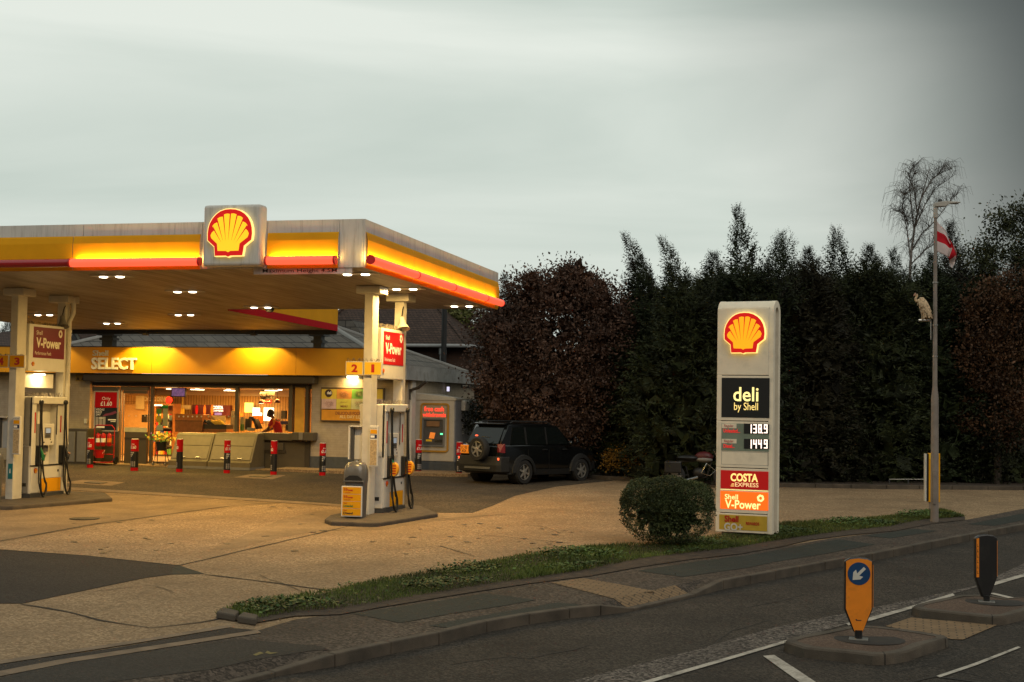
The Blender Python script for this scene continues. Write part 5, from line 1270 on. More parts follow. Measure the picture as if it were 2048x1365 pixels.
b = MB(); pbox(b, FQ, 199, 208, 836, 837, .032, .034); pbox(b, FQ, 217, 233, 839, 841, .027, .031); pbox(b, FQ, 222, 232, 843, 844, .027, .031); pbox(b, FQ, 193, 210, 853, 856, .027, .031); b.build('small_print', white_t, bk)
b = MB(); q = [FQ.p(*FQ.hit(x, y), .03) for x, y in ((205, 833), (212, 828), (222, 826), (232, 822), (235, 826), (226, 830), (214, 832))]; b.prism(q, FQ.n * .003); b.build('car_picture', colr('mag', (.20, .04, .08)), bk)
# warning sign, wall box
t = thing('warning_sign', 'small yellow warning board with two triangles high on the left wall', 'sign', onY(161, 762, SY - .03))
FW_ = Fr((0, SY - .03, 0), (1, 0, 0)); b = MB(); pbox(b, FW_, 151, 171, 749.5, 763, -.02, .0); b.build('board', colr('warn', (.30, .20, .04)), t)
b = MB()
for px in (156, 166): b.fprism(FW_, [FW_.hit(px - 3.5, 761), FW_.hit(px + 3.5, 761), FW_.hit(px, 753)], .002, .006)
b.build('triangle', colr('warn_dark', (.06, .03, .01)), t)
card('meter_box', 'small white box low on the brick wall left of the door frame', 'box', 168, 838, 173.5, 847, SY - .06, .06, white_c)
# stone grey cupboard left of the door
t = thing('storage_cupboard', 'grey storage cupboard against the wall left of the fire trolley', 'cupboard', onY(152, 930, SY - .9))
yy = SY - .9; a = onY(133, 929, yy); c = onY(176, 858, yy)
b = MB(); b.box(a.x, c.x, yy, SY - .02, a.z, c.z); b.build('cupboard_body', frame_m, t, bevel=.02)
FB2 = Fr((0, yy, 0), (1, 0, 0)); b = MB(); pbox(b, FB2, 135, 151, 864, 924, .001, .02); b.build('door', mgrey, t, bevel=.01); b = MB(); pbox(b, FB2, 153, 173, 864, 924, .001, .02); b.build('door', mgrey, t, bevel=.01)
# slanted steel merchandising bunkers
def bunker(px0, px1, label):
    yb = SY - 1.15; x0 = onY(px0, 930, yb).x; x1 = onY(px1, 930, yb).x; zg = GZ((x0 + x1) / 2, yb) + .03; zt = onY((px0 + px1) / 2, 866, SY - .55).z
    t = thing('steel_bunker', label, 'storage bunker', ((x0 + x1) / 2, yb + .4, zg), 0, 'slanted bunkers under the window')
    prof = [(yb + .0, zg + .05), (yb, zg + .22), (yb + .10, zg + .24), (yb + .50, zt - .06), (yb + .56, zt), (SY - .10, zt), (SY - .10, zg + .05)]
    b = MB(); b.prism([(x0, y, z) for y, z in prof], (x1 - x0, 0, 0)); b.build('body', colr('bunker_steel', (.15, .12, .065), ), t, bevel=.02)
    # front lid panels
    A = Vector((x0 + .06, yb + .12, zg + .28)); Bq = Vector((x0 + .06, yb + .48, zt - .12)); F = Fr(A, (1, 0, 0), (Bq - A)); Lh = (Bq - A).length; w = x1 - x0 - .12
    for q0, q1, nm in ((0, .58, 'lower_lid'), (.60, 1.0, 'upper_lid')):
        b = MB(); b.fb(F, 0, w, Lh * q0, Lh * q1, .002, .02); b.build(nm, colr('bunker_lid', (.18, .145, .08)), t, bevel=.008)
    for q in (.25, .68):
        b = MB(); b.fb(F, w * q, w * q + .16, .03, .06, .021, .05); b.build('latch', steel, t, bevel=.005)
    b = MB(); b.box(x0 - .01, x1 + .01, yb - .05, SY - .1, zg - .02, zg + .06); b.build('plinth', mgrey, t)
bunker(337, 413, 'olive grey slanted steel bunker nearest the flower stand')
bunker(414.5, 500, 'olive grey slanted steel bunker next to the serving counter')
# flower stand
fp = onY(322, 932, SY - .55); fp.z = GZ(fp.x, fp.y) + .03
t = thing('flower_stand', 'black wheeled stand with buckets of yellow and purple flowers', 'flower stand', fp)
zt_ = onY(322, 892, SY - .55).z
b = MB()
for sx in (-.22, .22):
    b.tube([fp + Vector((sx, -.12, .06)), fp + Vector((sx * .6, 0, zt_ - fp.z))], .014, 6); b.tube([fp + Vector((sx, .14, .06)), fp + Vector((sx * .6, 0, zt_ - fp.z))], .014, 6)
b.build('frame', black_p, t)
for sx in (-.22, .22): b = MB(); b.lathe(fp + Vector((sx - .02, -.12, .05)), [(.05, 0), (.05, .03)], 12, axis=(1, 0, 0)); b.build('wheel', mgrey, t)
b = MB(); b.lathe(Vector((fp.x, fp.y, zt_ - .16)), [(.14, 0), (.17, .2), (.19, .3)], 16); b.build('bucket', black_p, t, smooth=True)
rf_ = random.Random(5)
fl_y = MB(); fl_p = MB(); lf = MB()
for i in range(150):
    q = Vector((fp.x + rf_.gauss(0, .20), fp.y + rf_.gauss(0, .12), zt_ + .14 + rf_.uniform(0, .26)))
    tgt = (fl_p if q.x < fp.x - .16 and rf_.random() < .3 else fl_y) if i % 3 else lf
    s = rf_.uniform(.025, .05); n_ = Vector((rf_.gauss(0, 1), rf_.gauss(-1, .7), rf_.gauss(.5, 1))).normalized(); u = n_.orthogonal().normalized(); v = n_.cross(u)
    tgt.add([q + (u * math.cos(k * 1.047) + v * math.sin(k * 1.047)) * s for k in range(6)], [range(6)])
fl_y.build('yellow_flowers', pal[1], t); fl_p.build('purple_flowers', colr('purple', (.25, .12, .4)), t); lf.build('leaves', pal[2], t)
# fire trolley: red hand truck with three extinguishers and a bucket
ty = SY - .75
tp = onY(212, 931, ty); tp.z = GZ(tp.x, ty) + .03
t = thing('fire_trolley', 'red tubular hand truck holding fire extinguishers in front of the offer poster', 'hand trolley', tp)
redm = mat('red_enamel', (.45, .008, .006), .3, var=.05)
x0, x1 = onY(188, 900, ty).x, onY(228, 900, ty).x; zt_ = onY(210, 851, ty).z
b = MB(); b.tube([(x0, ty, tp.z + .1), (x0, ty, zt_ - .1), (x0 + .1, ty, zt_), (x1 - .1, ty, zt_), (x1, ty, zt_ - .1), (x1, ty, tp.z + .1)], .016, 8)
for f in (.25, .5, .75): z = tp.z + (zt_ - tp.z) * f; b.tube([(x0, ty, z), (x1, ty, z)], .012, 6)
b.tube([(x0, ty, tp.z + .10), (x0, ty - .35, tp.z + .06), (x1, ty - .35, tp.z + .06), (x1, ty, tp.z + .10)], .014, 6)
b.build('frame', redm, t, smooth=True)
for xx in (x0 - .02, x1 + .05): b = MB(); b.lathe((xx, ty, tp.z + .12), [(.12, 0), (.12, .05)], 18, axis=(1, 0, 0)); b.build('wheel', black_r, t)
b = MB(); b.box(x0, x1, ty - .36, ty - .02, tp.z + .05, tp.z + .07); b.build('toe_plate', redm, t)
for i, px in enumerate((196, 206, 218)):
    q = onY(px, 893, ty - .10); h = onY(px, 866, ty - .10).z - q.z
    e = thing('fire_extinguisher', ('red fire extinguisher hung at the left of the trolley', 'red fire extinguisher hung in the middle of the trolley', 'red fire extinguisher hung at the right of the trolley')[i], 'fire extinguisher', q, 0, 'fire extinguishers on the trolley')
    b = MB(); b.lathe(q, [(.06, 0), (.075, .02), (.075, h * .78), (.06, h * .9), (.025, h * .95), (.025, h)], 14); b.build('cylinder', redm, e, smooth=True)
    b = MB(); b.lathe(q + Vector((0, 0, h * .3)), [(.0765, 0), (.0765, h * .3)], 14); b.build('label', white_t if i != 2 else pal[6], e, smooth=True)
    b = MB(); b.tube([q + Vector((0, 0, h)), q + Vector((-.05, -.03, h + .03)), q + Vector((-.09, -.03, h * .6)), q + Vector((-.08, -.02, h * .3))], .010, 6); b.build('hose', black_r, e, smooth=True)
    b = MB(); b.box(q.x - .02, q.x + .06, q.y - .012, q.y + .012, q.z + h, q.z + h + .04); b.build('handle', black_p, e)
def bucket(px, py, yy, r, h, label):
    q = onY(px, py, yy); q.z = max(q.z, GZ(q.x, yy) + .03) if px < 180 else q.z
    e = thing('fire_bucket', label, 'bucket', q, 0, 'red buckets')
    b = MB(); b.lathe(q, [(r * .78, 0), (r, h), (r * 1.05, h), (r * .96, h - .01), (r * .75, .02)], 20); b.build('bucket_body', redm, e, smooth=True)
    b = MB(); pts = [q + Vector((r * math.cos(w), -r * .6 * math.sin(w), h - .02 - .16 * math.sin(w))) for w in [math.pi * k / 10 for k in range(11)]]; b.tube(pts, .006, 5); b.build('handle', steel, e)
bucket(164, 930, SY - .62, .20, .32, 'red plastic bucket on the ground left of the trolley')
bucket(199, 916, SY - .95, .17, .26, 'red plastic bucket standing on the trolley')
# advertising bollards
BOLL = [(180, 936, 877, 'half hidden behind the fire trolley, left of the door'), (268.5, 942, 879, 'straight in front of the shop door'), (358.5, 944.5, 879, 'in front of the bunker nearest the flowers'), (453.5, 947, 881, 'in front of the bunker next to the counter'),
        (547, 950, 882.5, 'in front of the serving window'), (644.5, 951.5, 887, 'in front of the white wall under the food poster'), (836.5, 948, 880, 'left of the cash machine'), (918, 952, 885, 'at the rear corner of the black car')]
for i, (px, py, pt, lb_) in enumerate(BOLL):
    q = g(px, py); hh = atp(q, px, pt).z - q.z; r = .098 if i != 1 else .12
    e = thing('advert_bollard', 'red and black wrapped bollard ' + lb_, 'bollard', q, R_(rs.uniform(-30, 30)), 'wrapped bollards along the shop')
    b = MB(); b.lathe(q, [(r, 0), (r, .10)], 20); b.build('base_band', red_p, e, smooth=True)
    b = MB(); b.lathe(q, [(r, .101), (r, hh * .62)], 20); bk = b.build('black_wrap', black_p, e, smooth=True)
    b = MB(); b.lathe(q, [(r, hh * .62 + .001), (r, hh)], 20); rw = b.build('red_wrap', red_p, e, smooth=True)
    b = MB(); b.lathe(q + Vector((0, 0, hh + .001)), [(r * .96, 0), (r * .9, .012)], 20); b.build('cap', white_c, e, smooth=True)
    # prints wrapped on the front
    def wrap(txt, w0, z0, wd, h, bold=.02):
        vs, fs = text_mesh(txt, bold, 0); ax0 = min(v.x for v in vs); ax1 = max(v.x for v in vs); ay0 = min(v.y for v in vs); ay1 = max(v.y for v in vs); out_ = []
        for v in vs:
            a = (v.x - ax0) / (ax1 - ax0) * wd + w0; z = (v.y - ay0) / (ay1 - ay0) * h + z0; th = a / r; out_.append(q + Vector(((r + .003) * math.sin(th), -(r + .003) * math.cos(th), z)))
        return out_, fs
    off = (-.02, .0, -.10, .09, -.09, .10, .08, .04)[i]
    b = MB(); v_, f_ = wrap('£1.60', off - .10, hh * .70, .20, .10); b.add(v_, f_); v_, f_ = wrap('Only', off - .05, hh * .82, .10, .045); b.add(v_, f_); b.build('lettering', white_t, rw)
    b = MB()
    for k, s in enumerate(('VEGAS', 'RACE', 'DAY')): v_, f_ = wrap(s, off - .08, hh * (.56 - .055 * k), .12 - .03 * k, .035); b.add(v_, f_)
    b.build('lettering', white_t, bk)
    b = MB()
    for k in range(3):
        for z0 in range(3):
            v_, f_ = wrap('8', off - .08 + .058 * k, hh * .14 + z0 * .055, .045, .05, .06); b.add(v_, f_)
    b.build('can_picture', colr('can_grey', (.3, .28, .28)), bk)
# ================================================================== cash machine pod
pod_w = mat('pod_panel', (.42, .38, .31), .5, var=.06, dirt=.3, dcol=(.22, .19, .14))
pod_s = mat('pod_side', (.22, .22, .23), .55, var=.08, dirt=.3)
gold = mat('gold_trim', (.38, .19, .02), .4, var=.05)
PX0, PX1, PY0, PY1 = onY(828, 900, 43.9).x, onY(909, 900, 43.9).x, 43.9, 46.3
pg = GZ(PX1, PY0)
t = thing('cash_machine', 'free standing cash machine pod with yellow surround and red lit lettering at the shop corner', 'cash machine', ((PX0 + PX1) / 2, PY0, pg))
FA = Fr((0, PY0, 0), (1, 0, 0)); zt0, zt1 = FA.hit(828, 786)[1], FA.hit(909, 795)[1]; zp = FA.hit(870, 923)[1]
b = MB(); b.hexa([(PX0, PY0, zp), (PX1 - .03, PY0, zp), (PX1 - .03, PY1, zp), (PX0, PY1, zp), (PX0, PY0, zt0), (PX1 - .03, PY0, zt1), (PX1 - .03, PY1, zt1 - .1), (PX0, PY1, zt0)]); b.build('pod_body', pod_w, t, bevel=.02)
b = MB(); b.box(PX1 - .029, PX1, PY0 + .03, PY1, zp, zt1 - .06); sd_ = b.build('side_panel', pod_s, t)
b = MB(); b.box(PX0 - .01, PX1 + .01, PY0 - .01, PY1 + .01, pg - .1, zp - .003); b.build('plinth', plinth_m, t)
b = MB(); b.box(PX0 - .02, PX1 + .02, PY0 - .02, PY1 + .02, zt1 - .10, zt1 - .04); b.build('top_band', pod_w, t)
def ring(bb, F, px0, px1, py0, py1, r, w, c0, c1):
    a0, b0 = F.hit(px0, py1); a1, b1 = F.hit(px1, py0); o = rrect(a0, a1, b0, b1, r); i = rrect(a0 + w, a1 - w, b0 + w, b1 - w, max(.01, r - w)); n = len(o)
    vs = [F.p(a, z, c1) for a, z in o] + [F.p(a, z, c1) for a, z in i] + [F.p(a, z, c0) for a, z in o] + [F.p(a, z, c0) for a, z in i]
    fs = []
    for k in range(n):
        j = (k + 1) % n; fs += [(k, j, j + n, k + n), (k + 2 * n, j + 2 * n, j, k), (k + n, j + n, j + 3 * n, k + 3 * n)]
    bb.add(vs, fs)
b = MB(); ring(b, FA, 840, 899, 807, 904, .10, .055, .002, .04); b.build('yellow_surround', gold, t)
b = MB(); a0, b0 = FA.hit(844, 836); a1, b1 = FA.hit(894, 811); b.fprism(FA, rrect(a0, a1, b0, b1, .05), .002, .02); hd_ = b.build('header_panel', colr('header_tan', (.35, .26, .16)), t)
rl = mat('red_lit_letters', (.8, .05, .03), .4, var=0, em=1.1, emc=(1, .07, .035))
b = MB(); textbox(b, FA, 'free cash', 848, 823, 888, 813.5, c=.03, bold=.03); textbox(b, FA, 'withdrawals', 845, 834, 892, 826, c=.03, bold=.03); b.build('lettering', rl, hd_)
b = MB(); ring(b, FA, 844, 890, 837, 893, .02, .05, .002, .05); b.build('machine_frame', colr('atm_grey', (.13, .13, .125)), t)
b = MB(); a0, b0 = FA.hit(845, 892); a1, b1 = FA.hit(889, 838); b.fb(FA, a0, a1, b0, b1, .001, .006); b.build('machine_face', dgrey, t)
b = MB(); a0, b0 = FA.hit(854, 853); a1, b1 = FA.hit(880, 843); b.fb(FA, a0, a1, b0, b1, .007, .05); b.build('hood', colr('hood_tan', (.20, .10, .04)), t)
b = MB(); q = [FA.hit(858, 877), FA.hit(868, 878), FA.hit(871, 866), FA.hit(861, 865)]; b.fprism(FA, q, .007, .02); b.build('screen', mat('orange_screen', (.6, .2, .05), .3, var=.4, vs=12, em=.6, emc=(.9, .22, .02)), t)
b = MB(); a0, b0 = FA.hit(881, 870); a1, b1 = FA.hit(886, 867); b.fb(FA, a0, a1, b0, b1, .007, .03); b.build('card_slot', mat('green_lamp', (.1, .8, .3), .3, var=0, em=1.6, emc=(.15, 1, .45)), t)
b = MB(); a0, b0 = FA.hit(852, 883); a1, b1 = FA.hit(864, 879.5); b.fb(FA, a0, a1, b0, b1, .007, .012); b.build('yellow_sticker', yellow_p, t)
b = MB(); a0, b0 = FA.hit(870, 884); a1, b1 = FA.hit(886, 880); b.fb(FA, a0, a1, b0, b1, .007, .03); b.build('keypad', black_p, t)
FSd = Fr((PX1, 0, 0), (0, 1, 0)); a0, b0 = FSd.hit(922, 822); a1, b1 = FSd.hit(931, 802)
b = MB(); b.fb(FSd, a0, a1, b0, b1, .0, .14); b.build('alarm_box', white_c, t, bevel=.02)
b = MB(); a0, b0 = FSd.hit(931, 845); a1, b1 = FSd.hit(934, 834); b.fb(FSd, a0, a1, b0, b1, 0, .012); b.build('notice', white_c, t)
b = MB()
for k in range(5): a0, b0 = FSd.hit(924, 851 + k * 4.4); a1, b1 = FSd.hit(927.5, 848.5 + k * 4.4); b.fb(FSd, a0, a1, b0, b1, .001, .005)
b.build('stencil_mark', white_c, t)
b = MB(); a0, b0 = FSd.hit(938, 850); b.tube([FSd.p(a0, b0, .02), FSd.p(a0, b0 + .0, .04), FSd.p(a0 + .1, b0 + .05, .06)], .02, 6); b.build('hook', steel, t)
# drain and dark fittings at the shop corner
t = thing('corner_pillar', 'pale pillar with dark rainwater fittings between shop and cash machine', 'pillar', onG(onY(821, 900, 43.4).x, 43.4))
q0, q1 = onY(815, 945, 43.4), onY(826, 760, 43.4); b = MB(); b.box(q0.x, q1.x, 43.35, 43.7, GZ(q0.x, 43.4) - .1, ZE - .40); b.build('pillar_shaft', white_c, t)
b = MB(); q = onY(819, 800, 43.3); b.tube([Vector((q.x, 43.28, q.z)), Vector((q.x, 43.28, ZE - .75)), Vector((q.x + .3, 43.28, ZE - .65)), Vector((q.x + .55, 43.28, ZE - .45))], .05, 8); b.build('drain_pipe', frame_dk, t, smooth=True)
t = thing('recess_lamp', 'small pale lamp in the dark recess above the cash machine', 'lamp', onY(896, 780, 46.9))
b = MB(); q0, q1 = onY(893.5, 783, 46.8), onY(898, 774, 46.8); b.box(q0.x, q1.x, 46.8, 46.86, q0.z, q1.z); b.build('lens', mat('pale_lamp', (.8, .8, .9), .3, var=0, em=.9, emc=(.8, .75, 1)), t)
b = MB(); b.box(q0.x - .02, q1.x + .02, 46.861, 46.9, q0.z - .02, q1.z + .02); b.build('back_plate', black_p, t)
t = thing('recess_sign', 'small dark sign with pale lettering under the end of the side roof', 'sign', onY(935, 775, 46.6))
q0, q1 = onY(922, 776, 47.5), onY(941, 769, 47.5); b = MB(); b.box(q0.x, q1.x, 47.5, 47.56, q0.z, q1.z); b.build('board', black_p, t)
b = MB(); textbox(b, Fr((0, 47.5, 0), (1, 0, 0)), 'SHOP', 925, 773, 936, 770.5, c=.01); b.build('lettering', white_c, t)

# ================================================================== brick house behind the shop
HY = 57.0
def hy(px, py, Y=HY): return onY(px, py, Y)
t = thing('brick_house', 'dark brick house with a large plain tiled roof and grey gutters behind the shop', 'house', (hy(800, 900).x, HY, GZ(-15, HY)))
eL, eR = hy(600, 685).x, hy(936, 697).x; ez = hy(870, 692).z; gzz = GZ(-15, HY)
b = MB(); b.box(eL + .3, eR - .3, HY + .35, HY + 8, gzz - .2, ez - .05); b.build('wall', brick_dk, t)
rdY = HY + 4.6
r0, r1 = onY(712, 596, rdY), onY(860, 600, rdY); rz_ = r0.z
b = MB(); E1 = Vector((eL, HY, ez)); E2 = Vector((eR, HY, ez)); E3 = Vector((eR, HY + 8.6, ez)); E4 = Vector((eL, HY + 8.6, ez)); Rr = Vector((r1.x, rdY, rz_)); Rl = Vector((r0.x, rdY, rz_))
b.add([E1, E2, Rr, Rl], [(0, 1, 2, 3)]); b.add([E2, E3, Rr], [(0, 1, 2)]); b.add([E3, E4, Rl, Rr], [(0, 1, 2, 3)]); b.add([E4, E1, Rl], [(0, 1, 2)])
rf = b.build('roof', tile_m, t)
b = MB(); b.tube([E2, Rr], .10, 6); b.tube([Rr, Rl], .10, 6); b.tube([E1, Rl], .10, 6); b.build('ridge_tile', tile_m, rf)
# rear wing with its own lower roof to the right
W1, W2 = hy(900, 684, HY + 2), hy(945, 687, HY + 2)
b = MB(); b.box(W1.x - 1, W2.x - .2, HY + 2.2, HY + 7, gzz, W2.z - .05); b.build('wing_wall', brick_dk, t)
b = MB(); top = Vector((W1.x - 1.6, HY + 5.5, W2.z + 2.0)); b.add([Vector((W1.x - 3.5, HY + 1.9, W2.z)), Vector((W2.x, HY + 1.9, W2.z)), Vector((W2.x, HY + 8, W2.z)), top], [(0, 1, 3), (1, 2, 3)]); b.build('wing_roof', tile_m, t)
b = MB(); b.tube([E1 + Vector((0, -.06, 0)), E2 + Vector((0, -.06, -.0))], .075, 8); b.tube([E2 + Vector((.05, 0, 0)), E2 + Vector((.05, 2, 0))], .075, 8); b.build('gutter', pvc, t, smooth=True)
b = MB(); b.tube([Vector((W1.x - .3, HY + 1.85, W2.z)), Vector((W2.x + .1, HY + 1.85, W2.z))], .07, 8); b.build('gutter', pvc, t, smooth=True)
q = hy(884, 700); b = MB(); b.tube([Vector((q.x, HY + .1, ez - .05)), Vector((q.x, HY + .1, gzz))], .13, 10); b.tube([Vector((q.x, HY + .1, ez - .1)), Vector((q.x, HY + .1, ez - .35))], .17, 10); b.build('drain_pipe', pvc, t, smooth=True)
q = hy(937, 700, HY + 1.8); b = MB(); b.tube([Vector((q.x, HY + 1.8, W2.z)), Vector((q.x, HY + 1.8, gzz))], .065, 8); b.build('drain_pipe', pvc, t, smooth=True)
q = hy(888, 680, HY - .6); zt = hy(888, 600, HY - .6).z; b = MB(); b.tube([Vector((q.x, HY - .6, gzz)), Vector((q.x, HY - .6, zt))], .115, 10)
tag(b.build('black_flue', black_p, loc=(q.x, HY - .6, gzz)), 'tall black flue pole rising in front of the tiled roof', 'flue pole')
# small gable of the building between shop and house
t = thing('rear_gable', 'low slate gable between the shop roof and the tiled house', 'outbuilding', (onY(690, 700, 53.5).x, 53.5, gzz))
p0, p1, p2 = onY(675, 668, 53.5), onY(722, 668, 53.5), onY(704, 640, 53.5)
b = MB(); l0 = onY(655, 640, 53.5); b.add([l0 + Vector((-2, 0, -.1)), p2, p1, p0 + Vector((-3, 0, 0)), l0 + Vector((-2, 4, 0)), p2 + Vector((0, 4, 0)), p1 + Vector((0, 4, 0)), p0 + Vector((-3, 4, 0))], [(0, 3, 2, 1), (0, 1, 5, 4), (1, 2, 6, 5), (4, 5, 6, 7)]); b.build('roof', slate, t)
b = MB(); b.box(p0.x - 3, p1.x - .5, 53.6, 57, gzz, p1.z - .02); b.build('wall', brick_dk, t)
# white gabled house far left
t = thing('white_gable_house', 'small white gabled house end seen past the left column', 'house', onG(onY(140, 700, 75).x, 75))
p0, p1, p2 = onY(131, 683, 75), onY(163, 683, 75), onY(147, 659, 75); b = MB(); b.prism([p0, p1, p2], (0, .3, 0)); b.build('gable', white_c, t)
b = MB(); b.prism([onY(139, 680, 74.9), onY(155, 680, 74.9), onY(147, 666, 74.9)], (0, .05, 0)); b.build('gable_opening', dgrey, t)
b = MB(); b.box(p0.x, p1.x, 75, 82, GZ(p0.x, 75), p0.z); b.build('wall', stucco, t)
r_ = MB(); o_ = Vector((0, -.2, .0)); r_.add([p0 + Vector((-.6, -.3, -.3)), p2 + Vector((0, -.3, .12)), p2 + Vector((0, 7, .12)), p0 + Vector((-.6, 7, -.3)), p1 + Vector((.6, -.3, -.3)), p1 + Vector((.6, 7, -.3))], [(0, 1, 2, 3), (1, 4, 5, 2)]); r_.build('roof', tile_m, t)
# dark tiled roof at the far left edge
t = thing('far_left_house', 'dark roofed house low at the left picture edge behind the fascia', 'house', onG(onY(20, 700, 70).x, 70))
p0, p1 = onY(-60, 692, 70), onY(52, 692, 70); zt = onY(0, 658, 70).z; b = MB(); b.add([p0, p1, Vector((p1.x - 1.2, 73, zt)), Vector((p0.x, 73, zt))], [(0, 1, 2, 3)]); b.add([p1, Vector((p1.x, 77, p1.z)), Vector((p1.x - 1.2, 73, zt))], [(0, 1, 2)]); b.build('roof', tile_m, t)
b = MB(); b.box(p0.x, p1.x - .3, 70.3, 76, GZ(p0.x, 70), p0.z); b.build('wall', stucco, t)

# ================================================================== wheels and the black car
tyre_m = mat('tyre', (.012, .012, .012), .75, var=.1)
alloy = mat('alloy', (.42, .41, .38), .35, .7, var=.05)
car_m = mat('black_car_paint', (.004, .0045, .005), .22, var=0, coat=.35, spec=.35)
car_pl = mat('car_plastic', (.011, .0115, .012), .55, var=.05)
cglass = mat('car_glass', (.006, .008, .008), .10, var=0, spec=.35)
tail_r = mat('tail_lens', (.16, .004, .008), .45, var=0)
tail_on = mat('tail_lit', (1, .1, .05), .3, var=0, em=2.2, emc=(1, .10, .03))
plate_y = mat('plate_amber', (.75, .26, .02), .4, var=0, em=.35, emc=(1, .24, .01))
def wheel(parent, c, ax, r=.35, w=.235, spokes=6, name='wheel', ax0=None):
    """c centre, ax outward axle direction"""
    ax = Vector(ax).normalized()
    b = MB(); prof = [(r * .62, -w / 2), (r * .93, -w / 2), (r, -w * .36), (r, w * .36), (r * .93, w / 2), (r * .66, w / 2), (r * .66, w * .30), (r * .62, w * .30)]
    b.lathe(c, prof, 32, axis=ax); wh = b.build(name, tyre_m, parent, smooth=True)
    u = ax.orthogonal().normalized(); v = ax.cross(u)
    b = MB(); k = MB()
    ro = r * .655
    n = 32; vs = []
    for rr, h in ((ro, w * .42), (ro * .93, w * .44), (ro * .90, w * .30), (ro * .88, 0)):
        for j in range(n): a = 2 * math.pi * j / n; vs.append(c + ax * h + (u * math.cos(a) + v * math.sin(a)) * rr)
    b.add(vs, [(i * n + j, i * n + (j + 1) % n, (i + 1) * n + (j + 1) % n, (i + 1) * n + j) for i in range(3) for j in range(n)])
    for s in range(spokes):
        a = 2 * math.pi * s / spokes; d = u * math.cos(a) + v * math.sin(a); q = ax.cross(d)
        P = [c + d * r * .10 + q * r * .11, c + d * r * .10 - q * r * .11, c + d * r * .62 - q * r * .055, c + d * r * .62 + q * r * .055]
        b.prism([p + ax * (w * .36) for p in P], ax * w * .07)
    b.lathe(c + ax * (w * .34), [(r * .17, 0), (r * .16, w * .11), (r * .08, w * .13)], 16, axis=ax)
    b.build('rim', alloy, wh)
    b = MB(); b.lathe(c + ax * (-w * .1), [(ro * .9, 0), (ro * .9, .01)], 24, axis=ax); b.build('brake_disc', car_pl, wh)
    return wh
CH = R_(27)   # heading east of +Y
cr0 = g(1041, 969)         # contact point of the near rear wheel
hx = Vector((math.sin(CH), math.cos(CH), 0)); lx = Vector((-math.cos(CH), math.sin(CH), 0))   # forward, left
car_o = cr0 + lx * .78 - hx * .92   # rear centre on the ground
# local frame: X forward, Y left, Z up
def cl(x, y, z): return car_o + hx * x + lx * y + Vector((0, 0, z + .019 * .9 * x * 0))
car = thing('parked_car', 'black five door off-road estate car with spare wheel on its tail, seen from behind', 'car', car_o, math.atan2(hx.y, hx.x))
Lc = 4.37
# lower body: stations along x with half profile (y,z)
def st(x, ws, zs): return [cl(x, w, z) for w, z in zip(ws, zs)]
low = [(0.02, (.60, .70, .76, .76, .74, .70), (.42, .46, .62, .86, 1.04, 1.08)),
       (0.10, (.74, .82, .86, .84, .80, .74), (.34, .40, .60, .88, 1.06, 1.12)),
       (0.30, (.80, .86, .885, .875, .84, .78), (.28, .36, .60, .90, 1.07, 1.13)),
       (1.10, (.80, .865, .89, .885, .85, .79), (.26, .34, .60, .90, 1.07, 1.13)),
       (2.30, (.80, .865, .89, .885, .85, .79), (.26, .34, .60, .90, 1.05, 1.11)),
       (3.10, (.80, .865, .89, .88, .84, .74), (.26, .34, .60, .90, 1.03, 1.10)),
       (3.70, (.80, .86, .885, .865, .80, .66), (.28, .36, .60, .88, .99, 1.05)),
       (4.20, (.74, .80, .83, .80, .74, .60), (.32, .38, .60, .82, .92, .97)),
       (4.36, (.60, .68, .72, .70, .64, .52), (.40, .44, .58, .76, .84, .87))]
b = MB(); vs = []; n6 = 12
for x, ws, zs in low: vs += [cl(x, -w, z) for w, z in zip(ws, zs)] + [cl(x, w, z) for w, z in list(zip(ws, zs))[::-1]]
fs = []
for i in range(len(low) - 1):
    for j in range(n6): fs.append((i * n6 + j, (i + 1) * n6 + j, (i + 1) * n6 + (j + 1) % n6, i * n6 + (j + 1) % n6))
fs.append(tuple(range(n6))); fs.append(tuple((len(low) - 1) * n6 + j for j in range(n6))[::-1])
b.add(vs, fs); body = b.build('body', car_m, car, smooth=True, bevel=.015)
# greenhouse
gh = [(.12, .74, 1.10, .66, 1.12), (.50, .78, 1.12, .65, 1.70), (.62, .79, 1.12, .66, 1.745), (1.35, .80, 1.12, .67, 1.765), (2.30, .80, 1.10, .665, 1.745), (2.62, .79, 1.10, .64, 1.69), (3.38, .74, 1.08, .60, 1.10)]
b = MB(); vs = []
for x, wb, zb, wt, zt in gh: vs += [cl(x, -wb, zb - .03), cl(x, -wt - .02, zt - .05), cl(x, -wt + .08, zt), cl(x, wt - .08, zt), cl(x, wt + .02, zt - .05), cl(x, wb, zb - .03)]
fs = []
for i in range(len(gh) - 1):
    for j in range(5): fs.append((i * 6 + j, (i + 1) * 6 + j, (i + 1) * 6 + j + 1, i * 6 + j + 1))
fs += [(0, 1, 2, 3, 4, 5), tuple((len(gh) - 1) * 6 + j for j in range(6))[::-1]]
b.add(vs, fs); b.build('cabin', car_m, car, smooth=True)
def gside(s, x0b, x1b, x0t, x1t, nm='side_window', m=cglass, out=.012, z0=1.14, z1=1.63):
    def wy(z): f = (z - 1.1) / .6; return .80 + (.69 - .80) * f
    P = [cl(x0b, s * (wy(z0) + out), z0), cl(x1b, s * (wy(z0) + out), z0), cl(x1t, s * (wy(z1) + out), z1), cl(x0t, s * (wy(z1) + out), z1)]
    if s < 0: P = P[::-1]
    bb = MB(); bb.prism(P, lx * (-s) * .02); return bb.build(nm, m, car)
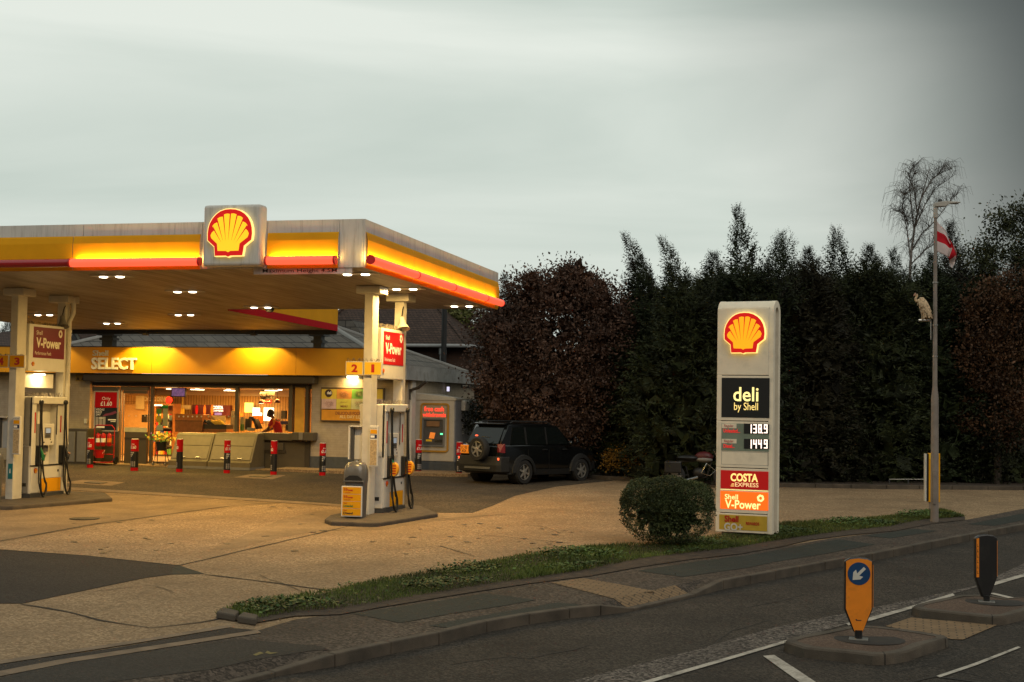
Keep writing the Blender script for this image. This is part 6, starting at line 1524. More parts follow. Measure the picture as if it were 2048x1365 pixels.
for s in (-1, 1):
    gside(s, .46, 1.08, .62, 1.08); gside(s, 1.20, 1.98, 1.20, 1.98); gside(s, 2.08, 3.02, 2.08, 2.62)
    gside(s, 1.10, 1.17, 1.10, 1.17, 'door_pillar', car_pl, .016); gside(s, 2.0, 2.06, 2.0, 2.06, 'door_pillar', car_pl, .016)
    # roof rail, mirror, handles, sill, arches
    b = MB(); b.tube([cl(.62, s * .60, 1.745), cl(.75, s * .60, 1.80), cl(2.2, s * .60, 1.79), cl(2.35, s * .60, 1.735)], .02, 8); b.build('roof_rail', car_pl, car, smooth=True)
    b = MB(); b.ball(cl(2.92, s * .97, 1.17), .11, 12, sc=(.8, 1.0, .8)); b.tube([cl(2.95, s * .80, 1.12), cl(2.93, s * .92, 1.14)], .03, 6); b.build('mirror', car_m, car, smooth=True)
    for x in (1.85, 2.75):
        b = MB(); b.tube([cl(x - .10, s * .885, .985), cl(x, s * .91, .99), cl(x + .10, s * .885, .985)], .018, 6); b.build('door_handle', car_pl, car, smooth=True)
    for x in (1.12, 2.03):
        b = MB(); b.prism([cl(x, s * .893, .40), cl(x + .012, s * .893, .40), cl(x + .012, s * .882, 1.0), cl(x, s * .882, 1.0)], lx * s * .003); b.build('door_gap', black_p, car)
    b = MB(); b.prism([cl(1.38, s * .86, .26), cl(3.06, s * .86, .26), cl(3.06, s * .90, .42), cl(1.38, s * .90, .42)], lx * s * -.06); b.build('sill', car_pl, car)
    for x in (.92, 3.48):
        vs = []; n = 14
        for i in range(n + 1):
            a = math.pi * i / n
            for rr, yy in ((.385, .86), (.385, .955), (.50, .93), (.52, .87)):
                vs.append(cl(x + math.cos(a) * rr, s * yy, .34 + math.sin(a) * rr * (1.0 if i not in (0, n) else 1)))
        b = MB(); b.add(vs, [(i * 4 + j, (i + 1) * 4 + j, (i + 1) * 4 + j + 1, i * 4 + j + 1) for i in range(n) for j in range(3)]); b.build('wheel_arch', car_pl, car, smooth=True)
        b = MB(); b.lathe(cl(x, s * .60, .36), [(.375, 0), (.375, .292)], 24, axis=lx * s); b.build('wheel_well', black_p, car)
        wheel(car, cl(x, s * .825, .355), lx * s)
    b = MB(); b.prism([cl(.28, s * .80, .30), cl(.50, s * .90, .30), cl(.50, s * .905, .62), cl(.20, s * .88, .66)], lx * s * .012); b.build('arch_extension', car_pl, car)
    b = MB(); b.prism([cl(.03, s * .70, .92), cl(.03, s * .80, .92), cl(.16, s * .872, .90), cl(.16, s * .862, 1.16), cl(.05, s * .78, 1.17), cl(.03, s * .70, 1.16)], hx * -.03); b.build('tail_light', tail_r, car, bevel=.01)
    b = MB(); b.prism([cl(-.035, s * .60, .70), cl(-.02, s * .80, .70), cl(-.02, s * .80, .765), cl(-.035, s * .60, .765)], hx * -.02); b.build('fog_light', tail_on, car, bevel=.008)
    b = MB(); b.ball(cl(4.22, s * .62, .74), .12, 10, sc=(.8, 1, .7)); b.build('headlight', cglass, car, smooth=True)
# bumpers, rear window, plate, spare wheel
b = MB(); vs = []
for x, w in ((-.06, .72), (.02, .84), (.30, .90)):
    vs += [cl(x, -w, .36), cl(x - .02, -w, .56), cl(x, -w, .80), cl(x, w, .80), cl(x - .02, w, .56), cl(x, w, .36)]
fs = [(i * 6 + j, (i + 1) * 6 + j, (i + 1) * 6 + (j + 1) % 6, i * 6 + (j + 1) % 6) for i in range(2) for j in range(6)] + [(0, 1, 2, 3, 4, 5)]
b.add(vs, fs); b.build('rear_bumper', car_pl, car, bevel=.02)
b = MB(); b.prism([cl(-.10, -.50, .44), cl(-.10, .50, .44), cl(-.085, .50, .50), cl(-.085, -.50, .50)], hx * .04); b.build('bumper_step', dgrey, car)
b = MB(); b.prism([cl(4.30, -.80, .36), cl(4.42, -.5, .36), cl(4.42, .5, .36), cl(4.30, .8, .36), cl(4.1, .86, .36), cl(4.1, -.86, .36)], (0, 0, .28)); b.build('front_bumper', car_pl, car, bevel=.04)
b = MB(); P = [cl(.135, -.62, 1.16), cl(.135, .62, 1.16), cl(.455, .56, 1.63), cl(.455, -.56, 1.63)]; b.prism(P, hx * -.02); b.build('rear_window', cglass, car, bevel=.01)
b = MB(); P = [cl(3.36, -.62, 1.12), cl(3.36, .62, 1.12), cl(2.70, .56, 1.66), cl(2.70, -.56, 1.66)]; b.prism(P, (.0, 0, .02)); b.build('windscreen', cglass, car)
b = MB(); P = [cl(.38, -.60, 1.735), cl(.38, .60, 1.735), cl(.62, .60, 1.775), cl(.62, -.60, 1.775)]; b.prism(P, (0, 0, -.04)); b.build('rear_spoiler', car_m, car, bevel=.012)
wheel(car, cl(-.14, -.12, 1.00), -hx, .34, .22, 6, 'spare_wheel')
FC_ = Fr(cl(-.02, .78, .86), -lx); 
b = MB(); b.fb(FC_, .06, .36, .0, .24, -.03, .02); pl = b.build('number_plate', plate_y, car, bevel=.006)
b = MB(); text(b, FC_, 'LC 03', .09, .13, .24, .085, .026, bold=.02); text(b, FC_, 'XSX', .11, .025, .20, .085, .026, bold=.02); b.build('lettering', dark_t, pl)
b = MB(); b.tube([cl(.10, .10, 1.26), cl(.02, -.10, 1.36), cl(.10, -.30, 1.33)], .012, 6); b.build('wiper', black_p, car)
b = MB(); b.ball(cl(-.10, .02, 1.385), .03, 8, sc=(1.6, 1.6, .7)); b.build('high_brake_light', tail_on, car, smooth=True)
b = MB(); b.tube([cl(2.5, .5, 1.74), cl(2.1, .5, 2.0)], .005, 4); b.build('aerial', black_p, car)

# ================================================================== motorcycle behind the bush
mb0 = g(1392, 975); mu = Vector((1, .12, 0)).normalized(); mv = Vector((-mu.y, mu.x, 0))
def ml(x, y, z): return mb0 + mu * x + mv * y + Vector((0, 0, z))
t = thing('motorcycle', 'dark touring motorcycle with red and white tank parked behind the round bush', 'motorcycle', mb0)
chrome = mat('chrome', (.6, .6, .58), .18, 1, var=0)
wheel(t, ml(-.62, 0, .31), -mv, .31, .12, 8); wheel(t, ml(.80, 0, .31), -mv, .31, .10, 8)
b = MB(); b.tube([ml(.80, 0, .31), ml(.60, 0, .85), ml(.52, 0, 1.05)], .03, 8); b.tube([ml(.5, -.35, 1.08), ml(.52, 0, 1.05), ml(.5, .35, 1.08)], .014, 6); b.build('fork', chrome, t, smooth=True)
b = MB(); b.tube([ml(.5, 0, .9), ml(.1, 0, .78), ml(-.5, 0, .72)], .035, 8); b.tube([ml(.45, 0, .8), ml(.3, 0, .3), ml(-.2, 0, .25), ml(-.3, 0, .6)], .025, 8); b.tube([ml(-.62, 0, .31), ml(-.2, 0, .35)], .025, 6); b.build('frame', black_p, t, smooth=True)
b = MB(); b.box(0, 0, 0, 0, 0, 0) if False else b.ball(ml(.08, 0, .42), .17, 12, sc=(1.1, .8, .9)); b.build('engine', car_pl, t, smooth=True)
b = MB(); b.ball(ml(.22, 0, .88), .20, 14, sc=(1.35, .75, .75)); b.build('tank', colr('deep_red', (.07, .004, .006)), t, smooth=True)
b = MB(); b.ball(ml(.22, -.02, .80), .20, 14, sc=(1.25, .78, .45)); b.build('tank_band', mgrey, t, smooth=True)
b = MB(); b.ball(ml(-.25, 0, .84), .20, 12, sc=(1.7, .8, .42)); b.build('saddle', black_r, t, smooth=True)
b = MB(); b.prism([ml(.62, -.2, 1.02), ml(.62, .2, 1.02), ml(.46, .18, 1.36), ml(.46, -.18, 1.36)], mu * .01); b.build('windshield', cglass, t)
for s in (-.28, .18): b = MB(); q = ml(-.62, s, .42); b.hexa([ml(-.90, s, .40), ml(-.40, s, .40), ml(-.40, s + .12, .40), ml(-.90, s + .12, .40), ml(-.90, s, .74), ml(-.42, s, .74), ml(-.42, s + .12, .74), ml(-.90, s + .12, .74)]); b.build('pannier', black_p, t, bevel=.04)
b = MB(); b.tube([ml(.05, -.18, .3), ml(-.3, -.2, .2), ml(-.9, -.2, .26)], .04, 8); b.build('exhaust', chrome, t, smooth=True)
b = MB(); b.tube([ml(.3, -.25, .7), ml(.55, -.27, .5), ml(.4, -.27, .35), ml(.15, -.27, .42), ml(.3, -.25, .7)], .014, 6); b.build('crash_bar', chrome, t, smooth=True)
b = MB(); b.ball(ml(.64, 0, .98), .09, 10); b.build('headlight', cglass, t, smooth=True)

# ================================================================== price sign
PW = mat('sign_white', (.86, .76, .585), .45, var=.04, dirt=.25, dcol=(.3, .27, .2))
sa = math.radians(10.4); su = Vector((math.cos(sa), -math.sin(sa), 0)); O = g(1431, 1070); FG = Fr(O, su)
W = FG.hit(1546, 800)[0]; TH = .50
ztop_ = FG.hit(1490, 601)[1]; zbot = FG.hit(1480, 1066)[1]
t = thing('price_sign', 'tall white roadside price sign with shell emblem, deli panel and red fuel prices', 'price sign', O + su * W / 2 - FG.n * TH / 2)
RR = TH / 2
def arch(bb, a0, a1, r, zb, zt, n=14, mi=0):
    """inverted U section (rounded top) from a0 to a1 along the width"""
    pr = [(0 - (RR - r), zb)] + [(-RR + r * math.cos(math.pi * i / n), zt - RR + r * math.sin(math.pi * i / n)) for i in range(n + 1)] + [(-RR - r, zb)]
    bb.prism([FG.p(a0, z, c) for c, z in pr], FG.u * (a1 - a0), mi)
GR = .035
cuts = [(605 - 0, 618), ]
b = MB(); arch(b, .09, W - .09, RR - .03, zbot + .02, ztop_ - .03); b.build('core', dgrey, t, smooth=True)
b = MB(); arch(b, .0, .09, RR, zbot, ztop_); b.build('side_frame', PW, t, smooth=True)
# right side frame as two legs and the arch with a groove between
b = MB(); n = 16
o_ = [(0, zbot)] + [(-RR + RR * math.cos(math.pi * i / n), ztop_ - RR + RR * math.sin(math.pi * i / n)) for i in range(n + 1)] + [(-TH, zbot)]
ri = RR - .13; i_ = [(-RR + ri, zbot)] + [(-RR + ri * math.cos(math.pi * i / n), ztop_ - RR + ri * math.sin(math.pi * i / n)) for i in range(n + 1)] + [(-RR - ri, zbot)]
m_ = len(o_)
vs = [FG.p(W - .09, z, c) for c, z in o_] + [FG.p(W, z, c) for c, z in o_] + [FG.p(W - .09, z, c) for c, z in i_] + [FG.p(W, z, c) for c, z in i_]
fs = []
for k in range(m_ - 1): fs += [(k, k + 1, m_ + k + 1, m_ + k), (m_ + k, m_ + k + 1, 3 * m_ + k + 1, 3 * m_ + k), (3 * m_ + k, 3 * m_ + k + 1, 2 * m_ + k + 1, 2 * m_ + k)]
b.add(vs, fs); b.build('side_frame', PW, t, smooth=True)
b = MB(); b.box(0, 0, 0, 0, 0, 0) if False else None
b.fb(FG, W - .10, W - .06, zbot + .05, ztop_ - RR, -RR - .05, -RR + .05); b.build('groove_rail', mgrey, t)
b = MB(); b.fb(FG, .10, W - .10, -.5, zbot - .0, -TH + .08, -.08); b.build('foot', stucco, t)
# face panels
rows = [(617.5, 750.5), (752, 842), (843.5, 936), (937.5, 1027), (1028.5, 1066)]
px_mid = 1490
pan = []
b = MB(); z1 = FG.hit(px_mid, 616)[1]
arch(b, .088, W - .088, RR - .002, z1, ztop_ - .002); b.build('top_cap', PW, t, smooth=True)
for y0, y1 in rows:
    b = MB(); b.fb(FG, .003, W - .093, FG.hit(px_mid, y1)[1], FG.hit(px_mid, y0)[1], -.05, .006); pan.append(b.build('face_panel', PW, t, bevel=.006))
def fbx(px0, py0, px1, py1, c0, c1, m, nm, par, bevel=0):
    """rectangle given by pixels of its left-top and right-bottom corners"""
    a0, z1 = FG.hit(px0, py0, c1); a1, z0 = FG.hit(px1, py1, c1); bb = MB(); bb.fb(FG, a0, a1, z0, z1, c0, c1); return bb.build(nm, m, par, bevel=bevel)
a, z = FG.hit(1491, 667); w = FG.hit(1531, 667)[0] - FG.hit(1451, 667)[0]
emblem('shell_emblem', FG, a, z, w, pan[0], (em_yel2, em_red, em_halo), .006, .07)
em_cream = mat('lit_cream', (.9, .7, .25), .4, var=0, em=1.0, emc=(1, .70, .20))
em_creamr = mat('lit_cream_soft', (.9, .8, .4), .4, var=0, em=1.1, emc=(1, .80, .26))
q = fbx(1443.5, 756, 1538.5, 836.5, .006, .012, black_p, 'deli_face', pan[1])
def tb(txt, x0, y0, x1, y1, m, par, bold=.02, c=.018, shear=0): bb = MB(); textbox(bb, FG, txt, x0, y1, x1, y0, c=c, bold=bold, shear=shear); return bb.build('lettering', m, par)
tb('deli', 1466.5, 775, 1517, 803, em_creamr, q, .012); tb('by Shell', 1468, 806, 1516, 825, em_cream, q, .0)
q = fbx(1443, 847, 1537.5, 904, .006, .011, colr('pale_green', (.20, .25, .19)), 'price_face', pan[2])
sgm = mat('led_digits', (1, .9, .8), .3, var=0, em=1.7, emc=(1, .74, .62))
redd = mat('red_digits', (.7, .03, .03), .4, var=0, em=.5, emc=(1, .03, .025))
for y0, s1, s2, pr in ((847.5, 'Regular', 'Unleaded...', '138.9'), (878, 'Regular', 'Diesel...', '144.9')):
    w = fbx(1488, y0, 1538, y0 + 21, .011, .02, black_p, 'digit_window', q)
    # seven segment digits
    SEG = {'1': 'bc', '3': 'abgcd', '8': 'abcdefg', '9': 'abcdfg', '4': 'fgbc'}
    bb = MB(); x = 1496.5
    for ch in pr:
        if ch == '.':
            if pr == '138.9': a, z = FG.hit(x - 1.2, y0 + 18.8, .022); bb.lathe(FG.p(a, z, .021), [(.012, 0), (.012, .002)], 8, axis=FG.n)
            x += 1.5; continue
        wd, hh = 7.0, 18
        a0, z1_ = FG.hit(x, y0 + 1.5, .022); a1, z0_ = FG.hit(x + wd, y0 + 19.5, .022); zm = (z0_ + z1_) / 2; T_ = .022
        for sgn in SEG[ch]:
            r_ = {'a': (a0, a1, z1_ - T_, z1_), 'g': (a0, a1, zm - T_ / 2, zm + T_ / 2), 'd': (a0, a1, z0_, z0_ + T_), 'b': (a1 - T_, a1, zm, z1_), 'c': (a1 - T_, a1, z0_, zm), 'f': (a0, a0 + T_, zm, z1_), 'e': (a0, a0 + T_, z0_, zm)}[sgn]
            bb.fb(FG, r_[0], r_[1], r_[2], r_[3], .0205, .0235 + .0003 * 'abcdefg'.index(sgn))
        x += 10
    bb.build('digits', sgm, w)
    k = fbx(1443.5, y0, 1473, y0 + 9.5, .011, .014, PW, 'grade_label', q); tb(s1, 1448.5, y0 + 2, 1467, y0 + 8.5, red_t, k, .0)
    tb(s2, 1447, y0 + 11, 1480 if 'Un' in s2 else 1469, y0 + 18, redd, q, .02)
b = MB(); a0, z0 = FG.hit(1443, 929); a1, z1 = FG.hit(1537, 905.5); ring_ = [(a0, z0, a1, z0 + .006), (a0, z1 - .006, a1, z1), (a0, z0, a0 + .006, z1), (a1 - .006, z0, a1, z1)]
for r0_, s0_, r1_, s1_ in ring_: b.fb(FG, r0_, r1_, s0_, s1_, .0062, .0072 + .0003 * ring_.index((r0_, s0_, r1_, s1_)))
b.build('blank_frame', mgrey, pan[2])
lit_mar = mat('lit_maroon', (.35, .01, .01), .4, var=0, em=.22, emc=(.9, .008, .006)); lit_or = mat('lit_orange', (.8, .15, .01), .4, var=.04, em=1.0, emc=(1, .115, .008))
q = fbx(1441.5, 940.5, 1536.5, 981, .006, .012, lit_mar, 'coffee_face', pan[3])
tb('COSTA', 1461, 948.5, 1516, 963, em_cream, q, .035); 
tb('EXPRESS', 1470, 967, 1517, 973.5, mat('lit_cream_dim', (.9, .7, .4), .4, var=0, em=.75, emc=(1, .62, .25)), q, .01)
for k in range(3): fbx(1462 + (2 - k) * 1.2 - 1, 967.5 + k * 2.3, 1468, 968.6 + k * 2.3, .012, .018, em_cream, 'steam_line', q)
q = fbx(1440.8, 982, 1536, 1022, .006, .012, lit_or, 'fuel_face', pan[3])
fbx(1441, 979.5, 1536.3, 982.6, .012, .017, em_creamr, 'divider_line', q)
tb('Shell', 1449.5, 989.5, 1476, 998.5, em_creamr, q, .012); tb('V-Power', 1450, 1002.5, 1521.5, 1016.5, em_creamr, q, .02)
bb = MB(); a, z = FG.hit(1521, 997, .018)
for i in range(12):
    w0 = 2 * math.pi * i / 12; w1 = w0 + math.pi / 6; Q = lambda r, w: (a + r * math.cos(w), z + r * math.sin(w)); ro = .068 + (.006 if i % 2 else 0)
    bb.fprism(FG, [Q(.032, w0), Q(ro, w0), Q(ro, w1), Q(.032, w1)], .012, .018)
bb.build('round_mark', em_creamr, q)
q = fbx(1438.5, 1029, 1534, 1063.5, .006, .012, colr('mustard', (.55, .36, .035)), 'rewards_face', pan[4])
tb('Shell', 1449, 1032.5, 1477, 1044, red_t, q, .03); tb('GO+', 1448, 1047.5, 1485, 1061, white_cl, q, .03); tb('REWARDS', 1492, 1045.5, 1518.5, 1050.5, red_t, q, .03)

# ================================================================== street lamp, flag, vulture
lp = g(1869, 1045); ltop = atp(lp, 1866, 425)
pole_m = mat('pole_paint', (.23, .19, .16), .6, var=.2, vs=3, dirt=.4)
t = thing('street_lamp', 'tall tapering grey street lamp with a small flat lantern on the verge', 'street lamp', lp)
H_ = ltop.z - lp.z; z1 = H_ * .40
b = MB(); b.tube([lp, lp + Vector((0, 0, z1)), lp + Vector((0, 0, z1 + .25)), lp + Vector((0, 0, H_))], [.088, .080, .052, .034], 16); b.build('pole', pole_m, t, smooth=True)
b = MB(); b.box(lp.x - .035, lp.x + .035, lp.y - .105, lp.y - .05, lp.z + .4, lp.z + 1.1); b.build('service_door', pole_m, t, bevel=.005)
for z in (z1 + .9, z1 + 1.6, z1 + 2.55): b = MB(); b.tube([lp + Vector((0, 0, z)), lp + Vector((0, 0, z + .03))], .058, 12); b.build('strap', steel, t)
ru = Vector((CAMR @ Vector((1, 0, 0))))
ru = Vector((ru.x, ru.y, 0)).normalized()
hd = lp + Vector((0, 0, H_)); lan = mat('lantern_grey', (.42, .39, .34), .5, var=.05)
b = MB(); b.tube([hd + Vector((0, 0, -.12)), hd + Vector((0, 0, .10)), hd + ru * .05 + Vector((0, 0, .17))], .05, 10); b.build('bracket', lan, t, smooth=True)
FLn = Fr(hd, ru)
b = MB(); P = [(-.03, .12), (.20, .13), (.30, .19), (.54, .215), (.54, .235), (.25, .25), (.10, .235), (-.04, .20)]; b.fprism(FLn, P, -.08, .08); b.build('lantern', lan, t, bevel=.015)
b = MB(); b.fb(FLn, .26, .50, .195, .207, -.06, .06); b.build('lantern_glass', colr('lantern_glass', (.3, .3, .28)), t)
b = MB(); b.lathe(FLn.p(.10, .235), [(.045, 0), (.045, .05), (.02, .07)], 10); b.build('photocell', dgrey, t, smooth=True)
# flag
fpix = [[(1869, 437), (1869, 461), (1869, 479), (1870, 502)], [(1877, 447), (1878, 466), (1880, 484), (1882, 508)], [(1887, 458), (1889, 473), (1891, 489), (1895, 514)], [(1894, 470), (1899, 487), (1899, 495), (1897, 515)], [(1900, 480), (1903, 490), (1904, 497), (1896, 517)], [(1905, 497), (1910, 505), (1911, 515), (1900, 523)], [(1911, 516), (1912, 521), (1911, 524), (1904, 536)]]
fl_w = mat('flag_white', (.62, .52, .50), .9, var=.05); fl_r = mat('flag_red', (.55, .005, .016), .9, var=.05)
NU, NV = 24, 16
def cat(p, u):
    n = len(p) - 1; i = min(int(u), n - 1); f = u - i
    p0, p1, p2, p3 = p[max(i - 1, 0)], p[i], p[i + 1], p[min(i + 2, n)]
    return tuple(.5 * ((2 * b_) + (c_ - a_) * f + (2 * a_ - 5 * b_ + 4 * c_ - d_) * f * f + (3 * b_ - a_ - 3 * c_ + d_) * f ** 3) for a_, b_, c_, d_ in zip(p0, p1, p2, p3))
rows_ = []
for j in range(NV + 1):
    v = j / NV * 3
    col_ = [cat(c, v) for c in fpix]
    rows_.append([cat(col_, i / NU * 6) for i in range(NU + 1)])
Vs = []
for j in range(NV + 1):
    for i in range(NU + 1):
        px, py = rows_[j][i]; p = atp(lp + Vector((.0, 0, 0)), px + .8, py); Vs.append(p + FW * (.10 * math.sin(i * .55 + j * .15) * (i / NU) + .03 * math.sin(j * .9) * i / NU))
fs = []; ms_ = []
for j in range(NV):
    for i in range(NU):
        red = (5 <= j <= 10) or (15 <= i <= 18); fs.append((j * (NU + 1) + i, (j + 1) * (NU + 1) + i, (j + 1) * (NU + 1) + i + 1, j * (NU + 1) + i + 1)); ms_.append(1 if red else 0)
b = MB(); b.add(Vs, fs); b.m = ms_
t = b.build('flag', [fl_w, fl_r], loc=Vs[0], smooth='full'); sol = t.modifiers.new('th', 'SOLIDIFY'); sol.thickness = .004
tag(t, 'white flag with a red cross hanging limp from the street lamp pole', 'flag')
# vulture figure on its bracket
vb = atp(lp, 1850, 638); vu = ru
t = thing('vulture_figure', 'pale golden vulture figure perched on a bracket beside the street lamp pole', 'bird figure', vb)
gold_v = mat('vulture_feathers', (.62, .45, .27), .8, var=.4, vs=26, bump=1.0, bs=50); skin_v = mat('vulture_skin', (.38, .20, .13), .7, var=.2)
def vp(px, py, d=0): return atp(lp, px, py) - FW * d
me_p = [vp(1851, 632), vp(1851, 622), vp(1848, 612), vp(1842, 603), vp(1835, 602), vp(1833, 597), vp(1836, 591)]
b = MB()
cen = [vp(1855, 636), vp(1853, 628), vp(1851, 618), vp(1847, 608), vp(1843, 600), vp(1838, 602), vp(1833, 603), vp(1831, 598), vp(1834, 592), vp(1832, 589)]
rad = [.075, .095, .105, .095, .07, .042, .03, .026, .026, .034]
sm = []; rr = []
for i in range(len(cen) - 1):
    for k in range(4): sm.append(cen[i].lerp(cen[i + 1], k / 4)); rr.append(rad[i] + (rad[i + 1] - rad[i]) * k / 4)
sm.append(cen[-1]); rr.append(rad[-1]); b.tube(sm, rr, 14); b.build('body', gold_v, t, smooth='full')
b = MB(); rv = random.Random(6)
for i in range(260):
    k = rv.randrange(4, 20); c = sm[k]; w = rv.uniform(0, 6.28); r_ = rr[k]; d = (ru * math.cos(w) - FW * math.sin(w)).normalized(); q = c + d * r_ * .95; dn_ = Vector((0, 0, -1)) * rv.uniform(.06, .12) + d * .025 + ru * .02; s_ = d.cross(Vector((0, 0, 1))).normalized() * .02
    b.add([q - s_, q + s_, q + s_ * .6 + dn_, q - s_ * .6 + dn_], [(0, 1, 2, 3)])
o = b.build('feathers', gold_v, t); o['kind'] = 'stuff'
for dd in (-.06, .06): b = MB(); b.tube([vp(1848, 626) - FW * dd, vp(1846, 638) - FW * dd], .022, 6); b.build('leg', gold_v, t)
b = MB(); b.tube([vp(1832, 589), vp(1829, 590), vp(1827.5, 593)], [.035, .022, .006], 8); b.build('beak', skin_v, t, smooth=True)
b = MB(); b.ball(vp(1833, 588.5, .03), .010, 6); b.build('eye', black_p, t)
b = MB(); a = vp(1837, 641); c = vp(1862, 641); b.tube([a, c], .028, 8); b.tube([vp(1862, 641), vp(1862, 680)], .014, 6); tag(b.build('perch_bracket', steel, loc=c), 'small metal arm carrying the vulture figure on the lamp pole', 'bracket')
# yellow and black marker board behind the pole
mp0 = g(1860, 1025); t = thing('marker_sign', 'tall narrow yellow and black sign on a post half hidden by the street lamp pole', 'sign', mp0)
FM = Fr(mp0, ru); 
def mbx(px0, py0, px1, py1, c0, c1, m, nm): a0, z1 = FM.hit(px0, py0, c1); a1, z0 = FM.hit(px1, py1, c1); bb = MB(); bb.fb(FM, a0, a1, z0, z1, c0, c1); return bb.build(nm, m, t, bevel=.004)
mbx(1850.5, 908, 1853, 1003, -.12, .0, white_c, 'edge_board'); mbx(1853.5, 908, 1857.5, 1003, -.12, -.01, black_p, 'dark_slot'); mbx(1858, 907, 1880, 1005, -.12, .01, orange_p, 'orange_board'); mbx(1858.2, 907.5, 1864, 919, .01, .02, yellow_p, 'yellow_top'); mbx(1859, 1005, 1866, 1032, -.08, -.02, pole_m, 'sign_post')

# ================================================================== traffic islands and their bollards
IS1 = [(1570, 1283), (1609, 1295), (1712, 1305), (1745, 1309), (1770, 1309), (1792, 1306), (1815, 1302), (1850, 1289), (1890, 1277), (1896, 1274), (1890, 1271), (1849, 1264), (1800, 1257), (1754, 1252), (1725, 1250.5), (1700, 1252), (1683, 1255), (1624, 1266), (1585, 1275), (1571, 1280)]
IS2 = [(1825, 1213), (1840, 1218), (1867, 1221), (1953, 1230), (1985, 1233), (2008, 1232), (2038, 1225), (2080, 1213), (2120, 1203), (2125, 1199), (2060, 1193), (2016, 1196), (1984, 1190.5), (1950, 1189), (1918, 1190), (1857, 1202), (1832, 1209)]
isl_top = ground_mat('island_top', (.085, .055, .038), (.16, .11, .08), (.07, .045, .032), 48, .3, .3)
for P_, lb_ in ((IS1, 'kerbed traffic island carrying the orange keep left bollard'), (IS2, 'kerbed traffic island carrying the black bollard at the right picture edge')):
    P = [g(x, y, 0) for x, y in P_]; c = sum(P, Vector()) / len(P); n = len(P); t = thing('traffic_island', lb_, 'traffic island', c + Vector((0, 0, HR)), 0, 'traffic islands')
    inn = [c + (p - c) * (1 - .15 / max(.3, (p - c).length)) for p in P]; b = MB()
    vs = [p + Vector((0, 0, -.25)) + (p - c).normalized() * .012 for p in P] + [p + (p - c).normalized() * .0 + Vector((0, 0, -.02)) for p in P] + [p - (p - c).normalized() * .02 for p in P] + inn + [q + Vector((0, 0, -.1)) for q in inn]
    fs = []
    for k in range(n):
        j = (k + 1) % n
        for l in range(4): fs.append((l * n + j, l * n + k, (l + 1) * n + k, (l + 1) * n + j))
    b.add(vs, fs); b.build('kerb_ring', kerb_m, t, smooth=True)
    b = MB(); b.add([q + Vector((0, 0, -.008)) for q in inn], [list(range(n))[::-1]]); b.build('island_surface', isl_top, t)
    b = MB()
    for k in range(0, n, 4 if n > 18 else 4):
        p = P[k]; d = (p - c).normalized(); s_ = Vector((-d.y, d.x, 0)) * .006
        b.add([p + d * .014 - s_ + Vector((0, 0, -.12)), p + d * .014 + s_ + Vector((0, 0, -.12)), p + s_ + d * .004, p - s_ + d * .004, p - d * .16 + s_ + Vector((0, 0, .003)), p - d * .16 - s_ + Vector((0, 0, .003))], [(0, 1, 2, 3), (3, 2, 4, 5)])
    o = b.build('kerb_joint', joint_m, t); o['kind'] = 'stuff'
bol_or = mat('bollard_orange', (.80, .235, .01), .45, var=.08, dirt=.45, dcol=(.12, .06, .02)); bol_bk = mat('bollard_black', (.012, .011, .011), .4, var=.1, dirt=.5, dcol=(.05, .043, .034)); sign_bl = mat('sign_blue', (.006, .045, .13), .4, var=.1)
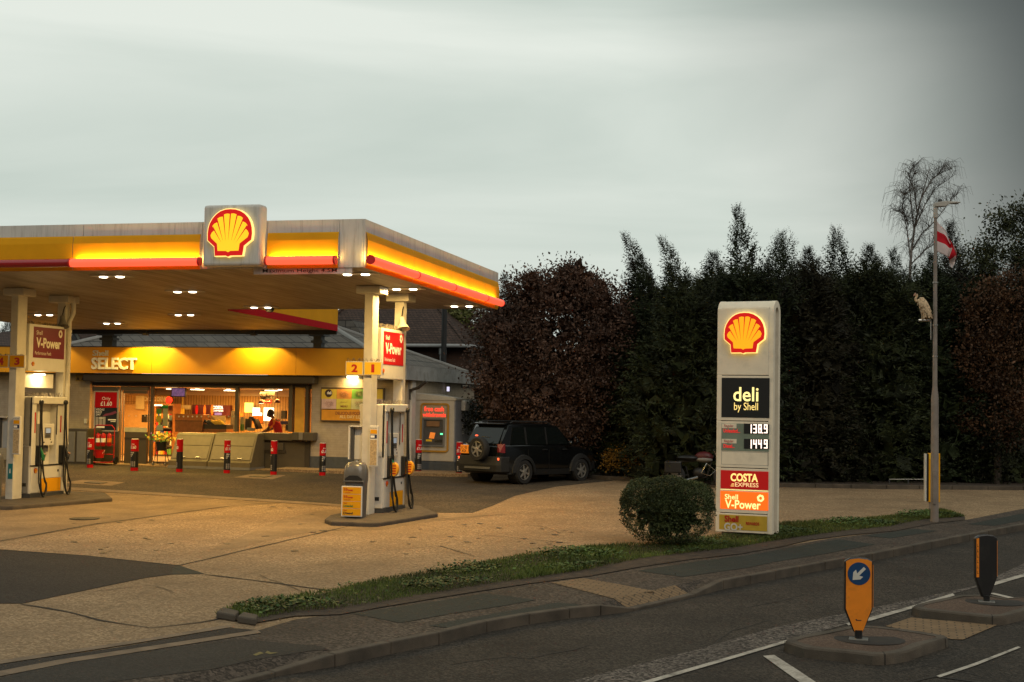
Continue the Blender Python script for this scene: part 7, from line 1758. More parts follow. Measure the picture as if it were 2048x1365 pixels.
def keep_bollard(px, py, pxl, pxr, pyt, pys, pyn, label, front, yaw):
    base = g(px, py, .0); D_ = (base - CAMP).dot(FW); k = D_ / FPX
    u = (Matrix.Rotation(yaw, 3, 'Z') @ ru); F = Fr(base, u); t = thing('traffic_bollard', label, 'traffic bollard', base, 0, 'traffic bollards on islands')
    Wd = (pxr - pxl) * k; hw = Wd / 2; zt = (py - pyt) * k; zs = (py - pys) * k; zn = (py - pyn) * k
    def outl(ins): return [(-.05 + ins * .5, zn), (.05 - ins * .5, zn), (hw - ins, zs + ins * .3), (hw - ins, zt - .05), (hw * .62, zt - ins - .012), (0, zt - ins + .0), (-hw * .62, zt - ins - .012), (-hw + ins, zt - .05), (-hw + ins, zs + ins * .3)]
    b = MB(); b.fprism(F, outl(0), -.075, .0); bd_ = b.build('shell', bol_bk, t, bevel=.015)
    b = MB(); b.tube([base + Vector((0, 0, -.01)), base + Vector((0, 0, zn + .03))], .045, 10); b.build('stem', bol_bk, t)
    b = MB(); b.box(base.x - .11, base.x + .11, base.y - .09, base.y + .09, base.z - .008, base.z + .012); b.build('base_plate', steel, t, bevel=.004)
    b = MB(); b.lathe(base + Vector((.12, .1, -.007)), [(.42, 0), (.40, .004)], 20); b.build('tar_patch', joint_m, t)
    b = MB(); b.fb(F, hw + .0005, hw + .006, zs + .02, zt - .09, -.06, -.012); b.build('side_reflector', bol_or, t)
    if front:
        b = MB(); b.fprism(F, outl(.016), .0005, .006); fc = b.build('orange_face', bol_or, t)
        cr_ = hw * .80; cz_ = zt - .06 - cr_; b = MB(); b.lathe(F.p(0, cz_, .007), [(cr_, 0), (cr_, .004)], 36, axis=F.n); sg = b.build('blue_disc', sign_bl, t)
        def rot(x, y, a=R_(225)): return (x * math.cos(a) - y * math.sin(a), cz_ + x * math.sin(a) + y * math.cos(a))
        s_ = cr_; A = [(-.72, .13), (.12, .13), (-.06, .44), (.28, .44), (.80, 0), (.28, -.44), (-.06, -.44), (.12, -.13), (-.72, -.13)]
        b = MB(); b.fprism(F, [rot(x * s_, y * s_) for x, y in A], .0115, .014); b.build('arrow', white_c, sg)
        b = MB(); b.fb(F, -.03, .03, zn + .14, zn + .15, .0065, .008); b.fb(F, -.035, -.02, zn + .148, zn + .160, .0065, .009); b.build('small_mark', dark_t, fc)
    else:
        b = MB(); b.fprism(F, [(-hw + .012, zs + .01), (-hw + .05, zs + .01), (-hw + .05, zt - .05), (-hw + .012, zt - .06)], .0005, .004); st_ = b.build('orange_strip', bol_or, t)
        b = MB()
        for i, ch in enumerate('BOLLARD'): pass
        for i in range(6): b.fb(F, -hw + .022, -hw + .040, zs + .06 + i * .075, zs + .068 + i * .075, .0045, .006); b.fb(F, -hw + .022, -hw + .026, zs + .068 + i * .075, zs + .10 + i * .075, .0045, .006)
        o = b.build('raised_marks', bol_bk, st_); o['kind'] = 'stuff'
keep_bollard(1717, 1279, 1688, 1744, 1117, 1220, 1266, 'orange keep left bollard with white arrow on a blue disc, nearest the camera', True, R_(-2))
keep_bollard(1973, 1204, 1948, 1994, 1071, 1157, 1196, 'black backed bollard with a thin orange strip at the right picture edge', False, R_(8))
# low rail and small posts at the far bed
t = thing('low_rail', 'thin pale rail low in front of the dark hedge right of the price sign', 'rail', g(1816, 972))
q0, q1 = g(1778, 969, .1) + Vector((0, .6, .0)), g(1854, 969, .1) + Vector((0, .6, 0)); b = MB(); b.tube([q0 + Vector((0, 0, .12)), q1 + Vector((0, 0, .12))], .012, 6); b.build('rail_bar', white_c, t)
for f in (0, .5, 1): q = q0.lerp(q1, f); b = MB(); b.tube([q - Vector((0, 0, .2)), q + Vector((0, 0, .12))], .02, 6); b.build('rail_post', dgrey, t)
# low stone blocks at the end of the verge
for (pts_, lb_) in (([(432, 1238), (470, 1245), (478, 1236), (445, 1228)], 'broken kerb stone lying at the left end of the grass verge'), ([(474, 1247), (512, 1253), (516, 1244), (486, 1238)], 'second kerb stone set into the left end of the grass verge')):
    P = [g(x, y) for x, y in pts_]; c = sum(P, Vector()) / 4; b = MB(); b.prism(P, (0, 0, .09)); tag(b.build('kerb_block', kerb_m, loc=c, bevel=.02), lb_, 'kerb stone')
# ================================================================== vegetation
def leaf_mat(name, c1, c2, rough=.65, trans=.25, sp=.25):
    m = bpy.data.materials.new(name); m.use_nodes = True; n = m.node_tree; b = n.nodes['Principled BSDF']; Lk = n.links.new
    gi = nd(n, 'ShaderNodeNewGeometry'); r = nd(n, 'ShaderNodeValToRGB'); r.color_ramp.elements[0].color = (*c1, 1); r.color_ramp.elements[1].color = (*c2, 1)
    Lk(gi.outputs['Random Per Island'], r.inputs[0])
    t = nd(n, 'ShaderNodeTexCoord'); a = nd(n, 'ShaderNodeTexNoise'); a.inputs['Scale'].default_value = .9; a.inputs['Detail'].default_value = 4; Lk(t.outputs['Object'], a.inputs[0])
    mr = nd(n, 'ShaderNodeMapRange'); mr.inputs[1].default_value = .3; mr.inputs[2].default_value = .7; mr.inputs[3].default_value = .45; mr.inputs[4].default_value = 1.5; Lk(a.outputs[0], mr.inputs[0])
    hv = nd(n, 'ShaderNodeHueSaturation'); Lk(mr.outputs[0], hv.inputs['Value']); Lk(r.outputs[0], hv.inputs['Color']); Lk(hv.outputs[0], b.inputs['Base Color'])
    b.inputs['Roughness'].default_value = rough; b.inputs['Specular IOR Level'].default_value = sp
    MT[name] = m; return m
def cards_mesh(name, P, A, S, L_, W_, m, fold=.0):
    """diamond leaves: P base, A axis, S side direction, L length, W width (numpy)"""
    n = len(P); tip = P + A * L_[:, None]; mid = P + A * (L_ * .45)[:, None]
    V = np.empty((n, 4, 3), np.float32); V[:, 0] = P; V[:, 1] = mid + S * (W_ * .5)[:, None]; V[:, 2] = tip; V[:, 3] = mid - S * (W_ * .5)[:, None]
    me = bpy.data.meshes.new(name); me.vertices.add(n * 4); me.vertices.foreach_set('co', V.ravel()); me.loops.add(n * 4); me.loops.foreach_set('vertex_index', np.arange(n * 4, dtype=np.int32))
    me.polygons.add(n); me.polygons.foreach_set('loop_start', np.arange(0, n * 4, 4, dtype=np.int32))
    try: me.polygons.foreach_set('loop_total', np.full(n, 4, dtype=np.int32))
    except Exception: pass
    me.update(calc_edges=True); me.materials.append(m); return me
def nrm(a): return a / np.maximum(np.linalg.norm(a, axis=1, keepdims=True), 1e-6)
def rdir(R, n): return nrm(R.normal(size=(n, 3)))
def broad_crown(name, seed, lobes, n, size, m, out=.6, twig=.0, flat=.0):
    """lobes: (cx,cy,cz,rx,ry,rz); leaves gather in clumps near the lobes' skin"""
    R = np.random.default_rng(seed); P = []; A = []
    vol = np.array([l[3] * l[4] + l[4] * l[5] + l[3] * l[5] for l in lobes]); vol = vol / vol.sum()
    for l, w in zip(lobes, vol):
        k = int(n * w); nc = max(6, int(k / 55)); d = rdir(R, nc); rad = R.uniform(.62, 1.06, nc) ** .8
        C = np.array(l[:3]) + d * rad[:, None] * np.array(l[3:]); idx = R.integers(0, nc, k)
        sc = R.uniform(.10, .30, nc)[idx]
        q = C[idx] + R.normal(size=(k, 3)) * sc[:, None] * np.array([1, 1, .7]); P.append(q); A.append(nrm(d[idx] * out + R.normal(size=(k, 3)) * .8 + np.array([0, 0, .1])))
    P = np.concatenate(P); A = np.concatenate(A); n = len(P)
    S = nrm(np.cross(A, rdir(R, n))); s = size * R.uniform(.6, 1.3, n)
    return cards_mesh(name, P, A, S, s, s * R.uniform(.45, .7, n), m)
def sprays(R, P, D, Ls, k, droop=.25, lw=.30, ww=.055):
    """k leaflets on each side of curved sprays"""
    n = len(P); side = nrm(np.cross(D, nrm(R.normal(size=(n, 3)) * .5 + np.array([0, 0, 1.0])))); outP = []; outA = []; outL = []; outW = []
    up = nrm(np.cross(side, D))
    for i in range(k):
        t = (i + .5) / k; c = P + D * (Ls * t)[:, None] + np.array([0, 0, -1.0]) * (Ls * droop * t * t)[:, None]
        for s in (-1, 1):
            a = nrm(D * .8 + side * s * (.9 - .5 * t) + np.array([0, 0, -.25]) + R.normal(size=(n, 3)) * .22); l = Ls * lw * (1.15 - .75 * t) * R.uniform(.7, 1.25, n)
            outP.append(c); outA.append(a); outL.append(l); outW.append(l * ww * 5 * R.uniform(.7, 1.2, n))
    P = np.concatenate(outP); A = np.concatenate(outA); L_ = np.concatenate(outL); W_ = np.concatenate(outW)
    S = nrm(np.cross(A, rdir(R, len(A)))); return P, A, S, L_, W_
def conifer_mesh(name, seed, h, r, m, lean=0, tip=1.6, n=2300):
    """upright cypress: fans of scale leaves over the crown, thin feathered leader on top"""
    R = np.random.default_rng(seed); hb = h - tip
    z = R.uniform(.0, 1, n) ** .8; w = R.uniform(0, 2 * math.pi, n)
    lump = 1 + .16 * np.sin(3 * w + seed) * np.sin(z * 9 + seed) + .12 * np.sin(7 * w + z * 13)
    rr = r * np.clip(1.05 - z ** 2.4 * .86, .10, 1) * lump * R.uniform(.72, 1.02, n); zz = z * hb
    P = np.stack([rr * np.cos(w), rr * np.sin(w), zz], 1); D = nrm(np.stack([np.cos(w), np.sin(w), .35 + .9 * z ** 3], 1) + R.normal(size=(n, 3)) * .28); Ls = R.uniform(.35, .75, n)
    sets = [sprays(R, P, D, Ls, 6)]
    # top leader(s)
    nl = 380; t = R.uniform(0, 1, nl); w = R.uniform(0, 2 * math.pi, nl); rad = .06 + .62 * (1 - t) ** 1.3
    P = np.stack([rad * .5 * np.cos(w) + lean * t ** 2, rad * .5 * np.sin(w), hb - .5 + (tip + .45) * t], 1); D = nrm(np.stack([np.cos(w) * .9 + lean * 1.2, np.sin(w) * .9, .45 + 1.1 * t], 1)); Ls = (.22 + .50 * (1 - t)) * R.uniform(.6, 1.3, nl)
    sets.append(sprays(R, P, D, Ls, 5, droop=.05))
    for q in range(5):
        w0 = R.uniform(0, 2 * math.pi); d0 = R.uniform(.35, .8) * r; th = tip * R.uniform(.35, .8); nl = 110; t = R.uniform(0, 1, nl); w = R.uniform(0, 2 * math.pi, nl); rad = .05 + .42 * (1 - t) ** 1.3; lq = R.uniform(-.3, .3)
        P = np.stack([d0 * math.cos(w0) + rad * .5 * np.cos(w) + lq * t, d0 * math.sin(w0) + rad * .5 * np.sin(w), hb - .75 + (th + .4) * t], 1); D = nrm(np.stack([np.cos(w) * .9 + lq, np.sin(w) * .9, .45 + 1.1 * t], 1)); Ls = (.2 + .42 * (1 - t)) * R.uniform(.6, 1.3, nl)
        sets.append(sprays(R, P, D, Ls, 5, droop=.05))
    # inner mass
    ni = 900; z = R.uniform(0, 1, ni); w = R.uniform(0, 6.283, ni); rr = r * np.clip(1 - z ** 4 * .8, .15, 1) * R.uniform(.2, .75, ni)
    P = np.stack([rr * np.cos(w), rr * np.sin(w), z * (hb - .2)], 1); A = rdir(R, ni); S = nrm(np.cross(A, rdir(R, ni))); l = R.uniform(.4, .8, ni)
    sets.append((P, A, S, l, l * .7))
    c = [np.concatenate(x) for x in zip(*sets)]
    return cards_mesh(name, *c, m)
def trunk_mesh(bb, base, h, r, seed=1, branches=0):
    R = random.Random(seed); p = [Vector(base) + Vector((R.uniform(-.05, .05) * i, R.uniform(-.05, .05) * i, h * i / 5)) for i in range(6)]
    bb.tube(p, [r * (1 - .14 * i) for i in range(6)], 9)
    for k in range(branches):
        s = p[R.randrange(2, 5)]; w = R.uniform(0, 6.28); d = Vector((math.cos(w), math.sin(w), R.uniform(.5, 1))).normalized(); l = h * R.uniform(.3, .5)
        bb.tube([s, s + d * l * .5 + Vector((0, 0, .05)), s + d * l + Vector((0, 0, .2))], [r * .4, r * .25, r * .08], 6)
def inner_fill(seed, lobes, n, m, sz=(.3, .6)):
    R = np.random.default_rng(seed); k = R.integers(0, len(lobes), n); Lb = np.array(lobes)[k]; P = Lb[:, :3] + rdir(R, n) * (R.random((n, 1)) ** .5) * .62 * Lb[:, 3:]; A = rdir(R, n); S = nrm(np.cross(A, rdir(R, n))); l = R.uniform(*sz, n)
    return cards_mesh('crown_core', P, A, S, l, l * .8, m)
def addobj(name, me, parent, loc=(0, 0, 0), scale=None, rz=0):
    o = bpy.data.objects.new(name, me); COL.objects.link(o); o.parent = parent; o.location = loc; o.rotation_euler = (0, 0, rz)
    if scale: o.scale = scale
    return o
bark = mat('bark', (.05, .038, .028), .9, var=.35, vs=9, bump=.8)
birch_b = mat('birch_bark', (.20, .17, .15), .8, var=.45, vs=7)
leaf_con = leaf_mat('cypress_leaf', (.007, .011, .005), (.030, .042, .013))
leaf_con2 = leaf_mat('cypress_leaf_olive', (.009, .013, .005), (.038, .046, .014))
leaf_con3 = leaf_mat('cypress_leaf_brown', (.009, .009, .005), (.034, .030, .014))
leaf_red = leaf_mat('red_leaf', (.036, .020, .013), (.120, .064, .042), sp=.3)
leaf_dk = leaf_mat('dark_shrub_leaf', (.010, .014, .007), (.030, .032, .012))
leaf_gr = leaf_mat('pale_green_leaf', (.06, .075, .02), (.20, .20, .07))
leaf_yl = leaf_mat('yellow_leaf', (.10, .05, .008), (.42, .22, .03))
leaf_ru = leaf_mat('rust_leaf', (.028, .016, .008), (.105, .050, .022))
leaf_mx = leaf_mat('small_green_leaf', (.018, .024, .009), (.05, .055, .02))
leaf_bu = leaf_mat('box_leaf', (.022, .036, .011), (.085, .10, .030), sp=.4)
leaf_iv = leaf_mat('ivy_leaf', (.022, .050, .012), (.085, .135, .030), sp=.3)
grass_m = leaf_mat('grass_blade', (.028, .050, .008), (.125, .150, .028))

# ---- cypress hedge trees
VAR = [conifer_mesh('crown', 11 + i, 6.9, 1.7, leaf_con, lean=(-.25, .12, -.75, .1)[i], tip=(1.9, 1.6, 1.9, 1.0)[i]) for i in range(4)]
CON = [(1268, 512, 0, 'cypress at the left end of the hedge leaning out over the red tree'), (1292, 468, 2, 'cypress with a bent tip, second from the left end of the hedge'), (1366, 474, 2, 'cypress with a ragged leaning tip above the bush'), (1428, 508, 3, 'low blunt cypress left of the tallest one'),
       (1486, 414, 0, 'tallest cypress of the hedge with a long feathered tip behind the price sign'), (1550, 466, 1, 'cypress just right of the tallest tip above the price sign'), (1612, 498, 3, 'blunt topped cypress right of the price sign'), (1676, 457, 1, 'cypress with a thin spire between price sign and street lamp'),
       (1740, 494, 3, 'low cypress halfway between price sign and street lamp'), (1800, 500, 0, 'cypress behind the vulture figure'), (1858, 508, 3, 'cypress directly behind the street lamp pole'), (1903, 446, 1, 'narrow dark cypress tip behind the flag'), (1975, 520, 3, 'cypress half covered by the rust coloured tree'), (2050, 515, 0, 'cypress at the right picture edge'), (2150, 500, 1, 'cypress just beyond the right picture edge'), (2250, 520, 2, 'second cypress beyond the right picture edge'), (2350, 505, 0, 'third cypress beyond the right picture edge')]
for i, (px, pyt, k, lb_) in enumerate(CON):
    base = g(px + (22 if i == 0 else 0), 965 - (i % 2) * 9 if i > 1 else 953 - i * 3); base.z += .05
    h = atp(base, px, pyt).z - base.z; t = thing('cypress_tree', lb_, 'tree', base, 0, 'cypress trees of the tall hedge')
    o = addobj('crown', VAR[k], t, scale=(1.0 + .06 * (i % 2), 1, h / 6.9), rz=(i * 1.3 if k in (1, 3) else (.3 * (i % 2))))
    o.material_slots[0].link = 'OBJECT'; o.material_slots[0].material = (leaf_con, leaf_con2, leaf_con, leaf_con3, leaf_con2)[(i * 3) % 5]
    b = MB(); trunk_mesh(b, base - Vector((0, 0, .1)), h * .8, .12, i); b.build('trunk', bark, t, smooth=True)
# lower skirt shrubs in front of the hedge
SK = broad_crown('foliage', 31, [(0, 0, .9, 1.2, .7, 1.1), (-.6, .1, 1.8, .9, .6, .9), (.7, 0, 1.7, .8, .6, .8)], 6500, .10, leaf_dk)
for i, (px, py, s, lb_) in enumerate(((1222, 949, .95, 'dark evergreen shrub just beyond the bonnet of the black car'), (1130, 943, 1.4, 'dark evergreen shrub directly behind the roof of the black car'), (1050, 943, 1.4, 'dark evergreen shrub behind the tail of the black car'), (1005, 946, .85, 'dark evergreen shrub behind the spare wheel next to the cash machine'), (1345, 957, 1.0, 'dark shrub behind the motorcycle'), (1420, 960, 1.05, 'dark shrub behind the left edge of the price sign'),
                                      (1600, 966, .9, 'dark shrub low in the hedge right of the price sign'), (1700, 968, .8, 'dark shrub low in the hedge left of the thin rail'), (1960, 970, .9, 'dark shrub low in the hedge right of the street lamp'))):
    base = g(px, py); base.z += .02; t = thing('evergreen_shrub', lb_, 'shrub', base, 0, 'dark shrubs under the hedge'); addobj('foliage', SK, t, scale=(s, s, s * 1.05), rz=i * 1.1)
    b = MB(); trunk_mesh(b, base - Vector((0, 0, .1)), 1.1 * s, .04, 40 + i, 3); b.build('stem', bark, t)
# ---- red leaved tree
base = g(1105, 951); base.z += .02; k_ = (base - CAMP).dot(FW) / FPX
def lobe(px, py, rx, rz, ry=None, dy=0):
    c = atp(base, px, py) - base; return (c.x + FW.x * dy, c.y + FW.y * dy, c.z, rx * k_, (ry or rx) * k_, rz * k_)
t = thing('red_leaf_tree', 'broad round tree with dark red leaves behind the black car', 'tree', base)
lb1 = [lobe(1130, 585, 78, 55, 60), lobe(1070, 592, 62, 48), lobe(1188, 600, 50, 45), lobe(1020, 655, 75, 60), lobe(1110, 680, 95, 75, 90), lobe(1200, 680, 75, 65), lobe(1000, 730, 65, 60), lobe(1080, 770, 85, 60, 90), lobe(1180, 770, 80, 65), lobe(1235, 735, 40, 40), lobe(1010, 800, 50, 40), lobe(1130, 850, 90, 50)]
lb1 += [lobe(1225, 655, 45, 45), lobe(1248, 790, 40, 60), lobe(1150, 560, 40, 30)]
addobj('crown', broad_crown('crown', 51, lb1, 72000, .10, leaf_red, out=.5), t)
addobj('inner_leaves', inner_fill(52, lb1, 1500, leaf_red), t)
b = MB(); trunk_mesh(b, base - Vector((0, 0, .1)), 4.2, .16, 3, 7); b.build('trunk', bark, t, smooth=True)
# ---- rust and green trees at the right edge
base = g(1995, 973); base.z += .02; k_ = (base - CAMP).dot(FW) / FPX
t = thing('rust_leaf_tree', 'tree with small rust brown leaves right of the street lamp', 'tree', base)
addobj('crown', broad_crown('crown', 61, [lobe(1985, 640, 55, 70), lobe(2010, 740, 60, 80), lobe(1965, 720, 45, 60), lobe(2030, 600, 55, 70), lobe(1990, 830, 60, 60)], 21000, .10, leaf_ru), t)
b = MB(); trunk_mesh(b, base, 5, .12, 6, 6); b.build('trunk', bark, t, smooth=True)
base = g(2050, 969); base.z += .02
t = thing('green_leaf_tree', 'tall tree with small sparse green leaves at the right picture edge', 'tree', base)
addobj('crown', broad_crown('crown', 62, [lobe(2010, 490, 40, 55), lobe(1975, 530, 35, 45), lobe(2050, 470, 50, 62), lobe(2030, 560, 70, 60), lobe(1998, 425, 16, 28), lobe(2045, 425, 25, 25), lobe(1955, 520, 20, 25), lobe(2100, 520, 70, 90), lobe(2080, 640, 80, 80)], 20000, .095, leaf_mx, out=.9), t)
b = MB(); trunk_mesh(b, base, 6.5, .13, 8, 9); b.build('trunk', bark, t, smooth=True)
# ---- pale green tree behind the flue, dark fir beside the canopy end, yellow bush
def one_tree(name, label, px, py_far, Y, lobes_px, n, size, m, seed, th=4, bc=4):
    global base, k_
    base = onG(onY(px, 800, Y).x, Y); k_ = (base - CAMP).dot(FW) / FPX; t = thing(name, label, 'tree', base)
    addobj('crown', broad_crown('crown', seed, [lobe(*l) for l in lobes_px], n, size, m), t)
    b = MB(); trunk_mesh(b, base, th, .14, seed, bc); b.build('trunk', bark, t, smooth=True)
one_tree('pale_green_tree', 'pale green tree between the black flue and the red leaved tree', 935, 0, 62, [(930, 650, 32, 38), (915, 630, 20, 24), (955, 690, 25, 30), (950, 790, 30, 30), (945, 740, 30, 40)], 9000, .17, leaf_gr, 71, 6)
base = onG(onY(1005, 800, 60).x, 60)
t = thing('fir_tree', 'small dark fir showing just beyond the end of the canopy', 'tree', base); h = atp(base, 1003, 549).z - base.z
addobj('crown', conifer_mesh('crown', 91, h, 1.1, leaf_con, tip=2.2, n=1100), t); b = MB(); trunk_mesh(b, base, h * .8, .12, 2); b.build('trunk', bark, t)
for i, (px, pyt, Y, lb_) in enumerate(((8, 640, 88, 'dark distant tree at the far left edge under the canopy'), (72, 652, 92, 'distant tree left of the V-Power sign top'), (108, 655, 90, 'distant tree above the left V-Power sign'), (150, 662, 86, 'distant tree right of the left rear column'), (176, 668, 84, 'distant tree just above the left end of the shop roof'))):
    base = onG(onY(px, 800, Y).x, Y); h = atp(base, px, pyt).z - base.z; t = thing('distant_tree', lb_, 'tree', base, 0, 'distant trees beyond the shop')
    o = addobj('crown', VAR[(i + 1) % 4], t, scale=(1.5, 1.5, h / 6.9)); b = MB(); trunk_mesh(b, base, h * .8, .15, i); b.build('trunk', bark, t)
base = g(1255, 960); base.z += .03
t = thing('yellow_bush', 'low bush with yellow autumn leaves behind the round green bush', 'bush', base)
addobj('foliage', broad_crown('foliage', 81, [(0, 0, .62, .62, .4, .30), (.5, .1, .5, .4, .3, .3), (-.5, 0, .5, .4, .3, .3)], 1500, .075, leaf_yl), t); b = MB(); trunk_mesh(b, base - Vector((0, 0, .05)), .5, .03, 4, 5); b.build('stem', bark, t)
# ---- bare birch
def birch():
    R = random.Random(12); base = onG(onY(1832, 900, 62).x, 62); t = thing('bare_birch', 'leafless birch with drooping twigs rising behind the hedge left of the lamp', 'tree', base)
    H = atp(base, 1850, 330).z - base.z; b = MB(); tw = MB()
    def P(px, py, d=0): return atp(base, px, py) + FW * d
    stem = [P(1820, 900), P(1820, 540), P(1823, 500), P(1830, 450), P(1840, 405), P(1850, 370), P(1861, 330)]
    b.tube(stem, [.10, .06, .05, .042, .034, .022, .008], 8)
    limbs = [[P(1821, 520), P(1816, 460), P(1808, 415), P(1797, 398), P(1787, 400)], [P(1822, 505), P(1840, 470), P(1862, 445), P(1885, 412), P(1903, 395)], [P(1830, 455), P(1850, 410), P(1880, 372), P(1905, 352)], [P(1835, 430), P(1828, 380), P(1826, 345), P(1820, 335)],
             [P(1843, 395), P(1862, 360), P(1885, 345), P(1900, 340)], [P(1821, 530), P(1850, 500), P(1880, 480), P(1900, 455)], [P(1816, 450), P(1805, 430), P(1796, 420)], [P(1828, 460), P(1818, 410), P(1812, 375), P(1815, 352)]]
    for k, l in enumerate(limbs):
        l = [q + FW * R.uniform(-1, 1) * i * .4 for i, q in enumerate(l)]; b.tube(l, [.030 - .024 * i / (len(l) - 1) for i in range(len(l))], 6)
        for i in range(len(l) - 1):
            for j in range(22):
                s = l[i].lerp(l[i + 1], R.random()); w = R.uniform(0, 6.28); d = Vector((math.cos(w), math.sin(w), 0)); L1 = R.uniform(.25, .8)
                p1 = s + d * L1 * .5 + Vector((0, 0, R.uniform(.15, .45))); p2 = p1 + d * L1 * .5 + Vector((0, 0, R.uniform(-.25, .1))); p3 = p2 + d * .12 + Vector((0, 0, -R.uniform(.2, .75)))
                tw.tube([s, p1, p2, p3], [.009, .007, .005, .003], 3, cap=False)
                if R.random() < .7: tw.tube([p1, p1 + d.cross(Vector((0, 0, 1))) * .25 + Vector((0, 0, .1)), p1 + d.cross(Vector((0, 0, 1))) * .42 + Vector((0, 0, -.15))], [.006, .005, .003], 3, cap=False)
    b.build('trunk', birch_b, t, smooth=True); tw.build('twigs', bark, t)
birch()
# ---- round clipped bush by the price sign
base = g(1333, 1092); t = thing('round_bush', 'clipped rounded green bush on the verge left of the price sign', 'bush', base)
R = np.random.default_rng(5); n = 30000; d = rdir(R, n); d[:, 2] = np.abs(d[:, 2]) * np.where(R.random(n) < .78, 1, -1); ex = 2.6
f = (np.abs(d[:, 0]) ** ex + np.abs(d[:, 1]) ** ex + np.abs(d[:, 2]) ** ex) ** (-1 / ex)
rr = f * (1 + .035 * np.sin(d[:, 0] * 9 + 1) + .03 * np.sin(d[:, 2] * 11 + d[:, 1] * 7)) * R.uniform(.84, 1.0, n) * np.where(R.random(n) < .008, R.uniform(1.02, 1.12, n), 1)
P = d * rr[:, None] * np.array([.86, .80, .60]) + np.array([0, 0, .66]); P[:, 2] = np.maximum(P[:, 2], .10)
low = P[:, 2] < .4; P[low, :2] *= (.80 + .20 * (P[low, 2:3] / .4))
A = nrm(d * .7 + R.normal(size=(n, 3)) * .6 + np.array([0, 0, .25])); S = nrm(np.cross(A, rdir(R, n))); l = R.uniform(.022, .045, n)
P2 = rdir(R, 1500) * R.uniform(.2, .72, (1500, 1)) * np.array([.8, .76, .56]) + np.array([0, 0, .64]); A2_ = rdir(R, 1500); S2 = nrm(np.cross(A2_, rdir(R, 1500))); l2 = R.uniform(.12, .25, 1500)
addobj('foliage', cards_mesh('foliage', np.concatenate([P, P2]), np.concatenate([A, A2_]), np.concatenate([S, S2]), np.concatenate([l, l2]), np.concatenate([l * .55, l2 * .7]), leaf_bu), t)
b = MB(); trunk_mesh(b, base - Vector((0, 0, .05)), .5, .05, 3, 5); b.build('stem', bark, t)
# ---- verge: soil, grass and ivy
VT = [(430, 1236), (470, 1216), (560, 1202), (660, 1185), (760, 1161), (900, 1140), (1050, 1111), (1170, 1098), (1260, 1092), (1330, 1085), (1440, 1072), (1500, 1068), (1560, 1049), (1640, 1046), (1700, 1041), (1780, 1034), (1840, 1026), (1885, 1022), (1930, 1034)]
VBt = [(1930, 1040), (1862, 1048), (1790, 1062), (1700, 1070), (1620, 1080), (1560, 1094), (1480, 1108), (1380, 1119), (1280, 1134), (1180, 1152), (1060, 1167), (960, 1182), (850, 1200), (760, 1215), (680, 1229), (590, 1232), (510, 1246)]
VP_ = VT + VBt
sheet('verge_soil', VP_, .016, soil_m)
def in_poly(x, y, poly):
    c = False; j = len(poly) - 1
    for i in range(len(poly)):
        if ((poly[i][1] > y) != (poly[j][1] > y)) and (x < (poly[j][0] - poly[i][0]) * (y - poly[i][1]) / (poly[j][1] - poly[i][1]) + poly[i][0]): c = not c
        j = i
    return c
WP = [(q.x, q.y) for q in (g(x, y) for x, y in VP_)]
GP = [(q.x, q.y) for q in (g(x, y) for x, y in VT + [(1930, 1036), (1850, 1041), (1780, 1055), (1700, 1063), (1620, 1073), (1540, 1086), (1470, 1098), (1380, 1108), (1280, 1120), (1180, 1142), (1060, 1160), (960, 1174), (850, 1192), (760, 1208), (680, 1220), (590, 1227), (520, 1240)])]
R = np.random.default_rng(77)
bx = [min(p[0] for p in GP), max(p[0] for p in GP), min(p[1] for p in GP), max(p[1] for p in GP)]
def scatter(n, poly, dens=None):
    o = []
    while len(o) < n:
        x = R.uniform(bx[0], bx[1], 4000); y = R.uniform(bx[2], bx[3], 4000)
        for a, c in zip(x, y):
            if in_poly(a, c, poly):
                if dens is None or R.random() < dens(a, c): o.append((a, c))
                if len(o) >= n: break
    return np.array(o)
pch = lambda a, c: np.clip(.55 + .5 * math.sin(a * 1.7 + c * .6) * math.sin(c * 1.3 - a * .5), .12, 1)
XY = scatter(56000, GP, lambda a, c: .35 + .65 * pch(a, c)); z = np.array([GZ(a, c) + .014 for a, c in XY]); P = np.column_stack([XY, z])
A = nrm(np.column_stack([R.normal(0, .38, len(P)), R.normal(0, .38, len(P)), np.ones(len(P))])); S = nrm(np.cross(A, rdir(R, len(P)))); l = R.uniform(.03, .07, len(P)) * (1 + .5 * (np.sin(P[:, 0] * 2.1) > .6))
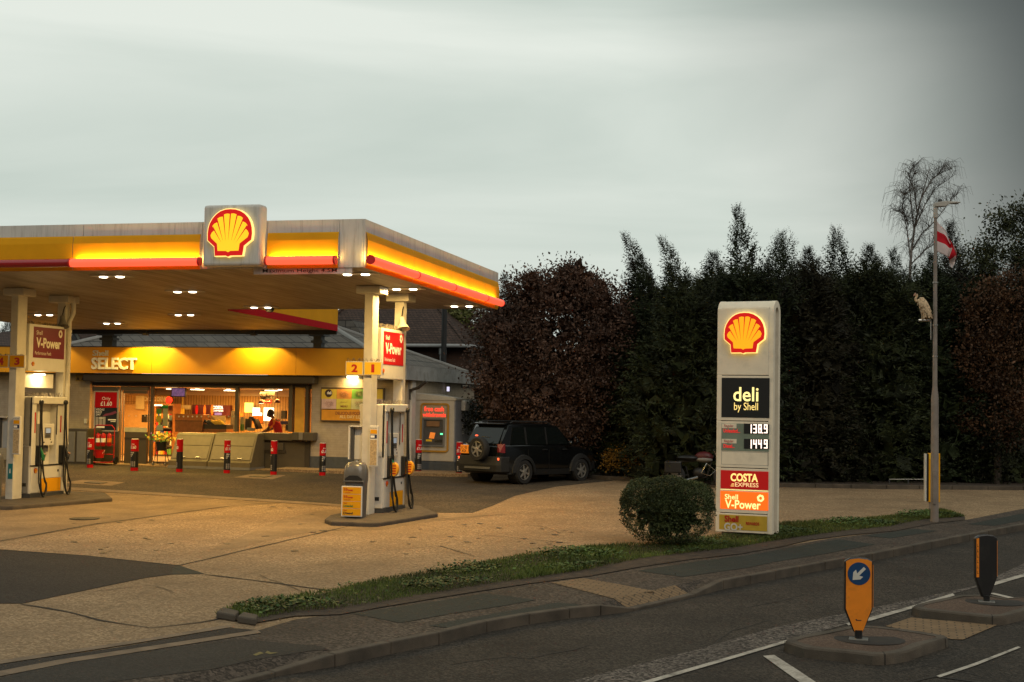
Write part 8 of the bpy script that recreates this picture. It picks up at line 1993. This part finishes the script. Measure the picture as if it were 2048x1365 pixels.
o = bpy.data.objects.new('grass', cards_mesh('grass', P, A, S, l, l * .10 + .003, grass_m)); COL.objects.link(o); tag(o, 'green grass growing along the verge beside the pavement', 'grass', kind='stuff')
iv = lambda a, c: 1.0 if math.sin(a * 2.3 + c * 1.1) + math.sin(c * 2.9 - a * .9 + 1) > .35 else .04
XY = scatter(6500, GP, iv); n = len(XY); hgt = np.array([.03 + .075 * max(0, math.sin(a * 2.3 + c * 1.1) + math.sin(c * 2.9 - a * .9 + 1)) / 2 for a, c in XY]) * R.uniform(.3, 1.1, n)
z = np.array([GZ(a, c) for a, c in XY]) + hgt + .03; P = np.column_stack([XY, z]); A = nrm(np.column_stack([R.normal(0, 1, n), R.normal(0, 1, n), R.uniform(-.2, .5, n)])); U = np.tile(np.array([0, 0, 1.0]), (n, 1)); S = nrm(np.cross(A, U) + R.normal(size=(n, 3)) * .25); l = R.uniform(.03, .065, n)
o = bpy.data.objects.new('ivy', cards_mesh('ivy', P, A, S, l, l * .95, leaf_iv)); COL.objects.link(o); tag(o, 'low ivy and weeds spreading over the grass verge', 'ivy', kind='stuff')
# fallen leaves and litter bits on the far bed and pavement
XYb = []
Rl = random.Random(9)
for i in range(900):
    px = Rl.uniform(1160, 2100); q = g(px, Rl.uniform(957, 974) if px < 1500 else Rl.uniform(968, 976)); XYb.append((q.x, q.y, GZ(q.x, q.y) + .10))
for i in range(420):
    px = Rl.uniform(520, 1900); py = 1262 - (px - 520) * .158 + Rl.uniform(-18, 22); q = g(px, py); XYb.append((q.x, q.y, GZ(q.x, q.y) + .016))
P = np.array(XYb); n = len(P); A = nrm(np.column_stack([R.normal(size=n), R.normal(size=n), R.normal(size=n) * .1])); S = nrm(np.cross(A, np.tile([0, 0, 1.0], (n, 1)))); l = R.uniform(.02, .05, n)
o = bpy.data.objects.new('fallen_leaves', cards_mesh('fallen_leaves', P, A, S, l, l * .7, leaf_ru)); COL.objects.link(o); tag(o, 'scattered brown fallen leaves on bed and pavement', 'leaves', kind='stuff')
